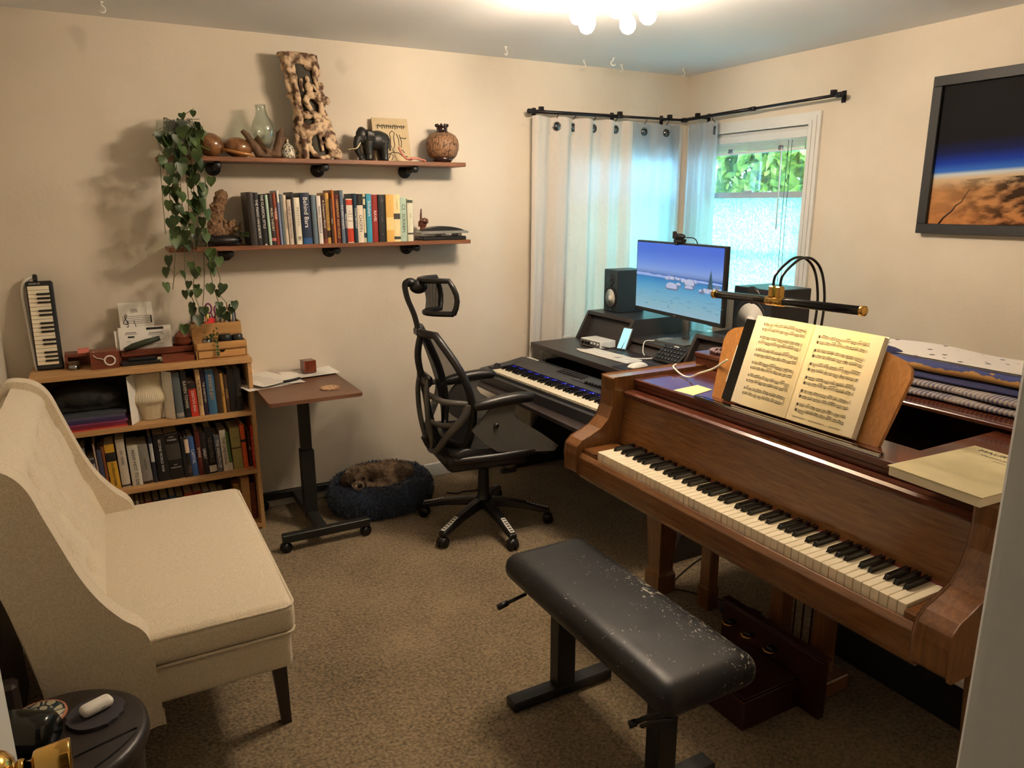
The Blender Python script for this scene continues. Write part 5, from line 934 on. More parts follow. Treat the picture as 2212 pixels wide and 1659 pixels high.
solo(MB().mat('cherry').box(-2.655, -2.590, -.125, -.060, TZ + .0145, TZ + .08, rot=(0, 0, .12), bev=.002), 'wooden_cube', 'small dark red wooden cube on the rolling table papers', 'box')
def celtic(m, n, l, b):
    mp = tc(n, l); w = n.new('ShaderNodeTexVoronoi'); w.feature = 'DISTANCE_TO_EDGE'; w.inputs['Scale'].default_value = 55; l.new(mp.outputs[0], w.inputs['Vector']); r = n.new('ShaderNodeValToRGB'); r.color_ramp.elements[0].color = srgb((110, 74, 50)) + (1,); r.color_ramp.elements[1].color = srgb((208, 172, 128)) + (1,); r.color_ramp.elements[0].position = .05; r.color_ramp.elements[1].position = .1; l.new(w.outputs['Distance'], r.inputs[0]); l.new(r.outputs[0], b.inputs['Base Color']); b.inputs['Roughness'].default_value = .6
obj_mat('coaster_wood', celtic)
solo(MB().mat('coaster_wood').lathe([(.047, 0), (.048, .001), (.048, .004), (.047, .005)], (-2.605, -.45, TZ + .0003), seg=36, smooth=False), 'coaster', 'round carved wooden coaster on the rolling table', 'coaster')
# ================================================================== dog bed and dog
def navy_fur(m, n, l, b):
    mp = tc(n, l); w = n.new('ShaderNodeTexNoise'); w.inputs['Scale'].default_value = 70; w.inputs['Detail'].default_value = 4; l.new(mp.outputs[0], w.inputs['Vector']); r = n.new('ShaderNodeValToRGB'); r.color_ramp.elements[0].color = srgb((16, 26, 42)) + (1,); r.color_ramp.elements[1].color = srgb((40, 60, 88)) + (1,); r.color_ramp.elements[0].position = .35; r.color_ramp.elements[1].position = .65; l.new(w.outputs['Fac'], r.inputs[0]); l.new(r.outputs[0], b.inputs['Base Color']); b.inputs['Roughness'].default_value = .9; b.inputs['Sheen Weight'].default_value = .3
obj_mat('navy_fur', navy_fur)
def fur_on(mb, pts, ln, wd, r, down=0.3):
    """pts: (point, normal)"""
    for p, nrm in pts:
        t = Vector((r.gauss(0, 1), r.gauss(0, 1), r.gauss(0, 1))).cross(nrm)
        if t.length < 1e-4: continue
        t.normalize(); d = (nrm + Vector((r.gauss(0, .35), r.gauss(0, .35), r.gauss(0, .35) - down))).normalized(); L = ln * r.uniform(.6, 1.2); mid = p + d * L * .55; tip = mid + (d + Vector((0, 0, -.5 - down))).normalized() * L * .5
        mb.add([p - t * wd, p + t * wd, mid + t * wd * .6, mid - t * wd * .6, tip], [(0, 1, 2, 3), (3, 2, 4)], True)
DC = Vector((-2.315, -.285, 0)); RO, RI, RT = .205, .135, .0
root = thing('dog_bed', 'round fluffy navy donut dog bed on the carpet by the back wall', 'dog bed', tuple(DC))
m = MB().mat('navy_fur', True); A, B = .292, .225     # outer radii
def bedpt(u, v):
    a = 2 * PI * u; t = 2 * PI * v; rr_ = .070; cx = (A - rr_) ; cy = (B - rr_)
    h = .095 + .018 * math.sin(a); return Vector((DC.x + math.cos(a) * (cx + rr_ * math.cos(t)), DC.y + math.sin(a) * (cy + rr_ * math.cos(t)), h + (.085 if math.sin(t) > 0 else .094) * math.sin(t) * (1 + .06 * math.sin(5 * a))))
m.grid(lambda u, v: tuple(bedpt(u, v)), 60, 20); m.lathe([(0, .001), (.9, .001), (.9, .07), (0, .075)], (DC.x, DC.y, 0), seg=40, sx=A - .06, sy=B - .06); m.build('bed_cushion', root)
r = random.Random(3); pts = []
for k in range(9000):
    u = r.random(); v = r.random(); p = bedpt(u, v); e = .004; n_ = (bedpt(u + e, v) - p).cross(bedpt(u, v + e) - p).normalized(); a = 2 * PI * u; cc = Vector((DC.x + math.cos(a) * (A - .070), DC.y + math.sin(a) * (B - .070), .095)); n_ = n_ if n_.dot(p - cc) > 0 else -n_
    if p.z > .02: pts.append((p, n_))
m = MB().mat('navy_fur', True); fur_on(m, pts, .020, .0024, r, .35); tag(m.build('fur', root), kind='stuff')
def dog_fur(m, n, l, b):
    mp = tc(n, l); w = n.new('ShaderNodeTexNoise'); w.inputs['Scale'].default_value = 14; w.inputs['Detail'].default_value = 6; l.new(mp.outputs[0], w.inputs['Vector']); r = n.new('ShaderNodeValToRGB'); r.color_ramp.elements[0].color = srgb((78, 60, 46)) + (1,); r.color_ramp.elements[1].color = srgb((172, 146, 118)) + (1,); r.color_ramp.elements[0].position = .36; r.color_ramp.elements[1].position = .66; l.new(w.outputs['Fac'], r.inputs[0]); l.new(r.outputs[0], b.inputs['Base Color']); b.inputs['Roughness'].default_value = .9
obj_mat('dog_fur', dog_fur); plain('dog_pale', (196, 176, 150), .9, var=.2, vs=60); plain('dog_dark', (70, 52, 40), .9, var=.3, vs=60); plain('dog_nose', (22, 18, 18), .25)
root = thing('dog', 'small curly brown dog curled up in the navy bed, head resting on the rim', 'dog', (-2.33, -.28, .0))
m = MB().mat('dog_fur', True); parts = [((-2.25, -.26, .165), (.135, .095, .075)), ((-2.34, -.25, .165), (.11, .085, .070)), ((-2.20, -.28, .15), (.08, .08, .07)), ((-2.41, -.28, .165), (.07, .065, .060)), ((-2.30, -.33, .13), (.11, .05, .06))]
for c, s in parts: m.ball(c, s, 20, 14)
HC = Vector((-2.462, -.335, .212)); m.ball(HC, (.062, .058, .050), 18, 12).ball(HC + Vector((-.010, -.050, -.022)), (.027, .040, .022), 14, 10).ball(HC + Vector((.05, .03, -.005)), (.055, .05, .05), 14, 10).tube([(-2.42, -.37, .17), (-2.38, -.40, .165)], [.024, .020], 8)
o = m.build('body', root); mod_remesh(o, .006, 3)
pts = []; 
for c, s in parts + [(tuple(HC), (.062, .058, .050)), (tuple(HC + Vector((.05, .03, -.005))), (.055, .05, .05))]:
    for k in range(900):
        u = Vector((r.gauss(0, 1), r.gauss(0, 1), r.gauss(0, 1))).normalized()
        if u.z < -.2: continue
        p = Vector((c[0] + u.x * s[0], c[1] + u.y * s[1], c[2] + u.z * s[2])); n_ = Vector((u.x / s[0], u.y / s[1], u.z / s[2])).normalized()
        if (p - (HC + Vector((-.005, -.05, 0)))).length > .045: pts.append((p, n_))
m = MB().mat('dog_fur', True); fur_on(m, pts, .018, .0020, r, .3); tag(m.build('coat', root), kind='stuff')
m = MB().mat('dog_pale', True); pts = []
for k in range(420):
    u = Vector((r.gauss(0, 1), r.gauss(0, 1), r.gauss(0, 1))).normalized(); c = HC + Vector((-.010, -.050, -.022)); p = c + Vector((u.x * .027, u.y * .040, u.z * .022))
    if u.y > -.85: pts.append((p, u))
fur_on(m, pts, .012, .0018, r, .5); pts = []
for k in range(300):
    u = Vector((r.gauss(0, .5), r.gauss(0, .5), 1)).normalized(); pts.append((HC + Vector((u.x * .06 - .005, u.y * .055, u.z * .05)), u))
fur_on(m, pts, .018, .0018, r, .2); tag(m.build('pale_fur', root), kind='stuff')
for s, tip in ((-1, (-.065, .015, -.045)), (1, (.070, -.020, -.040))):
    m = MB().mat('dog_dark', True); a = HC + Vector((s * .045, .008, .028)); b_ = HC + Vector(tip); m.tube([a, (a + b_) / 2 + Vector((s * .012, 0, .004)), b_], [.014, .022, .014], 9)
    pts = [(a + (b_ - a) * r.random() + Vector((r.gauss(0, .012), r.gauss(0, .012), r.gauss(0, .008))), Vector((s * .5, -.5, -.4)).normalized()) for k in range(160)]; fur_on(m, pts, .02, .002, r, .5); m.build('ear', root)
MB().mat('dog_nose', True).ball(HC + Vector((-.014, -.090, -.014)), (.012, .009, .010), 12, 8).build('nose', root)
for s in (-1, 1): MB().mat('dog_nose', True).ball(HC + Vector((-.006 + s * .026, -.055, .006)), (.0085, .006, .0075), 12, 8).build('eye', root)
solo(MB().mat('rubber', True).tube(spline([(-1.93, -.30, .004), (-1.88, -.34, .004), (-1.84, -.33, .004), (-1.78, -.36, .010), (-1.74, -.34, .006)], 6), .004, 6), 'power_cable', 'thin black cable end on the carpet between dog bed and office chair', 'cable')
# ================================================================== settee
def linen(m, n, l, b):
    mp = tc(n, l); w = n.new('ShaderNodeTexNoise'); w.inputs['Scale'].default_value = 260; w.inputs['Detail'].default_value = 3; l.new(mp.outputs[0], w.inputs['Vector']); r = n.new('ShaderNodeValToRGB'); r.color_ramp.elements[0].color = srgb((204, 190, 164)) + (1,); r.color_ramp.elements[1].color = srgb((226, 214, 190)) + (1,); r.color_ramp.elements[0].position = .35; r.color_ramp.elements[1].position = .65; l.new(w.outputs['Fac'], r.inputs[0]); l.new(r.outputs[0], b.inputs['Base Color']); b.inputs['Roughness'].default_value = .9; b.inputs['Sheen Weight'].default_value = .25
    bp = n.new('ShaderNodeBump'); bp.inputs['Strength'].default_value = .25; bp.inputs['Distance'].default_value = .002; l.new(w.outputs['Fac'], bp.inputs['Height']); l.new(bp.outputs[0], b.inputs['Normal'])
obj_mat('cream_linen', linen); plain('dark_leg', (30, 20, 18), .3)
SY0, SY1 = -1.955, -.905
root = thing('settee', 'cream upholstered wing settee with tufted back against the left wall', 'sofa', (-3.5, (SY0 + SY1) / 2, 0))
m = MB().mat('cream_linen', True); rbox(m, -3.60, -3.150, SY0 + .006, SY1 - .006, .272, .392, r=.022, puff=.004); m.build('seat_base', root)
m = MB().mat('cream_linen', True); rbox(m, -3.66, -3.135, SY0, SY1, .392, .488, r=.026, puff=.014); CU = m.build('seat_cushion', root)
def piping(z, x0, x1, y0, y1, rr_=.0045):
    c = .03; pts = [(x0, y0, z), (x1 - c, y0, z), (x1 - c * .3, y0 + c * .3, z), (x1, y0 + c, z), (x1, y1 - c, z), (x1 - c * .3, y1 - c * .3, z), (x1 - c, y1, z), (x0, y1, z)]
    return MB().mat('cream_linen', True).tube(pts, rr_, 8)
piping(.478, -3.54, -3.136, SY0 + .002, SY1 - .002).build('piping', CU); piping(.395, -3.54, -3.138, SY0 - .001, SY1 + .001).build('piping', CU)
# tufted back
def backp(u, v):
    y = SY0 + .05 + (SY1 - SY0 - .10) * u; z = .45 + .57 * v; x = -3.640 - .165 * v + .0 ; rows = 4
    cols = 5; best = 1
    dz = 0
    for i in range(rows):
        zc = .57 + i * .108
        for j in range(cols + (i % 2)):
            yc = SY0 + .05 + (SY1 - SY0 - .10) * ((j + (.5 if i % 2 == 0 else 0)) / cols); d = math.hypot(y - yc, (z - zc)); best = min(best, d)
            if abs(y - yc) < .09 and abs(z - zc) < .06: dz = max(dz, math.exp(-((abs(y - yc) / .1 - abs(z - zc) / .1) ** 2) * 60) * (1 - d / .1) if d < .1 else 0)
    pf_ = .030 * (1 - math.exp(-(best / .035) ** 2)) - .010 * dz
    edge = min(1, (1 - v) / .12) ; pf_ += .02 * math.sqrt(max(0, edge)) - .02
    w_ = max(0, (v - .88) / .12); return (x + pf_ - .055 * w_ ** 2.5, y, z - .008 * w_ ** 3)
m = MB().mat('cream_linen', True).grid(backp, 120, 70); k0 = len(m.v)
m.prism([(-3.70, .30), (-3.70, .45), (-3.845, .96), (-3.86, .985), (-3.875, .985), (-3.885, .96), (-3.77, .28)], 'y', SY0 + .045, SY1 - .045); TB_ = m.build('tufted_back', root)
m = MB().mat('cream_linen', True)
for i in range(4):
    for j in range(5 + (i % 2)):
        u = ((j + (.5 if i % 2 == 0 else 0)) / 5)
        if .02 < u < .98: p = backp(u, (.12 + i * .108) / .57); m.ball((p[0] + .003, p[1], p[2]), (.005, .011, .011), 10, 6)
m.build('back_buttons', TB_)
wing = [(-3.895, 1.0), (-3.865, 1.03), (-3.82, 1.03), (-3.775, 1.01), (-3.742, .965), (-3.718, .89), (-3.690, .80), (-3.660, .71), (-3.625, .635), (-3.58, .57), (-3.545, .535), (-3.526, .50), (-3.519, .45), (-3.517, .34), (-3.516, .235), (-3.53, .225), (-3.735, .235), (-3.80, .56)]
wp = [tuple(p) for p in spline([Vector((a, b, 0)) for a, b in wing + [wing[0]]], 4)][:-1]; wp = [(p[0], p[1]) for p in wp]
for y0, y1 in ((SY0 - .012, SY0 + .062), (SY1 - .062, SY1 + .012)):
    m = MB().mat('cream_linen', True).prism(wp, 'y', y0, y1, smooth=True); o = m.build('wing', root); mod_bevel(o, .014, 4, 50)
for x, y in ((-3.18, SY0 + .135), (-3.18, SY1 - .10), (-3.70, SY0 + .045), (-3.70, SY1 - .045)):
    m = MB().mat('dark_leg'); s = 1 if x > -3.5 else -1; t = .024; b_ = .015; dx = .012 * s
    m.add([(x - t, y - t, .275), (x + t, y - t, .275), (x + t, y + t, .275), (x - t, y + t, .275), (x - b_ + dx, y - b_, 0), (x + b_ + dx, y - b_, 0), (x + b_ + dx, y + b_, 0), (x - b_ + dx, y + b_, 0)], [(3, 2, 1, 0), (4, 5, 6, 7), (0, 1, 5, 4), (1, 2, 6, 5), (2, 3, 7, 6), (3, 0, 4, 7)]); m.build('leg', root)
# dark things beside the settee and the door
solo(MB().mat('dark_metal').box(-3.950, -3.915, -2.04, -1.20, .0, .62, bev=.004), 'dark_panel', 'dark panel standing between the settee and the left wall', 'panel')  # plain dark panel standing in for an unidentified dark thing behind the settee
plain('brown_case', (34, 22, 18), .6, var=.3); o = solo(MB().mat('brown_case').box(-3.90, -3.82, -2.035, -1.985, 0, .50, bev=.01), 'dark_case', 'dark brown case on the floor behind the side table', 'case')
# side table: black round stool
plain('stool_black', (40, 34, 32), .38, var=.35, vs=14, bump=.3, bs=30)
TCx, TCy, TR, TH = -3.735, -2.225, .185, .45
root = thing('round_stool', 'round black leather-topped stool used as side table by the settee', 'stool', (TCx, TCy, 0))
m = MB().mat('stool_black', True).lathe([(0, TH - .04), (TR, TH - .045), (TR + .006, TH - .03), (TR + .003, TH - .006), (TR - .008, TH), (0, TH)], (TCx, TCy, 0), seg=48); m.build('seat_top', root)
m = MB().mat('stool_black', True).lathe([(TR - .02, .0), (TR - .012, .02), (TR - .022, .2), (TR - .010, TH - .05), (TR - .02, TH - .04)], (TCx, TCy, 0), seg=40); m.build('drum_body', root)
m = MB().mat('rubber', True).tube(spline([(TCx + .06, TCy - .155, TH + .002), (TCx + .13, TCy - .10, TH + .003), (TCx + .165, TCy - .05, TH + .002), (TCx + .12, TCy - .06, TH + .003), (TCx + .02, TCy - .09, TH + .002)], 6), .0018, 5); m.build('leather_cord', root)
def mosaic(m, n, l, b):
    mp = tc(n, l); v = n.new('ShaderNodeTexVoronoi'); v.feature = 'DISTANCE_TO_EDGE'; v.inputs['Scale'].default_value = 52; l.new(mp.outputs[0], v.inputs['Vector']); r = n.new('ShaderNodeValToRGB'); r.color_ramp.elements[0].color = srgb((42, 56, 66)) + (1,); r.color_ramp.elements[1].color = srgb((176, 168, 140)) + (1,); r.color_ramp.elements[0].position = .10; r.color_ramp.elements[1].position = .13; l.new(v.outputs['Distance'], r.inputs[0]); l.new(r.outputs[0], b.inputs['Base Color']); b.inputs['Roughness'].default_value = .35
obj_mat('mosaic', mosaic); plain('terracotta', (168, 112, 82), .7); plain('slate', (52, 48, 54), .6, var=.2, bump=.3)
m = MB().mat('terracotta', True).lathe([(.058, 0), (.061, .003), (.060, .008), (.0555, .0085)], (-3.775, -2.125, TH + .0005), seg=40).mat('mosaic').lathe([(.056, .004), (.0555, .0088)], (-3.775, -2.125, TH + .0005), seg=40); solo(m, 'mosaic_coaster', 'round blue mosaic coaster with terracotta rim on the black stool', 'coaster')
m = MB().mat('slate', True); r = random.Random(6); ring = [(.062 + .002 * math.sin(3 * a) + r.uniform(-.001, .001)) for a in range(32)]
m.prism([(-3.655 + ring[k] * math.cos(2 * PI * k / 32), -2.175 + ring[k] * math.sin(2 * PI * k / 32)) for k in range(32)], 'z', TH + .0005, TH + .009); solo(m, 'slate_coaster', 'dark slate coaster under the white earbud case', 'coaster')
root = thing('earbud_case', 'white rounded earbud case lying on the slate coaster', 'earbud case', (-3.652, -2.17, TH + .009))
m = MB().mat('white_plastic', True); m.X = Matrix.Translation((-3.652, -2.172, TH + .0098 + .0125)) @ Matrix.Rotation(math.radians(24), 4, 'Z'); rbox(m, -.036, .036, -.0185, .0185, -.0125, .0125, r=.0124, puff=.001, n=6); m.build('shell', root)
m = MB().mat('grey_plastic'); m.X = Matrix.Translation((-3.652, -2.172, TH + .022)) @ Matrix.Rotation(math.radians(24), 4, 'Z'); m.box(.004, .014, -.0195, -.0185, -.001, .001); m.build('hinge_mark', root)
plain('bottle_black', (16, 22, 20), .16, var=.2)
root = thing('speaker_drum', 'black rounded portable speaker on the stool beside the door knob', 'speaker', (-3.80, -2.225, TH))
m = MB().mat('bottle_black', True); ax = Vector((.75, -.45, 0)).normalized(); m.lathe([(0, -.08), (.034, -.078), (.044, -.065), (.046, 0), (.044, .065), (.034, .078), (0, .08)], (-3.80, -2.225, TH + .0465), ax, 32); m.build('speaker_body', root)
# ================================================================== office chair
plain('mesh_black', (34, 34, 36), .7); plain('chair_grey', (86, 84, 80), .35, var=.05); plain('chair_black', (20, 20, 21), .38)
def meshmat(m, n, l, b):
    n.clear(); o = n.new('ShaderNodeOutputMaterial'); d = n.new('ShaderNodeBsdfDiffuse'); d.inputs[0].default_value = (.012, .012, .013, 1); t = n.new('ShaderNodeBsdfTransparent'); mp = tc(n, l); w = n.new('ShaderNodeTexWave'); w.bands_direction = 'Z'; w.inputs['Scale'].default_value = 90; l.new(mp.outputs[0], w.inputs['Vector'])
    r = n.new('ShaderNodeMapRange'); r.inputs['To Min'].default_value = .05; r.inputs['To Max'].default_value = .6; l.new(w.outputs['Fac'], r.inputs[0]); x = n.new('ShaderNodeMixShader'); l.new(r.outputs[0], x.inputs[0]); l.new(d.outputs[0], x.inputs[1]); l.new(t.outputs[0], x.inputs[2]); l.new(x.outputs[0], o.inputs[0])
obj_mat('chair_mesh', meshmat)
CC = (-1.925, -.775); CROT = math.radians(-7)
root = thing('office_chair', 'black mesh office chair with headrest on a five-star base', 'office chair', (CC[0], CC[1], 0), CROT)
base_angles = [206.6, 268, 333, 50, 135]
for k, a in enumerate(base_angles):
    a = math.radians(a) - CROT; d = Vector((math.cos(a), math.sin(a), 0)); n_ = Vector((-d.y, d.x, 0)); m = MB().mat('chair_black', True)
    prof = [(.02, .135, .034, .030), (.10, .128, .030, .026), (.20, .110, .026, .022), (.29, .085, .024, .018), (.345, .072, .023, .014)]; vs = []; fs = []
    for (q, z, w, h) in prof: vs += [d * q + n_ * w + Vector((0, 0, z - h)), d * q + n_ * w * .8 + Vector((0, 0, z + h * .6)), d * q - n_ * w * .8 + Vector((0, 0, z + h * .6)), d * q - n_ * w + Vector((0, 0, z - h))]
    for i in range(4):
        for j in range(4): fs.append((i * 4 + j, i * 4 + (j + 1) % 4, i * 4 + 4 + (j + 1) % 4, i * 4 + 4 + j))
    fs += [(3, 2, 1, 0), (16, 17, 18, 19)]; m.add(vs, fs, False); leg_o = m.build('base_leg', root, local=True); mod_bevel(leg_o, .008, 2, 30); WM[leg_o.name] = world_of(root)
    m = MB().mat('chair_grey' if False else 'white_plastic'); vs = []
    for (q, z, w) in ((.225, .1185, .011), (.275, .1025, .013), (.335, .0865, .012)): vs += [d * q + n_ * w + Vector((0, 0, z + .002)), d * q - n_ * w + Vector((0, 0, z + .002))]
    m.add(vs, [(0, 1, 3, 2), (2, 3, 5, 4)]); m.mat('chair_black')
    for q in range(6):
        t = .235 + q * .017; z = .1205 - (t - .225) * .295; m.add([d * t + n_ * .008 + Vector((0, 0, z + .0015)), d * t - n_ * .008 + Vector((0, 0, z + .0015)), d * (t + .006) - n_ * .008 + Vector((0, 0, z)), d * (t + .006) + n_ * .008 + Vector((0, 0, z))], [(0, 1, 2, 3)])
    m.build('foot_grip', leg_o, local=True)
    m = MB().mat('chair_black', True); p = d * .335; rr_ = .027
    for o_ in (-.013, .013): c1 = p + n_ * (o_ - .008); c2 = p + n_ * (o_ + .008); m.cyl((c1.x, c1.y, rr_), (c2.x, c2.y, rr_), rr_, seg=20)
    m.ball((p.x, p.y, rr_ * 1.3), (.027, .024, .024), 12, 8).cyl((p.x, p.y, .03), (p.x, p.y, .075), .009, seg=10); m.build('caster', leg_o, local=True)
m = MB().mat('chair_black', True).lathe([(.045, .10), (.047, .145), (.034, .16), (.030, .17), (.027, .30), (.024, .315), (.014, .318), (.014, .40)], (0, 0, 0), seg=24); m.build('gas_column', root, local=True)
m = MB().mat('chair_black').box(-.13, .10, -.075, .075, .385, .435, bev=.012); m.tube([(.02, -.08, .40), (.04, -.16, .375), (.06, -.20, .36)], .006, 7); m.box(.02, .10, -.215, -.19, .345, .365, bev=.005); m.tube([(.06, -.07, .41), (.09, -.12, .38)], .022, 10); m.build('tilt_mechanism', root, local=True)
# seat shell + mesh seat
def seatp(u, v, dz=0): x = -.235 + .50 * u; y = -.25 + .50 * v; return (x, y, .490 - .022 * math.sin(PI * u) + .035 * (2 * v - 1) ** 2 - .05 * max(0, u - .82) / .18 - .03 * max(0, .12 - u) / .12 + dz)
m = MB().mat('chair_black', True).grid(lambda u, v: seatp(u, v), 20, 16); o = m.build('seat', root, local=True); k = o.modifiers.new('s', 'SOLIDIFY'); k.thickness = .045; k.offset = -1; mod_bevel(o, .012, 3, 50)
m = MB().mat('chair_black', True); rbox(m, -.25, .18, -.21, .21, .375, .462, r=.040, puff=.0); m.build('seat_shell', root, local=True)
# backrest: frame loop and mesh
def backpt(u, v):     # u -1..1 across, v 0..1 up ; chair faces +x
    z = .50 + .54 * v; w = (.155 + .085 * math.sin(PI * min(1, (v * .8 + .12)))) * (1 - .22 * max(0, v - .75) / .25)
    x = -.205 - .105 * v ** 1.3 + .05 * math.sin(PI * v * 1.1) * .4 + .085 * u * u * (.5 + .5 * math.sin(PI * min(1, v * .9 + .1)))
    return Vector((x, u * w, z))
m = MB().mat('chair_mesh', True).grid(lambda u, v: tuple(backpt(2 * u - 1, v)), 18, 26); BM_ = m
loop = [backpt(-1 + 2 * k / 8, 0) for k in range(9)] + [backpt(1, k / 14) for k in range(1, 15)] + [backpt(1 - 2 * k / 8, 1) for k in range(1, 9)] + [backpt(-1, 1 - k / 14) for k in range(1, 15)]
m = MB().mat('chair_black', True); m.tube(loop, [.019] * len(loop), 10, cap=False); BF_ = m.build('back_frame', root, local=True); BM_.build('back_mesh', BF_, local=True)
m = MB().mat('chair_black', True); m.tube(spline([(-.30, 0, 1.05), (-.325, 0, .92), (-.295, 0, .75), (-.275, 0, .62), (-.22, 0, .47), (-.10, 0, .415)], 6), [.017] * 31, 10); m.tube(spline([(-.06, 0, .41), (-.16, 0, .425), (-.26, 0, .455), (-.30, 0, .52)], 5), .026, 10); m.build('back_spine', root, local=True)
# grey lumbar cradle
m = MB().mat('chair_grey', True)
for s in (-1, 1):
    m.tube(spline([(-.215 + .06, s * .235, .725), (-.20 + .03, s * .225, .66), (-.24, s * .16, .55), (-.265, s * .08, .465), (-.275, 0, .445)], 6), [.020] * 12 + [.017] * 13, 9)
m.tube(spline([(-.155, -.238, .728), (-.25, -.20, .735), (-.275, -.10, .735), (-.29, 0, .735), (-.275, .10, .735), (-.25, .20, .735), (-.155, .238, .728)], 5), .015, 8)
m.tube(spline([(-.20, -.20, .62), (-.25, -.12, .60), (-.275, 0, .595), (-.25, .12, .60), (-.20, .20, .62)], 5), .013, 8)
m.tube(spline([(-.30, -.07, .82), (-.31, -.08, .74), (-.305, -.08, .62), (-.285, -.06, .50), (-.27, 0, .445)], 5), .013, 8).tube(spline([(-.30, .07, .82), (-.31, .08, .74), (-.305, .08, .62), (-.285, .06, .50), (-.27, 0, .445)], 5), .013, 8); m.build('lumbar_support', root, local=True)
MB().mat('chair_black').box(-.315, -.275, -.085, .085, .78, .84, bev=.014).build('lumbar_clamp', root, local=True)
# headrest
m = MB().mat('chair_black', True)
for s in (-.016, .016): m.tube(spline([(-.315, s, 1.03), (-.335, s, 1.12), (-.365, s, 1.20), (-.375, s, 1.265), (-.355, s, 1.285)], 6), .010, 8)
m.ball((-.35, 0, 1.275), (.03, .028, .022), 12, 8).ball((-.31, 0, 1.255), (.045, .03, .035), 12, 8); m.box(-.335, -.295, -.04, .04, 1.02, 1.06, bev=.01); m.build('headrest_arm', root, local=True)
def hp(u, v): z = 1.13 + .155 * v; w = .135 * (1 - .18 * abs(2 * v - 1) ** 2); return Vector((-.295 + .11 * u * u - .02 * (v - .5) + .02 * math.sin(PI * v), u * w, z))
m = MB().mat('chair_mesh', True).grid(lambda u, v: tuple(hp(2 * u - 1, v)), 16, 10); HM_ = m
lp = [hp(-1 + 2 * k / 8, 0) for k in range(9)] + [hp(1, k / 5) for k in range(1, 6)] + [hp(1 - 2 * k / 8, 1) for k in range(1, 9)] + [hp(-1, 1 - k / 5) for k in range(1, 6)]
MB().mat('chair_black', True).tube(lp, .013, 10, cap=False).build('headrest_frame', root, local=True)
HM_.build('headrest_mesh', MB.last, local=True)
# arms
for s in (-1, 1):
    m = MB().mat('chair_grey', True); m.prism([(-.135, .60), (-.04, .705), (.065, .712), (.05, .665), (.075, .63), (.20, .545), (.285, .478), (.27, .462), (.12, .478), (-.02, .495), (-.075, .535)], 'y', s * .255, s * .275); AS_ = m.build('arm_support', root, local=True); mod_bevel(AS_, .008, 2, 40)
    m = MB().mat('chair_black', True); m.tube(spline([(-.23, s * .24, .455), (-.05, s * .262, .46), (.12, s * .262, .465), (.27, s * .24, .475)], 5), [.02] * 16, 9); m.build('seat_side_rail', root, local=True)
    m = MB().mat('chair_black', True); m.tube(spline([(-.135, s * .265, .715), (-.05, s * .267, .728), (.07, s * .267, .740), (.165, s * .262, .735)], 6), [.016, .019, .022, .024, .026, .027, .028, .028, .028, .028, .028, .028, .028, .028, .027, .026, .025, .022, .014], 12); m.build('arm_pad', AS_, local=True)
    MB().mat('chair_black', True).cyl((-.03, s * .27, .62), (-.03, s * .285, .62), .012, seg=12).build('arm_bolt', AS_, local=True)
# ================================================================== studio desk
DZ = .80
root = thing('studio_desk', 'dark laminate music studio desk with raised side shelves in the window corner', 'desk', (-.8, -.86, 0))
m = MB().mat('desk_laminate').box(-1.262, -.20, -1.62, -.115, DZ - .032, DZ, bev=.002); m.build('desk_top', root)
for y in (-.135, -1.60): MB().mat('desk_laminate').prism([(-1.384, 0), (-.42, 0), (-.30, .10), (-.30, DZ - .032), (-1.02, DZ - .032), (-1.02, .70)], 'y', y, y + .022).build('side_panel', root)
MB().mat('desk_laminate').box(-.32, -.30, -1.58, -.13, .16, DZ - .032).build('back_panel', root)
MB().mat('desk_laminate').box(-1.70, -1.02, -1.575, -.14, .602, .624, bev=.002).build('keyboard_tray', root)
MB().mat('black_plastic').box(-1.2, -1.0, -1.56, -1.53, .624, .70).build('tray_bracket', root); MB().mat('black_plastic').box(-1.2, -1.0, -.19, -.16, .624, .70).build('tray_bracket', root)
def riser(y0, y1, nm):
    m = MB().mat('desk_laminate'); RZ = .968; t = .02
    m.prism([(-.93, DZ), (-.838, RZ), (-.40, RZ), (-.40, DZ)], 'y', y0, y0 + t).prism([(-.93, DZ), (-.838, RZ), (-.40, RZ), (-.40, DZ)], 'y', y1 - t, y1)
    m.prism([(-.838, RZ), (-.845, RZ - t), (-.40, RZ - t), (-.40, RZ)], 'y', y0 + t, y1 - t); m.prism([(-.885, DZ + .002), (-.805, RZ - t), (-.79, RZ - t), (-.870, DZ + .002)], 'y', y0 + t, y1 - t); m.build('side_shelf', root)
riser(-.595, -.115, 'l'); riser(-1.62, -1.11, 'r')
m = MB().mat('desk_laminate').prism([(-.87, .868), (-.875, .85), (-.42, .85), (-.42, .868)], 'y', -1.11, -.595).prism([(-.93, DZ), (-.875, .85), (-.855, .85), (-.91, DZ)], 'y', -.615, -.595).prism([(-.90, DZ), (-.845, .85), (-.825, .85), (-.88, DZ)], 'y', -1.11, -.595); m.build('centre_shelf', root)
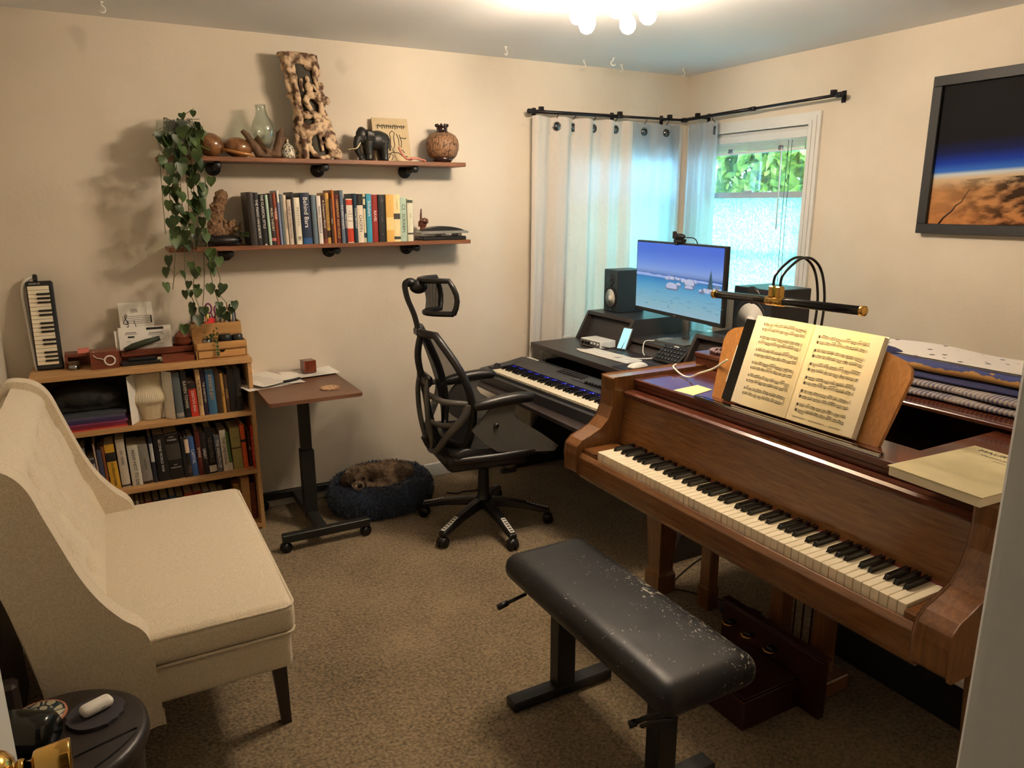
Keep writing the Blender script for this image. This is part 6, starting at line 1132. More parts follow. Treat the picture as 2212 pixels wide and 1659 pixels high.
# digital piano on the tray
KA = math.radians(-2.6)
KX = Matrix.Translation((-1.672, -.215, .626)) @ Matrix.Rotation(math.radians(2.9), 4, 'Z')     # local: x depth, -y along the keys
root = thing('digital_piano', 'black 88-key digital piano with blue lit strip on the desk tray', 'keyboard', (-1.5, -.85, .626))
plain('piano_dark', (44, 45, 48), .45); plain('piano_slip', (176, 168, 150), .5)
def K(): m = MB(); m.X = KX; return m
m = K().mat('piano_dark').prism([(.0, 0), (.355, 0), (.355, .100), (.30, .108), (.19, .088), (.19, .058), (.03, .058), (.03, .05), (0, .05)], 'y', -.075, -1.315)
m.prism([(.0, 0), (.355, 0), (.355, .100), (.30, .108), (.19, .090), (.02, .074), (0, .066)], 'y', -.075, -.0).prism([(.0, 0), (.355, 0), (.355, .100), (.30, .108), (.19, .090), (.02, .074), (0, .066)], 'y', -1.315, -1.39); m.build('case', root)
m = K().mat('piano_slip').box(.032, .036, -.0755, -1.314, .05, .058); m.build('key_slip', root)
m = K().mat('rubber', True).cyl((.10, -.040, .078), (.10, -.052, .078), .022, seg=18).mat('piano_dark').box(.05, .16, -.03, -.065, .078, .084, bev=.002); m.build('pitch_wheel', root)
emis('blue_led', (70, 70, 255), 6.0); m = K().mat('blue_led').box(.1885, .1905, -.095, -1.30, .0775, .0805); m.build('light_strip', root)
m = K().mat('piano_dark').box(.235, .325, -.60, -1.0, .099, .104, rot=(0, -.10, 0)).mat('steel').box(.252, .262, -.80, -1.02, .106, .108).mat('piano_dark'); CP_ = m.build('control_panel', root); K().mat('white_ink').box(.318, .330, -.03, -.14, .105, .1085).build('name_plate', root)
for k in range(8): K().mat('black_gloss', True).lathe([(.009, 0), (.008, .014), (0, .015)], (.238, -.72 - .026 * k, .098), seg=12).build('knob', CP_)
for k in range(24):
    c, rw = k % 8, k // 8; K().mat('black_gloss').box(.262 + rw * .018, .272 + rw * .018, -.42 - c * .030, -.44 - c * .030, .1025 + rw * .002, .1065 + rw * .002, bev=.001).build('button', CP_)
def keys(root, P, nwhite, L, bl, kw, zt, zb, y0, first, wh=.018, bh=.012, bw=.0105, fx=0):
    """white keys along -y from y0; P is the placement matrix; first = pitch class index of first white (A=5)"""
    tmp = MB(); g = .0016
    wb = MB().mat('ivory').box(0, L, -kw + g / 2, -g / 2, zb, zt, bev=.0012).build('white_key', root, local=True); wb.matrix_local = world_of(root).inverted() @ P @ Matrix.Translation((fx, y0, 0))
    bb = MB().mat('ebony'); bb.prism([(0.004, zt), (.012, zt + bh), (bl, zt + bh + .001), (bl, zt)], 'y', -bw / 2, bw / 2); bb = bb.build('black_key', root, local=True); mod_bevel(bb, .0018, 2)
    # seven-note pattern: C0 D1 E2 F3 G4 A5 B6 ; no black after E and B
    n = 0; used = False
    for i in range(nwhite):
        if i:
            o = wb.copy(); C.objects.link(o); o.parent = root; o.matrix_local = world_of(root).inverted() @ P @ Matrix.Translation((fx, y0 - i * kw, 0))
        pc_ = (first + i) % 7
        if i < nwhite - 1 and pc_ not in (2, 6):
            sh = {0: .0018, 1: -.0018, 3: .0026, 4: 0, 5: -.0026}[pc_]
            Mx = world_of(root).inverted() @ P @ Matrix.Translation((fx + L - bl, y0 - (i + 1) * kw + sh, 0))
            if not used: bb.matrix_local = Mx; used = True
            else: o = bb.copy(); C.objects.link(o); o.parent = root; o.matrix_local = Mx
keys(root, KX, 52, .148, .095, .02356, .074, .0605, -.080, 5, fx=.040)
# gear on the desk
root = thing('audio_interface', 'small white audio interface box with round knobs on the desk', 'audio interface', (-1.10, -.58, DZ))
AI = Matrix.Translation((-1.045, -.345, DZ + .0005)) @ Matrix.Rotation(math.radians(3), 4, 'Z'); m = MB(); m.X = AI; m.mat('white_plastic').box(0, .115, -.19, 0, .003, .045, bev=.003); m.mat('rubber').box(.01, .10, -.18, -.01, 0, .003); m.build('box_body', root)
m = MB(); m.X = AI; m.mat('grey_plastic').box(-.0012, 0, -.185, -.005, .006, .042); m.build('front_plate', root); FP_ = MB.last
for k in range(6): m = MB(); m.X = AI; m.mat('chrome' if k > 2 else 'black_gloss', True).lathe([(.012, 0), (.011, .004), (.008, .006) if k < 3 else (.004, .012), (0, .006 if k < 3 else .013)], (-.001, -.022 - k * .029, .024), (-1, 0, 0), 14); m.build('knob' if k > 2 else 'jack_socket', FP_)
def cable(pts, r_, mat, name, label, n=8): return solo(MB().mat(mat, True).tube(spline(pts, n), r_, 7), name, label, 'cable')
cable([(-1.03, -.545, DZ + .02), (-.99, -.60, DZ + .012), (-.95, -.66, DZ + .006), (-.94, -.585, DZ + .006)], .003, 'rubber', 'power_cable', 'black cable running from the audio interface along the desk')
cable([(-1.05, -.62, DZ + .006), (-1.12, -.50, DZ + .005), (-1.155, -.47, DZ + .005), (-1.15, -.56, DZ + .005), (-1.08, -.72, DZ + .005), (-1.02, -.86, DZ + .006), (-.96, -.93, DZ + .015)], .0032, 'white_plastic', 'usb_cable', 'white looping cable between keyboard and black key pad')
cable([(-1.15, -.50, DZ + .010), (-1.10, -.66, DZ + .010), (-1.05, -.78, DZ + .011), (-1.09, -.80, DZ + .011)], .003, 'white_plastic', 'usb_cable', 'short white cable end curling behind the white keyboard')
root = thing('computer_keyboard', 'slim white computer keyboard on the desk front', 'keyboard', (-1.1, -.66, DZ)); QX = Matrix.Translation((-1.165, -.505, DZ + .0005)) @ Matrix.Rotation(math.radians(3), 4, 'Z')
m = MB(); m.X = QX; m.mat('steel' if False else 'white_plastic').box(0, .115, -.418, 0, 0, .006, bev=.002); m.build('keyboard_plate', root)
m = MB(); m.X = QX; m.mat('white_plastic')
for rw in range(6):
    for c in range(21):
        if c in (15, 18) and rw in (2,): continue
        m.box(.006 + rw * .0178, .006 + rw * .0178 + .0158, -.006 - c * .0195 - .0172, -.006 - c * .0195, .006, .0085)
m.mat('grey_plastic').box(.045, .058, -.30, -.285, .0086, .009).box(.03, .043, -.305, -.275, .0086, .009); m.build('keycaps', root)
root = thing('computer_mouse', 'white rounded computer mouse on the black mouse pad', 'mouse', (-1.13, -1.02, DZ)); m = MB(); m.X = Matrix.Translation((-1.135, -1.01, DZ + .0045)) @ Matrix.Rotation(.15, 4, 'Z'); m.mat('white_plastic', True)
m.grid(lambda u, v: (.057 * (2 * u - 1), .029 * (2 * v - 1) * (1 - .25 * abs(2 * u - 1) ** 4), .022 * max(0, (1 - (2 * u - 1) ** 2)) ** .5 * max(0, (1 - (2 * v - 1) ** 2)) ** .35), 20, 14); m.build('mouse_shell', root)
solo(MB().mat('rubber').box(-1.245, -1.03, -1.22, -.935, DZ + .0003, DZ + .0035, bev=.001), 'mouse_pad', 'black mouse pad under the white mouse', 'mouse pad')
root = thing('key_pad', 'tilted black control pad with rows of round keys on the desk', 'control pad', (-.92, -1.0, DZ)); PX = Matrix.Translation((-.968, -.925, DZ + .001)) @ Matrix.Rotation(math.radians(3), 4, 'Z') @ Matrix.Rotation(math.radians(-38), 4, 'Y')
m = MB(); m.X = PX; m.mat('black_plastic').box(0, .125, -.19, 0, 0, .016, bev=.005); m.mat('white_ink').box(.112, .118, -.115, -.08, .016, .0163); m.mat('black_plastic').prism([(.03, 0), (.115, 0), (.10, -.072), (.09, -.072)], 'y', -.18, -.01); PB_ = m.build('pad_body', root)
for rw in range(4):
    for c in range(7): m = MB(); m.X = PX; m.mat('black_gloss', True).lathe([(.0085, 0), (.0085, .003), (.006, .005), (0, .0052)], (.020 + rw * .026, -.022 - c * .0245, .016), seg=12); m.mat('grey_plastic').box(.018 + rw * .026, .022 + rw * .026, -.0265 - c * .0245, -.0215 - c * .0245, .0212, .0216); m.build('key_button', PB_)
# phone propped on the riser edge
emis('phone_screen', (150, 225, 240), .30)
root = thing('phone', 'phone with a light screen leaning on the left raised shelf', 'phone', (-.9, -.58, DZ)); PH = Matrix.Translation((-.935, -.555, DZ + .002)) @ Matrix.Rotation(math.radians(12), 4, 'Z') @ Matrix.Rotation(math.radians(27), 4, 'Y')
m = MB(); m.X = PH; m.mat('grey_plastic').box(0, .008, -.068, 0, 0, .135, bev=.003); m.build('phone_body', root); m = MB(); m.X = PH; m.mat('phone_screen').box(-.0006, 0, -.064, -.004, .005, .130); m.build('screen', root)
root = thing('card_reader', 'small grey adapter with a white cable on the centre shelf', 'adapter', (-.75, -.74, .868)); m = MB().mat('grey_plastic').box(-.80, -.72, -.80, -.755, .8685, .882, bev=.003); m.build('adapter_body', root)
m = MB().mat('white_plastic', True).tube(spline([(-.80, -.78, .876), (-.835, -.76, .873), (-.86, -.74, .872), (-.885, -.745, .86), (-.91, -.77, .82), (-.93, -.81, DZ + .006)], 5), .003, 7); m.build('cord', root)
# speakers
plain('speaker_black', (26, 28, 33), .45, var=.05); plain('cone_white', (226, 222, 212), .35)
def speaker(x0, yc, z, w, d, h, ang, label):
    root = thing('studio_speaker', label, 'speaker', (x0 + d / 2, yc, z), ang, 'white cone studio speakers')
    m = MB().mat('speaker_black').box(-d / 2, d / 2, -w / 2, w / 2, 0, h, bev=.004); m.build('cabinet', root, local=True)
    m = MB().mat('cone_white', True).lathe([(.064 * w / .165, 0), (.062 * w / .165, .0015), (.035 * w / .165, -.016), (.018 * w / .165, -.017), (.014 * w / .165, -.010), (0, -.008)], (-d / 2 - .0165, 0, h * .33), (-1, 0, 0), 32)
    m = MB().mat('rubber', True).lathe([(.070 * w / .165, 0), (.071 * w / .165, .005), (.064 * w / .165, .007), (.058 * w / .165, .003)], (-d / 2, 0, h * .33), (-1, 0, 0), 36); WS_ = m.build('woofer_surround', root, local=True)
    m = MB().mat('cone_white', True); k = w / .165; m.lathe([(.059 * k, .0035), (.048 * k, .0032), (.026 * k, .0012), (.021 * k, .001), (.019 * k, .006), (.010 * k, .010), (0, .011)], (-d / 2, 0, h * .33), (-1, 0, 0), 36); m.build('woofer_cone', WS_, local=True)
    m = MB().mat('black_plastic', True).lathe([(.040 * k, 0), (.041 * k, .002), (.028 * k, .002), (.014 * k, .0006), (.012 * k, .004), (0, .006)], (-d / 2, 0, h * .77), (-1, 0, 0), 30); m.build('tweeter', root, local=True)
    m = MB().mat('white_ink', True).lathe([(.006, 0), (.006, .001), (0, .001)], (-d / 2, 0, h * .06), (-1, 0, 0), 12); m.build('power_light', root, local=True)
speaker(-.755, -.245, .968, .158, .20, .262, math.radians(-4), 'black studio speaker with white cone left of the monitor')
speaker(-.72, -1.375, .968, .27, .25, .255, math.radians(-4), 'wide black studio speaker with white cone behind the piano lamp')
solo(MB().mat('speaker_black').box(-.80, -.77, -1.60, -1.12, .80, .967), 'black_board', 'black board standing in front of the right raised shelf', 'board') if False else None
# monitor
MA = math.radians(-9.5); MC = Vector((-.745, -.86, 1.0))
root = thing('monitor', 'computer monitor showing a blue lake with boulders, in front of the window', 'monitor', (-.72, -.86, .868))
MW, MH = .80, .405
MX = Matrix.Translation((-.70, -.43, 1.012)) @ Matrix.Rotation(math.radians(-9), 4, 'Z') @ Matrix.Rotation(math.radians(3), 4, 'Y') if False else None
pl = Vector((-.715, -.435, 1.008)); prr = Vector((-.785, -1.235, 1.008)); dy = (prr - pl); MW = dy.length; dy = dy.normalized(); nx = Vector((-dy.y, dy.x, 0)) * 1.0
if nx.x < 0: nx = -nx
MX = Matrix((( nx.x, -dy.x, 0, pl.x), (nx.y, -dy.y, 0, pl.y), (0, 0, 1, pl.z), (0, 0, 0, 1)))    # local x: away from viewer, y: to the left (negative = right), z up
MH = .412
m = MB(); m.X = MX; m.mat('black_plastic').box(0, .03, -MW, 0, 0, MH, bev=.004).box(.03, .05, -MW * .75, -MW * .25, .08, .32, bev=.01); m.mat('steel').box(-.0006, 0, -MW / 2 - .012, -MW / 2 + .012, .007, .012); m.build('monitor_body', root)
def wall_paper(m, n, l, b):
    mp = tc(n, l); sp = n.new('ShaderNodeSeparateXYZ'); l.new(mp.outputs[0], sp.inputs[0]); r = n.new('ShaderNodeValToRGB'); cr = r.color_ramp
    nz = n.new('ShaderNodeTexNoise'); nz.inputs['Scale'].default_value = 9; nz.inputs['Detail'].default_value = 4; mp2 = tc(n, l, (1, 1, 3)); l.new(mp2.outputs[0], nz.inputs['Vector'])
    md = n.new('ShaderNodeMath'); md.operation = 'MULTIPLY_ADD'; md.inputs[1].default_value = .012; l.new(nz.outputs['Fac'], md.inputs[0]); l.new(sp.outputs['Z'], md.inputs[2])
    dv = n.new('ShaderNodeMath'); dv.operation = 'DIVIDE'; dv.inputs[1].default_value = .40; l.new(md.outputs[0], dv.inputs[0])
    cr.elements[0].position = 0; cr.elements[0].color = srgb((128, 160, 176)) + (1,); cr.elements[1].position = 1; cr.elements[1].color = srgb((48, 92, 196)) + (1,)
    for p, c in ((.14, (112, 156, 172)), (.30, (84, 146, 178)), (.44, (40, 120, 172)), (.525, (28, 84, 150)), (.55, (96, 122, 172)), (.60, (110, 138, 196)), (.72, (78, 116, 196)), (.86, (54, 94, 190))):
        e = cr.elements.new(p); e.color = srgb(c) + (1,)
    l.new(dv.outputs[0], r.inputs[0]); l.new(r.outputs[0], b.inputs['Emission Color']); b.inputs['Emission Strength'].default_value = .44; b.inputs['Base Color'].default_value = (.01, .01, .01, 1); b.inputs['Roughness'].default_value = .3
obj_mat('screen_lake', wall_paper); emis('scr_rock', (136, 146, 176), .34); emis('scr_rock_dark', (74, 90, 120), .34); emis('scr_tree', (36, 62, 78), .34); emis('scr_shoal', (80, 122, 150), .36); emis('scr_mount', (110, 130, 178), .40)
m = MB(); m.X = MX; m.mat('screen_lake').box(-.001, 0, -MW + .012, -.010, .022, MH - .010); SWD = MW - .022
def S(u, v, l_=.0016): return (-l_, -.010 - SWD * u, .022 + (MH - .032) * v)
def blobs(mat, u, v, ru, rv, l_, flat=0):
    n_ = 14; m.mat(mat); pts = [S(u + ru * math.cos(2 * PI * k / n_), v + rv * max(math.sin(2 * PI * k / n_), -.45 if flat else -1), l_) for k in range(n_)]; m.add(pts, [tuple(range(n_))[::-1]], False)
m.mat('scr_mount'); r = random.Random(3); pts = [S(0, .50)] + [S(k / 24, .535 + r.uniform(0, .016) - .0008 * k) for k in range(25)] + [S(1, .50)]; m.add(pts, [tuple(range(len(pts)))], False)
for k in range(46): u = r.uniform(.0, 1) ** .8; blobs('scr_shoal', u, r.uniform(.04, .34) , r.uniform(.010, .035), r.uniform(.004, .010), .0018)
for (u, v, a, b_) in ((.40, .49, .03, .03), (.46, .50, .035, .04), (.53, .50, .03, .03), (.60, .485, .04, .04), (.72, .49, .03, .03)): blobs('scr_rock_dark', u, v, a, b_, .0020, 1); blobs('scr_rock', u - .004, v + .008, a * .8, b_ * .8, .0024, 1)
for k in range(40): u = r.uniform(.78, .99); v = .36 + (u - .78) * .55 * r.random() + r.uniform(0, .04); blobs('scr_rock' if r.random() < .6 else 'scr_rock_dark', u, v, .018, .022, .0022 + k * .00002, 1)
for (u, v, a, b_) in ((.665, .46, .062, .075), (.66, .40, .052, .035), (.46, .375, .078, .075), (.54, .42, .032, .035)): blobs('scr_rock_dark', u, v, a, b_, .0032, 1); blobs('scr_rock', u - .005, v + .014, a * .86, b_ * .82, .0036, 1)
m.mat('scr_tree')
for k in range(5): w = .034 * (1 - k * .17); m.add([S(.885 - w, .44 + k * .042, .0040), S(.885 + w, .44 + k * .042, .0040), S(.885, .53 + k * .042, .0040)], [(0, 2, 1)], False)
m.build('screen', root, base=True)
m = MB().mat('steel').box(-.66, -.645, -.86, -.80, .88, 1.2, bev=.003); m.build('stand_column', root)
m = MB().mat('chair_grey').prism([(-.83, -.745), (-.80, -.985), (-.60, -.965), (-.57, -.78)], 'z', .8685, .878); m.build('stand_foot', root)
root = thing('webcam', 'black webcam clipped on top of the monitor', 'webcam', (-.73, -.85, 1.42)); wc = MX @ Vector((.01, -MW * .50, MH))
MB().mat('black_plastic', True).box(wc.x - .02, wc.x + .025, wc.y - .03, wc.y + .03, wc.z + .0005, wc.z + .02, bev=.004).tube([(wc.x - .02, wc.y, wc.z), (wc.x - .022, wc.y, wc.z - .012)], .012, 8).build('clip', root)
MB().mat('black_plastic', True).ball((wc.x - .005, wc.y, wc.z + .034), (.022, .048, .017), 18, 12).build('camera_bar', root); MB().mat('black_plastic').box(wc.x - .03, wc.x - .018, wc.y + .002, wc.y + .028, wc.z + .022, wc.z + .062, bev=.003).build('privacy_flap', root)
MB().mat('rubber', True).tube(spline([(wc.x + .01, wc.y - .04, wc.z + .03), (wc.x + .05, wc.y - .07, wc.z + .02), (wc.x + .07, wc.y - .08, wc.z - .04)], 5), .003, 6).build('cord', root)
root = thing('white_tower', 'white vented box standing between monitor and right speaker', 'device', (-.52, -1.02, .868)); m = MB().mat('white_plastic').box(-.60, -.47, -1.085, -.975, .8685, 1.14, bev=.006); m.build('housing', root)
m = MB().mat('grey_plastic'); 
for k in range(9): m.box(-.602, -.599, -1.075, -.985, 1.045 + k * .010, 1.050 + k * .010)
m.build('vent_grille', root)
# ================================================================== grand piano
root = thing('grand_piano', 'walnut baby grand piano with open keyboard along the right wall', 'piano', (-1.3, -2.45, 0))
PT = .982
arm = [(-1.25, .618), (-2.005, .618), (-2.022, .630), (-2.028, .70), (-2.022, .735), (-2.0, .755), (-1.965, .768), (-1.915, .79), (-1.880, .825), (-1.862, .87), (-1.856, .93), (-1.858, PT), (-1.25, PT)]
for y0, y1 in ((-1.785, -1.70), (-3.215, -3.13)): o = MB().mat('walnut_z').prism(arm, 'y', y0, y1).build('cheek', root); mod_bevel(o, .006, 3, 25)
for y0, y1 in ((-1.858, -1.787), (-3.128, -3.085)): o = MB().mat('walnut').box(-2.0, -1.85, y0, y1, .66, .728, bev=.004).build('key_block', root)
# case rim (curved plan) as a swept wall
plan = [(-1.25, -1.71), (-.80, -1.71), (-.62, -1.735), (-.53, -1.80), (-.50, -1.90), (-.51, -2.02), (-.56, -2.18), (-.64, -2.36), (-.72, -2.55), (-.80, -2.74), (-.90, -2.92), (-1.02, -3.06), (-1.14, -3.15), (-1.25, -3.205)]
pp = [Vector((a, b, 0)) for a, b in plan]; ps = spline(pp, 4); m = MB().mat('walnut', True); vs = []; fs = []
for i, p in enumerate(ps):
    t = (ps[min(i + 1, len(ps) - 1)] - ps[max(i - 1, 0)]).normalized(); n_ = Vector((t.y, -t.x, 0)); q = p + n_ * .055
    vs += [(p.x, p.y, .60), (p.x, p.y, PT), (q.x, q.y, PT), (q.x, q.y, .60)]
for i in range(len(ps) - 1):
    a = i * 4; b = a + 4
    for j in range(4): fs.append((a + j, a + (j + 1) % 4, b + (j + 1) % 4, b + j))
m.add(vs, fs, False); m.build('rim', root)
inner = [(p.x, p.y) for p in ps]
m = MB().mat('walnut_red').prism([(-1.25, -1.71)] + inner + [(-1.25, -3.20)], 'z', .60, .66); m.mat('backboard'); m.build('soundboard', root)
MB().mat('walnut').box(-1.995, -1.25, -3.128, -1.787, .600, .640, bev=.003).build('keybed', root)
o = MB().mat('walnut', True).prism([(-2.016, .618), (-2.020, .63), (-2.020, .660), (-2.018, .695), (-2.006, .712), (-1.992, .706), (-1.990, .618)], 'y', -3.128, -1.787).build('key_slip', root); mod_bevel(o, .003, 2, 30)
keys(root, Matrix.Identity(4), 52, .150, .095, .02356, .735, .700, -1.8605, 5, fx=-1.988)
plain('red_felt', (110, 26, 30), .9); MB().mat('red_felt').box(-1.838, -1.832, -3.085, -1.8595, .728, .736).build('felt_strip', root)
fb = MB().mat('walnut'); fb.prism([(-1.835, .725), (-1.832, .737), (-1.822, .80), (-1.806, .895), (-1.800, .922), (-1.776, .922), (-1.79, .80), (-1.80, .70)], 'y', -3.128, -1.787); fb.build('fallboard', root)
MB().mat('walnut_red', True).prism([(-1.815, .908), (-1.822, .916), (-1.822, .926), (-1.812, .932), (-1.775, .932), (-1.775, .908)], 'y', -3.125, -1.79).build('fallboard_rail', root)
MB().mat('brass').box(-1.80, -1.782, -2.56, -2.44, .932, .9335).mat('ink').box(-1.794, -1.788, -2.515, -2.485, .9335, .9338).build('lock_plate', root)
o = MB().mat('walnut_red').box(-1.772, -1.62, -3.128, -1.787, .948, .975, bev=.004).build('front_deck', root)
MB().mat('walnut_red').box(-1.765, -1.62, -3.128, -1.787, .90, .948).build('deck_support', root)
MB().mat('walnut_red').box(-1.62, -1.24, -2.10, -1.787, .955, .972, bev=.003).build('deck_side', root); MB().mat('walnut_red').box(-1.62, -1.24, -3.128, -2.84, .955, .972, bev=.003).build('deck_side', root)
o = MB().mat('chrome').box(-1.772, -1.765, -2.83, -2.12, .9755, .984).box(-1.757, -1.750, -2.83, -2.12, .9755, .984); o.build('music_rail', root)
# dark iron plate and strings inside
plain('iron_gold', (150, 118, 66), .35, .7); m = MB().mat('iron_gold').prism([(-1.60, -1.80), (-.62, -1.80), (-.62, -2.1), (-.85, -2.7), (-1.2, -3.1), (-1.60, -3.1)], 'z', .78, .79); m.build('iron_plate', root)
m = MB().mat('steel')
for k in range(60): y = -1.84 - k * .0205; m.box(-1.58, -.75 - max(0, (k - 18) * .0085), y - .0006, y + .0006, .80, .8012)
tag(m.build('strings', root), kind='stuff')
# lid: main part with the front flap folded back on it
lid = [(-1.222, -1.70), (-.80, -1.695), (-.60, -1.71), (-.49, -1.78), (-.46, -1.90), (-.47, -2.04), (-.53, -2.22), (-.61, -2.40), (-.69, -2.58), (-.78, -2.78), (-.88, -2.96), (-1.0, -3.10), (-1.13, -3.19), (-1.222, -3.22)]
lp2 = [(p.x, p.y) for p in spline([Vector((a, b, 0)) for a, b in lid], 3)]
MB().mat('walnut_red').prism(lp2, 'z', PT + .002, PT + .016).build('lid', root)
MB().mat('walnut_red').box(-1.262, -1.222, -3.19, -1.72, PT + .002, PT + .015, bev=.003).build('lid_front_edge', root)
# music desk
DX = Matrix.Translation((-1.700, -2.455, .978)) @ Matrix.Rotation(math.radians(19), 4, 'Y')
pts = [(-.318, 0), (.318, 0), (.345, .20), (.338, .225), (.315, .243), (.24, .262), (-.24, .262), (-.315, .243), (-.338, .225), (-.345, .20)]; m = MB(); m.X = DX; m.mat('oak_light').prism([(a, b) for a, b in pts], 'x', 0, .014); o = m.build('music_desk', root); mod_bevel(o, .003, 2)
m = MB(); m.X = DX; m.mat('walnut_red').box(.014, .03, -.2, .2, .02, .05).tube([(.014, 0, .2), (.12, 0, .06)], .006, 8); m.build('desk_prop', root)
# legs, lyre, pedals
def gleg(x, y):
    m = MB().mat('walnut_z'); vs = []
    for z, h in ((.0, .042), (.012, .047), (.085, .047), (.10, .040), (.11, .038), (.45, .052), (.600, .055)): vs += [(x - h, y - h, z), (x + h, y - h, z), (x + h, y + h, z), (x - h, y + h, z)]
    fs = [(3, 2, 1, 0), (24, 25, 26, 27)]
    for i in range(6):
        for j in range(4): fs.append((i * 4 + j, i * 4 + (j + 1) % 4, i * 4 + 4 + (j + 1) % 4, i * 4 + 4 + j))
    m.add(vs, fs, False); o = m.build('leg', root); mod_bevel(o, .003, 2)
gleg(-1.565, -1.755); gleg(-1.63, -3.13); gleg(-.72, -1.92)
m = MB().mat('walnut_z').box(-1.505, -1.455, -1.985, -1.93, 0, .600, bev=.003).box(-1.51, -1.45, -1.99, -1.925, 0, .10, bev=.004); m.build('support_post', root)  # resembles the leg of a stored stool; added as a piano part
m = MB().mat('walnut_z').box(-1.59, -1.53, -2.42, -2.365, .10, .572, bev=.003).box(-1.59, -1.53, -2.60, -2.545, .10, .572, bev=.003).box(-1.618, -1.50, -2.64, -2.32, .055, .11, bev=.004); m.build('pedal_lyre', root)
m = MB().mat('brass', True)
for y in (-2.45, -2.485, -2.52): m.cyl((-1.56, y, .11), (-1.56, y, .572), .003, seg=6)
m.build('lyre_rods', root)
# pedal extender box
root = thing('pedal_extender', 'dark mahogany pedal extension box with three brass pedals under the piano', 'pedal box', (-1.8, -2.46, 0)); plain('mahogany', (52, 15, 17), .3, var=.2, coat=.3)
MB().mat('mahogany').box(-1.912, -1.66, -2.575, -2.345, .0, .105, bev=.003).build('front_box', root)
MB().mat('mahogany').box(-1.905, -1.67, -2.57, -2.35, .105, .112, bev=.002).mat('brass').box(-1.9135, -1.911, -2.573, -2.347, .1035, .1055).build('box_lid', root)
MB().mat('mahogany').box(-1.66, -1.63, -2.655, -2.215, .0, .21, bev=.003).box(-1.66, -1.625, -2.66, -2.21, .21, .22, bev=.002).build('rear_housing', root)
for y in (-2.275, -2.365, -2.465): m = MB().mat('ebony').box(-1.69, -1.66, y - .014, y + .014, .150, .166, bev=.003); m.mat('brass', True).tube([(-1.685, y - .022, .160), (-1.700, y - .014, .158), (-1.706, y, .157), (-1.700, y + .014, .158), (-1.685, y + .022, .160)], .0045, 7); m.build('pedal', root)
solo(MB().mat('black_plastic').box(-1.47, -1.38, -2.18, -2.02, 0, .045, rot=(0, 0, .3), bev=.012), 'power_adapter', 'black power adapter on the carpet behind the pedal box', 'adapter')
solo(MB().mat('rubber', True).tube(spline([(-1.42, -2.05, .02), (-1.40, -1.95, .005), (-1.47, -1.84, .005), (-1.50, -1.76, .005), (-1.30, -1.66, .005), (-1.1, -1.6, .005)], 6), .003, 6), 'floor_cable', 'thin black cable on the carpet past the piano leg', 'cable')
root = thing('stored_keyboard', 'white and dark keyboard stored on edge beneath the piano', 'keyboard', (-1.27, -2.75, 0)); MB().mat('rubber').box(-1.31, -1.20, -3.12, -2.35, 0, .155, bev=.006).build('case', root); MB().mat('white_plastic').box(-1.325, -1.205, -2.96, -2.56, .158, .185, bev=.004).build('white_body', root)
# blankets on the lid
def stripe(m, n, l, b):
    mp = tc(n, l); sp = n.new('ShaderNodeSeparateXYZ'); l.new(mp.outputs[0], sp.inputs[0]); w = n.new('ShaderNodeTexWave'); w.inputs['Scale'].default_value = 22; w.bands_direction = 'Y'; w.inputs['Distortion'].default_value = 1.5; l.new(mp.outputs[0], w.inputs['Vector'])
    nz = n.new('ShaderNodeTexNoise'); nz.inputs['Scale'].default_value = 7; m2 = tc(n, l, (1, 2, 14)); l.new(m2.outputs[0], nz.inputs['Vector']); r = n.new('ShaderNodeValToRGB'); cr = r.color_ramp; cr.elements[0].color = srgb((78, 80, 104)) + (1,); cr.elements[1].color = srgb((150, 140, 132)) + (1,); cr.elements[0].position = .38; cr.elements[1].position = .62
    ad = n.new('ShaderNodeMath'); ad.operation = 'MULTIPLY_ADD'; ad.inputs[1].default_value = .3; l.new(w.outputs['Fac'], ad.inputs[0]); m3 = n.new('ShaderNodeMath'); m3.operation = 'MULTIPLY'; m3.inputs[1].default_value = .8; l.new(nz.outputs['Fac'], m3.inputs[0]); l.new(m3.outputs[0], ad.inputs[2]); l.new(ad.outputs[0], r.inputs[0]); l.new(r.outputs[0], b.inputs['Base Color']); b.inputs['Roughness'].default_value = .95
obj_mat('striped_wool', stripe)
def batik(m, n, l, b):
    mp = tc(n, l); v = n.new('ShaderNodeTexVoronoi'); v.inputs['Scale'].default_value = 22; m2 = tc(n, l, (1.0, .9, 1)); l.new(m2.outputs[0], v.inputs['Vector']); r = n.new('ShaderNodeValToRGB'); r.color_ramp.interpolation = 'LINEAR'; r.color_ramp.elements[0].color = srgb((36, 38, 60)) + (1,); r.color_ramp.elements[1].color = srgb((206, 202, 196)) + (1,); r.color_ramp.elements[0].position = .16; r.color_ramp.elements[1].position = .22; l.new(v.outputs['Distance'], r.inputs[0]); l.new(r.outputs[0], b.inputs['Base Color']); b.inputs['Roughness'].default_value = .9
obj_mat('spotted_cloth', batik)
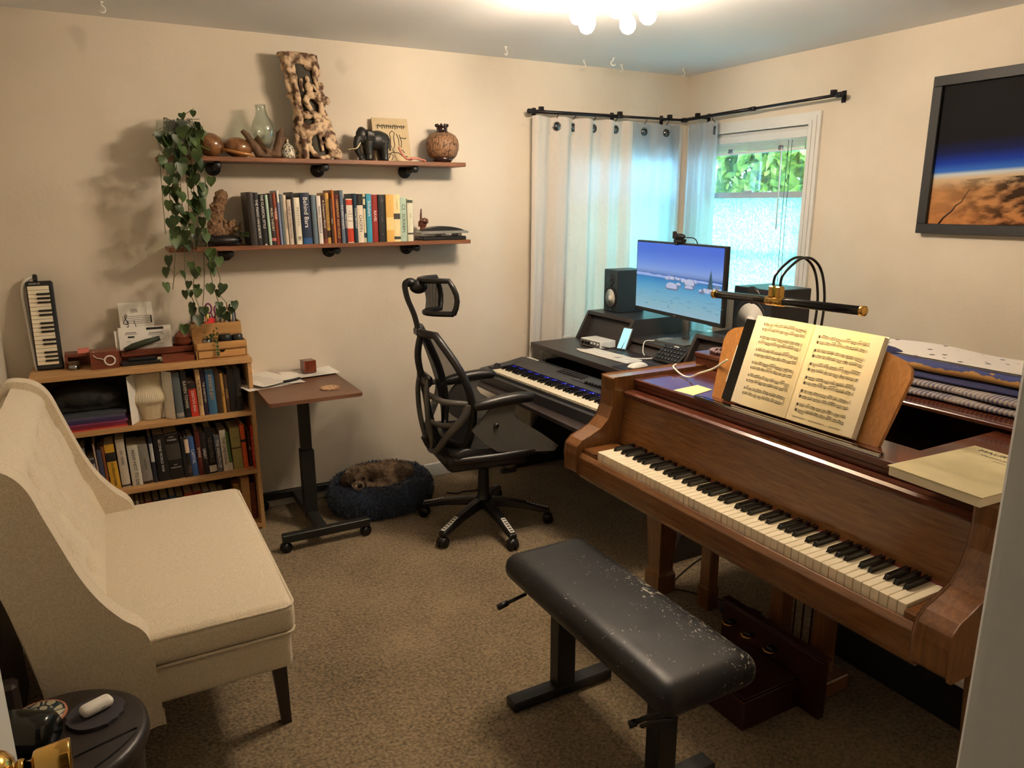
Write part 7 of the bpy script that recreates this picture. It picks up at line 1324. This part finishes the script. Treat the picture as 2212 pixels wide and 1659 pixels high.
def floral(m, n, l, b):
    mp = tc(n, l, (1, 1, 1)); sp = n.new('ShaderNodeSeparateXYZ'); l.new(mp.outputs[0], sp.inputs[0]); w = n.new('ShaderNodeTexNoise'); w.inputs['Scale'].default_value = 26; w.inputs['Detail'].default_value = 2; m2 = tc(n, l, (1, 1, .35)); l.new(m2.outputs[0], w.inputs['Vector'])
    ad = n.new('ShaderNodeMath'); ad.operation = 'MULTIPLY_ADD'; ad.inputs[1].default_value = .045; l.new(w.outputs['Fac'], ad.inputs[0]); l.new(sp.outputs['Z'], ad.inputs[2])
    r = n.new('ShaderNodeValToRGB'); cr = r.color_ramp; cr.interpolation = 'CONSTANT'; cr.elements[0].position = 0; cr.elements[0].color = srgb((158, 118, 64)) + (1,); cr.elements[1].position = .55; cr.elements[1].color = srgb((52, 60, 108)) + (1,); dv = n.new('ShaderNodeMath'); dv.operation = 'DIVIDE'; dv.inputs[1].default_value = .09; l.new(ad.outputs[0], dv.inputs[0]); l.new(dv.outputs[0], r.inputs[0]); l.new(r.outputs[0], b.inputs['Base Color']); b.inputs['Roughness'].default_value = .9
obj_mat('floral_cloth', floral); plain('navy_cloth', (34, 38, 78), .9)
zb = PT + .0165
def folded(x0, x1, y0, y1, z0, z1, mat, label, wob=.004, seed=0):
    r = random.Random(seed); ph = [r.uniform(0, 6) for _ in range(4)]; n = 50; m = MB().mat(mat, True)
    def loop(y, e):
        zc = (z0 + z1) / 2; h = (z1 - z0) / 2; f = 1 - .06 * e; w = wob * (math.sin(y * 9 + ph[0]) + .5 * math.sin(y * 23 + ph[1])); out = []
        for k in range(20):
            a = 2 * PI * k / 20; cx, cz = math.cos(a), math.sin(a); X_ = (x0 + x1) / 2 + (x1 - x0) / 2 * math.copysign(abs(cx) ** .35, cx) * f + (w if cx < 0 else 0); Z_ = zc + h * math.copysign(abs(cz) ** .55, cz) * (1 - .5 * e)
            Z_ = max(Z_, z0); out.append((X_, y, Z_))
        return out
    vs = []; fs = []
    for i in range(n + 1): e = max(0, 1 - min(i, n - i) / 2.0); vs += loop(y0 + (y1 - y0) * i / n, e)
    for i in range(n):
        for k in range(20): fs.append((i * 20 + k, i * 20 + (k + 1) % 20, (i + 1) * 20 + (k + 1) % 20, (i + 1) * 20 + k))
    fs += [tuple(range(20))[::-1], tuple(n * 20 + k for k in range(20))]; m.add(vs, fs, True); return solo(m, 'folded_blanket', label, 'blanket', 'textiles folded on the piano lid')
folded(-1.185, -.80, -3.06, -2.03, zb, zb + .024, 'striped_wool', 'lowest grey striped blanket in the stack on the piano lid', .006, 1)
folded(-1.160, -.80, -3.05, -2.02, zb + .0245, zb + .050, 'striped_wool', 'second grey striped blanket from the bottom on the piano lid', .008, 2)
folded(-1.125, -.80, -3.04, -2.06, zb + .0505, zb + .064, 'navy_cloth', 'thin navy cloth in the middle of the piano lid stack', .006, 3)
folded(-1.085, -.80, -3.03, -2.04, zb + .0645, zb + .104, 'floral_cloth', 'ochre and blue patterned folded cloth below the spotted cloth', .006, 4)
m = MB().mat('spotted_cloth', True).grid(lambda u, v: (-1.05 + .255 * u, -2.0 - 1.04 * v, zb + .1055 + .005 * math.sin(v * 14 + u * 3) * u + .004), 14, 50).grid(lambda u, v: (-.795 - .255 * u, -2.0 - 1.04 * v, zb + .1045), 1, 1); solo(m, 'spotted_cloth', 'white cloth with dark blue spots on top of the blanket stack', 'cloth', 'textiles folded on the piano lid')
m = MB().mat('navy_cloth', True)
for (y, w, h) in ((-2.16, .10, .03), (-2.30, .14, .026)): m.ball((-1.03, y, zb + .098), (.045, w / 1.6, h), 16, 10)
solo(m, 'bundled_scarf', 'dark blue scarf bunched behind the open music book', 'scarf')
# wooden box with beads, left on the lid
root = thing('wooden_chest', 'dark wooden chest with a lid line on the left of the piano', 'box', (-1.3, -1.8, PT)); MB().mat('walnut_red').box(-1.40, -1.24, -1.93, -1.72, .9735, 1.012, bev=.002).build('chest_body', root); MB().mat('walnut_red').box(-1.405, -1.235, -1.935, -1.715, 1.013, 1.032, bev=.003).build('chest_lid', root)
plain('beads', (120, 100, 104), .6, var=.5, vs=200); m = MB().mat('beads', True); r = random.Random(3)
for k in range(150): a = r.uniform(0, 6.28); q = r.random() ** .5; m.ball((-1.33 + .045 * q * math.cos(a), -1.80 + .06 * q * math.sin(a), 1.040 + r.uniform(0, .014) * (1 - q)), .006, 6, 4)
tag(solo(m, 'beaded_pouch', 'small beaded pouch on top of the dark chest', 'pouch'))
# sticky note, sheet music, tablet, big book
plain('note_yellow', (232, 224, 158), .7); m = MB().mat('note_yellow'); m.add([(-1.765, -2.005, .9758), (-1.755, -2.098, .9758), (-1.638, -2.07, .9765), (-1.635, -1.99, .9758)], [(0, 1, 2, 3)]); solo(m, 'sticky_note', 'pale yellow note lying on the piano deck', 'note')
plain('page_cream', (226, 214, 176), .75, var=.03, vs=8)
BXm = Matrix.Translation((-1.728, -2.478, .986)) @ Matrix.Rotation(math.radians(19), 4, 'Y')
root = thing('music_book', 'open sheet music book with printed staves on the piano music desk', 'music book', (-1.72, -2.478, .985))
BH_, BW_ = .300, .232
def page(s):    # s=+1 left page (towards +y)
    m = MB(); m.X = BXm; m.mat('page_cream', True)
    def fn(u, v): return (.004 - .010 * math.sin(PI * min(1, u * 1.15)) ** .7 * (1 - .5 * u), s * BW_ * u, BH_ * v)
    m.grid(fn, 14, 2); m.mat('paper_edge').box(.002, .018, min(s * BW_ * .02, s * BW_), max(s * BW_ * .02, s * BW_) - .001, .002, BH_ - .002)
    m.mat('ink'); r = random.Random(11 + s)
    def Q(u, v): p = fn(u, v); return Vector((p[0] - .0007, p[1], p[2]))
    def q4(u0, u1, v0, v1, sh=0): m.add([Q(u0, v0), Q(u1, v0 + sh), Q(u1, v1 + sh), Q(u0, v1)], [(0, 1, 2, 3)] if s < 0 else [(3, 2, 1, 0)], False)
    U = (lambda a: 1 - a) if s > 0 else (lambda a: a)     # reading left to right
    a0, a1 = (.12, .90) if s > 0 else (.10, .92)
    if s > 0: a0, a1 = .14, .90
    for sy in range(6):
        vt = .905 - sy * .142 if s < 0 else .935 - sy * .145
        for st in range(2):
            vb = vt - .030 - st * .058
            for ln in range(5):
                for k in range(8): x0_ = a0 + (a1 - a0) * k / 8; x1_ = a0 + (a1 - a0) * (k + 1) / 8; q4(U(x0_), U(x1_), vb + ln * .0058, vb + ln * .0058 + .0012)
            q4(U(a0 + .012), U(a0 + .035), vb - .002, vb + .026); x = a0 + .06
            while x < a1 - .03:
                if r.random() < .10: q4(U(x), U(x + .003), vb, vb + .0235); x += .02; continue
                nn = r.choice((3, 4, 4, 6)); h = r.uniform(-.006, .03); hh = h + r.uniform(-.012, .012); up_ = .022 if h < .015 else -.022
                for k in range(nn):
                    yv = vb + h + (hh - h) * k / nn + r.uniform(-.003, .003); q4(U(x), U(x + .0085), yv - .0028, yv + .0034); q4(U(x + (.0075 if up_ > 0 else 0)), U(x + (.0095 if up_ > 0 else .002)), min(yv, yv + up_), max(yv, yv + up_))
                    x += .0185
                    if x > a1 - .02: break
                q4(U(x - .0185 * nn + .007), U(x - .010), vb + h + up_ - .001, vb + h + up_ + .0035, hh - h); x += .012
        q4(U(a0), U(a0 + .004), vt - .088, vt - .006); q4(U(a1 - .004), U(a1), vt - .088, vt - .006)
        for bx_ in (.35, .62): q4(U(a0 + (a1 - a0) * bx_), U(a0 + (a1 - a0) * bx_ + .003), vt - .088, vt - .006)
    if s < 0:
        for k, (p_, q_) in enumerate(((.1, .32), (.36, .60), (.66, .9))): q4(U(p_), U(q_), .050, .0525); q4(U(p_), U(q_ - .03), .043, .0455)
    return m
page(1).build('page', root); page(-1).build('page', root)
m = MB(); m.X = BXm; m.mat('paper').box(.0185, .021, -BW_ - .003, BW_ + .003, 0, BH_ + .002); m.build('cover', root)
root = thing('tablet', 'black tablet standing behind the left edge of the music book', 'tablet', (-1.70, -2.25, .985)); TBX = Matrix.Translation((-1.7235, -2.29, .985)) @ Matrix.Rotation(math.radians(19), 4, 'Y')
m = MB(); m.X = TBX; m.mat('black_gloss').box(.0215, .030, -.16, .105, 0, .285, bev=.004).box(.0155, .0215, .058, .105, .0, .285, bev=.002); m.build('tablet_body', root); m = MB(); m.X = TBX; m.mat('white_plastic').box(.020, .026, .106, .112, .06, .19, bev=.001); m.build('white_edge', root)
cable([(-1.68, -2.175, 1.11), (-1.66, -2.09, 1.06), (-1.63, -1.99, 1.02), (-1.60, -1.91, .985), (-1.58, -1.84, .978), (-1.57, -1.78, .995), (-1.52, -1.73, .99), (-1.50, -1.715, .988)], .0035, 'white_plastic', 'charging_cable', 'white charging cable from the tablet over the piano left side')
root = thing('score_book', 'thick pale score book lying on the right end of the piano deck', 'music book', (-1.72, -3.03, .975))
SB = Matrix.Translation((-1.765, -2.955, .9835)) @ Matrix.Rotation(math.radians(-3), 4, 'Z')
m = MB(); m.X = SB; m.mat('paper_edge').box(-.125, .205, -.215, .012, 0.0, .023, bev=.002); m.build('page_block', root)
plain('marble_cover', (196, 186, 146), .65, var=.25, vs=12); m = MB(); m.X = SB; m.mat('marble_cover').box(-.128, .208, -.218, .014, .023, .0255)
m.mat('ink').text('MAURICE RAVEL', .026, (.180, -.110, .0256), (0, -1, 0), (1, 0, 0), .0004).text('Oeuvres pour piano', .015, (.150, -.100, .0256), (0, -1, 0), (1, 0, 0), .0004).text('Volume I', .010, (.128, -.1, .0256), (0, -1, 0), (1, 0, 0), .0004); m.build('cover', root)
# lamp
root = thing('piano_lamp', 'black and brass piano lamp with twin curved arms over the music book', 'lamp', (-1.5, -2.39, .975))
BA, BB = Vector((-1.76, -2.170, 1.340)), Vector((-1.76, -2.735, 1.352)); d = (BB - BA).normalized()
MB().mat('black_gloss', True).cyl(BA + d * .012, BB - d * .012, .0125, seg=20).build('lamp_tube', root); LT_ = MB.last
for p, s in ((BA, 1), (BB, -1)): MB().mat('brass', True).lathe([(0, 0), (.010, 0), (.0140, .003), (.0140, .014), (.0126, .016)], p, d * s, 20).build('end_cap', LT_)
mid = BA + d * .262; MB().mat('brass', True).cyl(mid - d * .032, mid + d * .032, .0145, seg=20).box(mid.x - .012, mid.x + .012, mid.y - .022, mid.y - .004, mid.z + .010, mid.z + .045, bev=.003).box(mid.x - .012, mid.x + .012, mid.y + .004, mid.y + .022, mid.z + .010, mid.z + .045, bev=.003).build('brass_clamp', LT_)
emis('warm_led', (255, 214, 150), 26.0); MB().mat('warm_led').add([(mid.x + .0130 * math.cos(a), y, BA.z + (BB.z - BA.z) * (BA.y - y) / (BA.y - BB.y) + .0130 * math.sin(a)) for y in (BB.y + .03, BA.y - .03) for a in (-1.40, -1.2, -1.0, -.8, -.6)], [(k, k + 1, k + 6, k + 5) for k in range(4)]).build('led_strip', LT_)
for o_ in (-.013, .013):
    y = mid.y + o_; MB().mat('black_gloss', True).tube(spline([(mid.x, y, mid.z + .04), (mid.x + .010, y + .004, 1.42), (-1.70, y + .012, 1.452), (-1.65, y + .02, 1.468), (-1.595, y + .028, 1.462), (-1.55, y + .032, 1.43), (-1.52, y + .036, 1.37), (-1.51, y + .038, 1.29), (-1.525, y + .04, 1.15), (-1.56, y + .04, 1.0), (-1.575, y + .04, .99)], 6), .0042, 9).build('lamp_arm', root)
MB().mat('brass', True).lathe([(0, 0), (.05, 0), (.052, .006), (.045, .012), (.012, .018), (0, .02)], (-1.585, mid.y + .04, .9755), seg=30).build('lamp_base', root)
solo(MB().mat('neon').box(0, 0.001, 0, .001, 0, .001), 'x', 'x', 'x') if False else None
plain('mint_note', (150, 220, 190), .7); o = solo(MB().mat('mint_note').box(-1.475, -1.474, -2.275, -2.235, 1.195, 1.235), 'sticky_note', 'mint green sticky note above the music book', 'note') if False else None
# ================================================================== piano bench
plain('leather_black', (24, 25, 28), .30, var=.1, bump=.12, bs=300)
def worn(m, n, l, b):
    mp = tc(n, l, (1, .6, 1), (0, 0, .5)); nz = n.new('ShaderNodeTexNoise'); nz.inputs['Scale'].default_value = 62; nz.inputs['Detail'].default_value = 6; nz.inputs['Distortion'].default_value = 2.2; l.new(mp.outputs[0], nz.inputs['Vector'])
    m0 = tc(n, l); sp = n.new('ShaderNodeSeparateXYZ'); l.new(m0.outputs[0], sp.inputs[0])
    ax = n.new('ShaderNodeMapRange'); ax.inputs['From Min'].default_value = .02; ax.inputs['From Max'].default_value = .15; ax.inputs['To Min'].default_value = 0; ax.inputs['To Max'].default_value = 1; l.new(sp.outputs['X'], ax.inputs[0])
    ay = n.new('ShaderNodeMapRange'); ay.inputs['From Min'].default_value = .33; ay.inputs['From Max'].default_value = .05; l.new(sp.outputs['Y'], ay.inputs[0]); mm = n.new('ShaderNodeMath'); mm.operation = 'MULTIPLY'; l.new(ax.outputs[0], mm.inputs[0]); l.new(ay.outputs[0], mm.inputs[1])
    th = n.new('ShaderNodeMath'); th.operation = 'MULTIPLY_ADD'; th.inputs[1].default_value = .13; l.new(mm.outputs[0], th.inputs[0]); l.new(nz.outputs['Fac'], th.inputs[2])
    r = n.new('ShaderNodeValToRGB'); r.color_ramp.elements[0].position = .690; r.color_ramp.elements[1].position = .715; r.color_ramp.elements[0].color = srgb((26, 27, 30)) + (1,); r.color_ramp.elements[1].color = srgb((170, 168, 158)) + (1,); l.new(th.outputs[0], r.inputs[0]); l.new(r.outputs[0], b.inputs['Base Color']); b.inputs['Roughness'].default_value = .42; b.inputs['Specular IOR Level'].default_value = .35
    z2 = n.new('ShaderNodeTexNoise'); z2.inputs['Scale'].default_value = 6; l.new(m0.outputs[0], z2.inputs['Vector']); bp = n.new('ShaderNodeBump'); bp.inputs['Strength'].default_value = .35; bp.inputs['Distance'].default_value = .01; l.new(z2.outputs['Fac'], bp.inputs['Height']); l.new(bp.outputs[0], b.inputs['Normal'])
obj_mat('worn_leather', worn)
root = thing('piano_bench', 'black padded piano bench with worn seat on two T-shaped metal legs', 'bench', (-2.305, -2.42, 0)); WM[root.name] = Matrix.Translation((-2.305, -2.42, 0))
m = MB().mat('worn_leather', True); rbox(m, -.160, .160, -.412, .430, .408, .500, r=.044, puff=.006, n=14); o = m.build('seat_pad', root, local=True)
m = MB().mat('dark_metal').box(-.12, .12, -.36, .38, .385, .409, bev=.004); m.build('seat_frame', root, local=True)
for y in (.295, -.215):
    MB().mat('dark_metal').box(-.030, .040, y - .028, y + .028, .036, .386, bev=.004).build('leg', root, local=True)
    MB().mat('dark_metal').box(-.200, .195, y - .030, y + .030, .002, .036, bev=.005).build('foot', root, local=True)
MB().mat('black_plastic', True).cyl((-.12, .33, .385), (-.205, .33, .370), .006, seg=8).cyl((-.19, .33, .373), (-.225, .33, .366), .010, seg=12).build('height_knob', root, local=True)
m = MB().mat('dark_metal', True).tube([(-.09, -.36, .375), (-.10, -.30, .33), (-.115, -.27, .30)], .006, 8).tube([(-.12, -.235, .285), (-.02, -.30, .35), (.03, -.33, .372)], .007, 8).cyl((-.125, -.232, .282), (-.11, -.242, .291), .010, seg=10); m.build('lever', root, local=True)
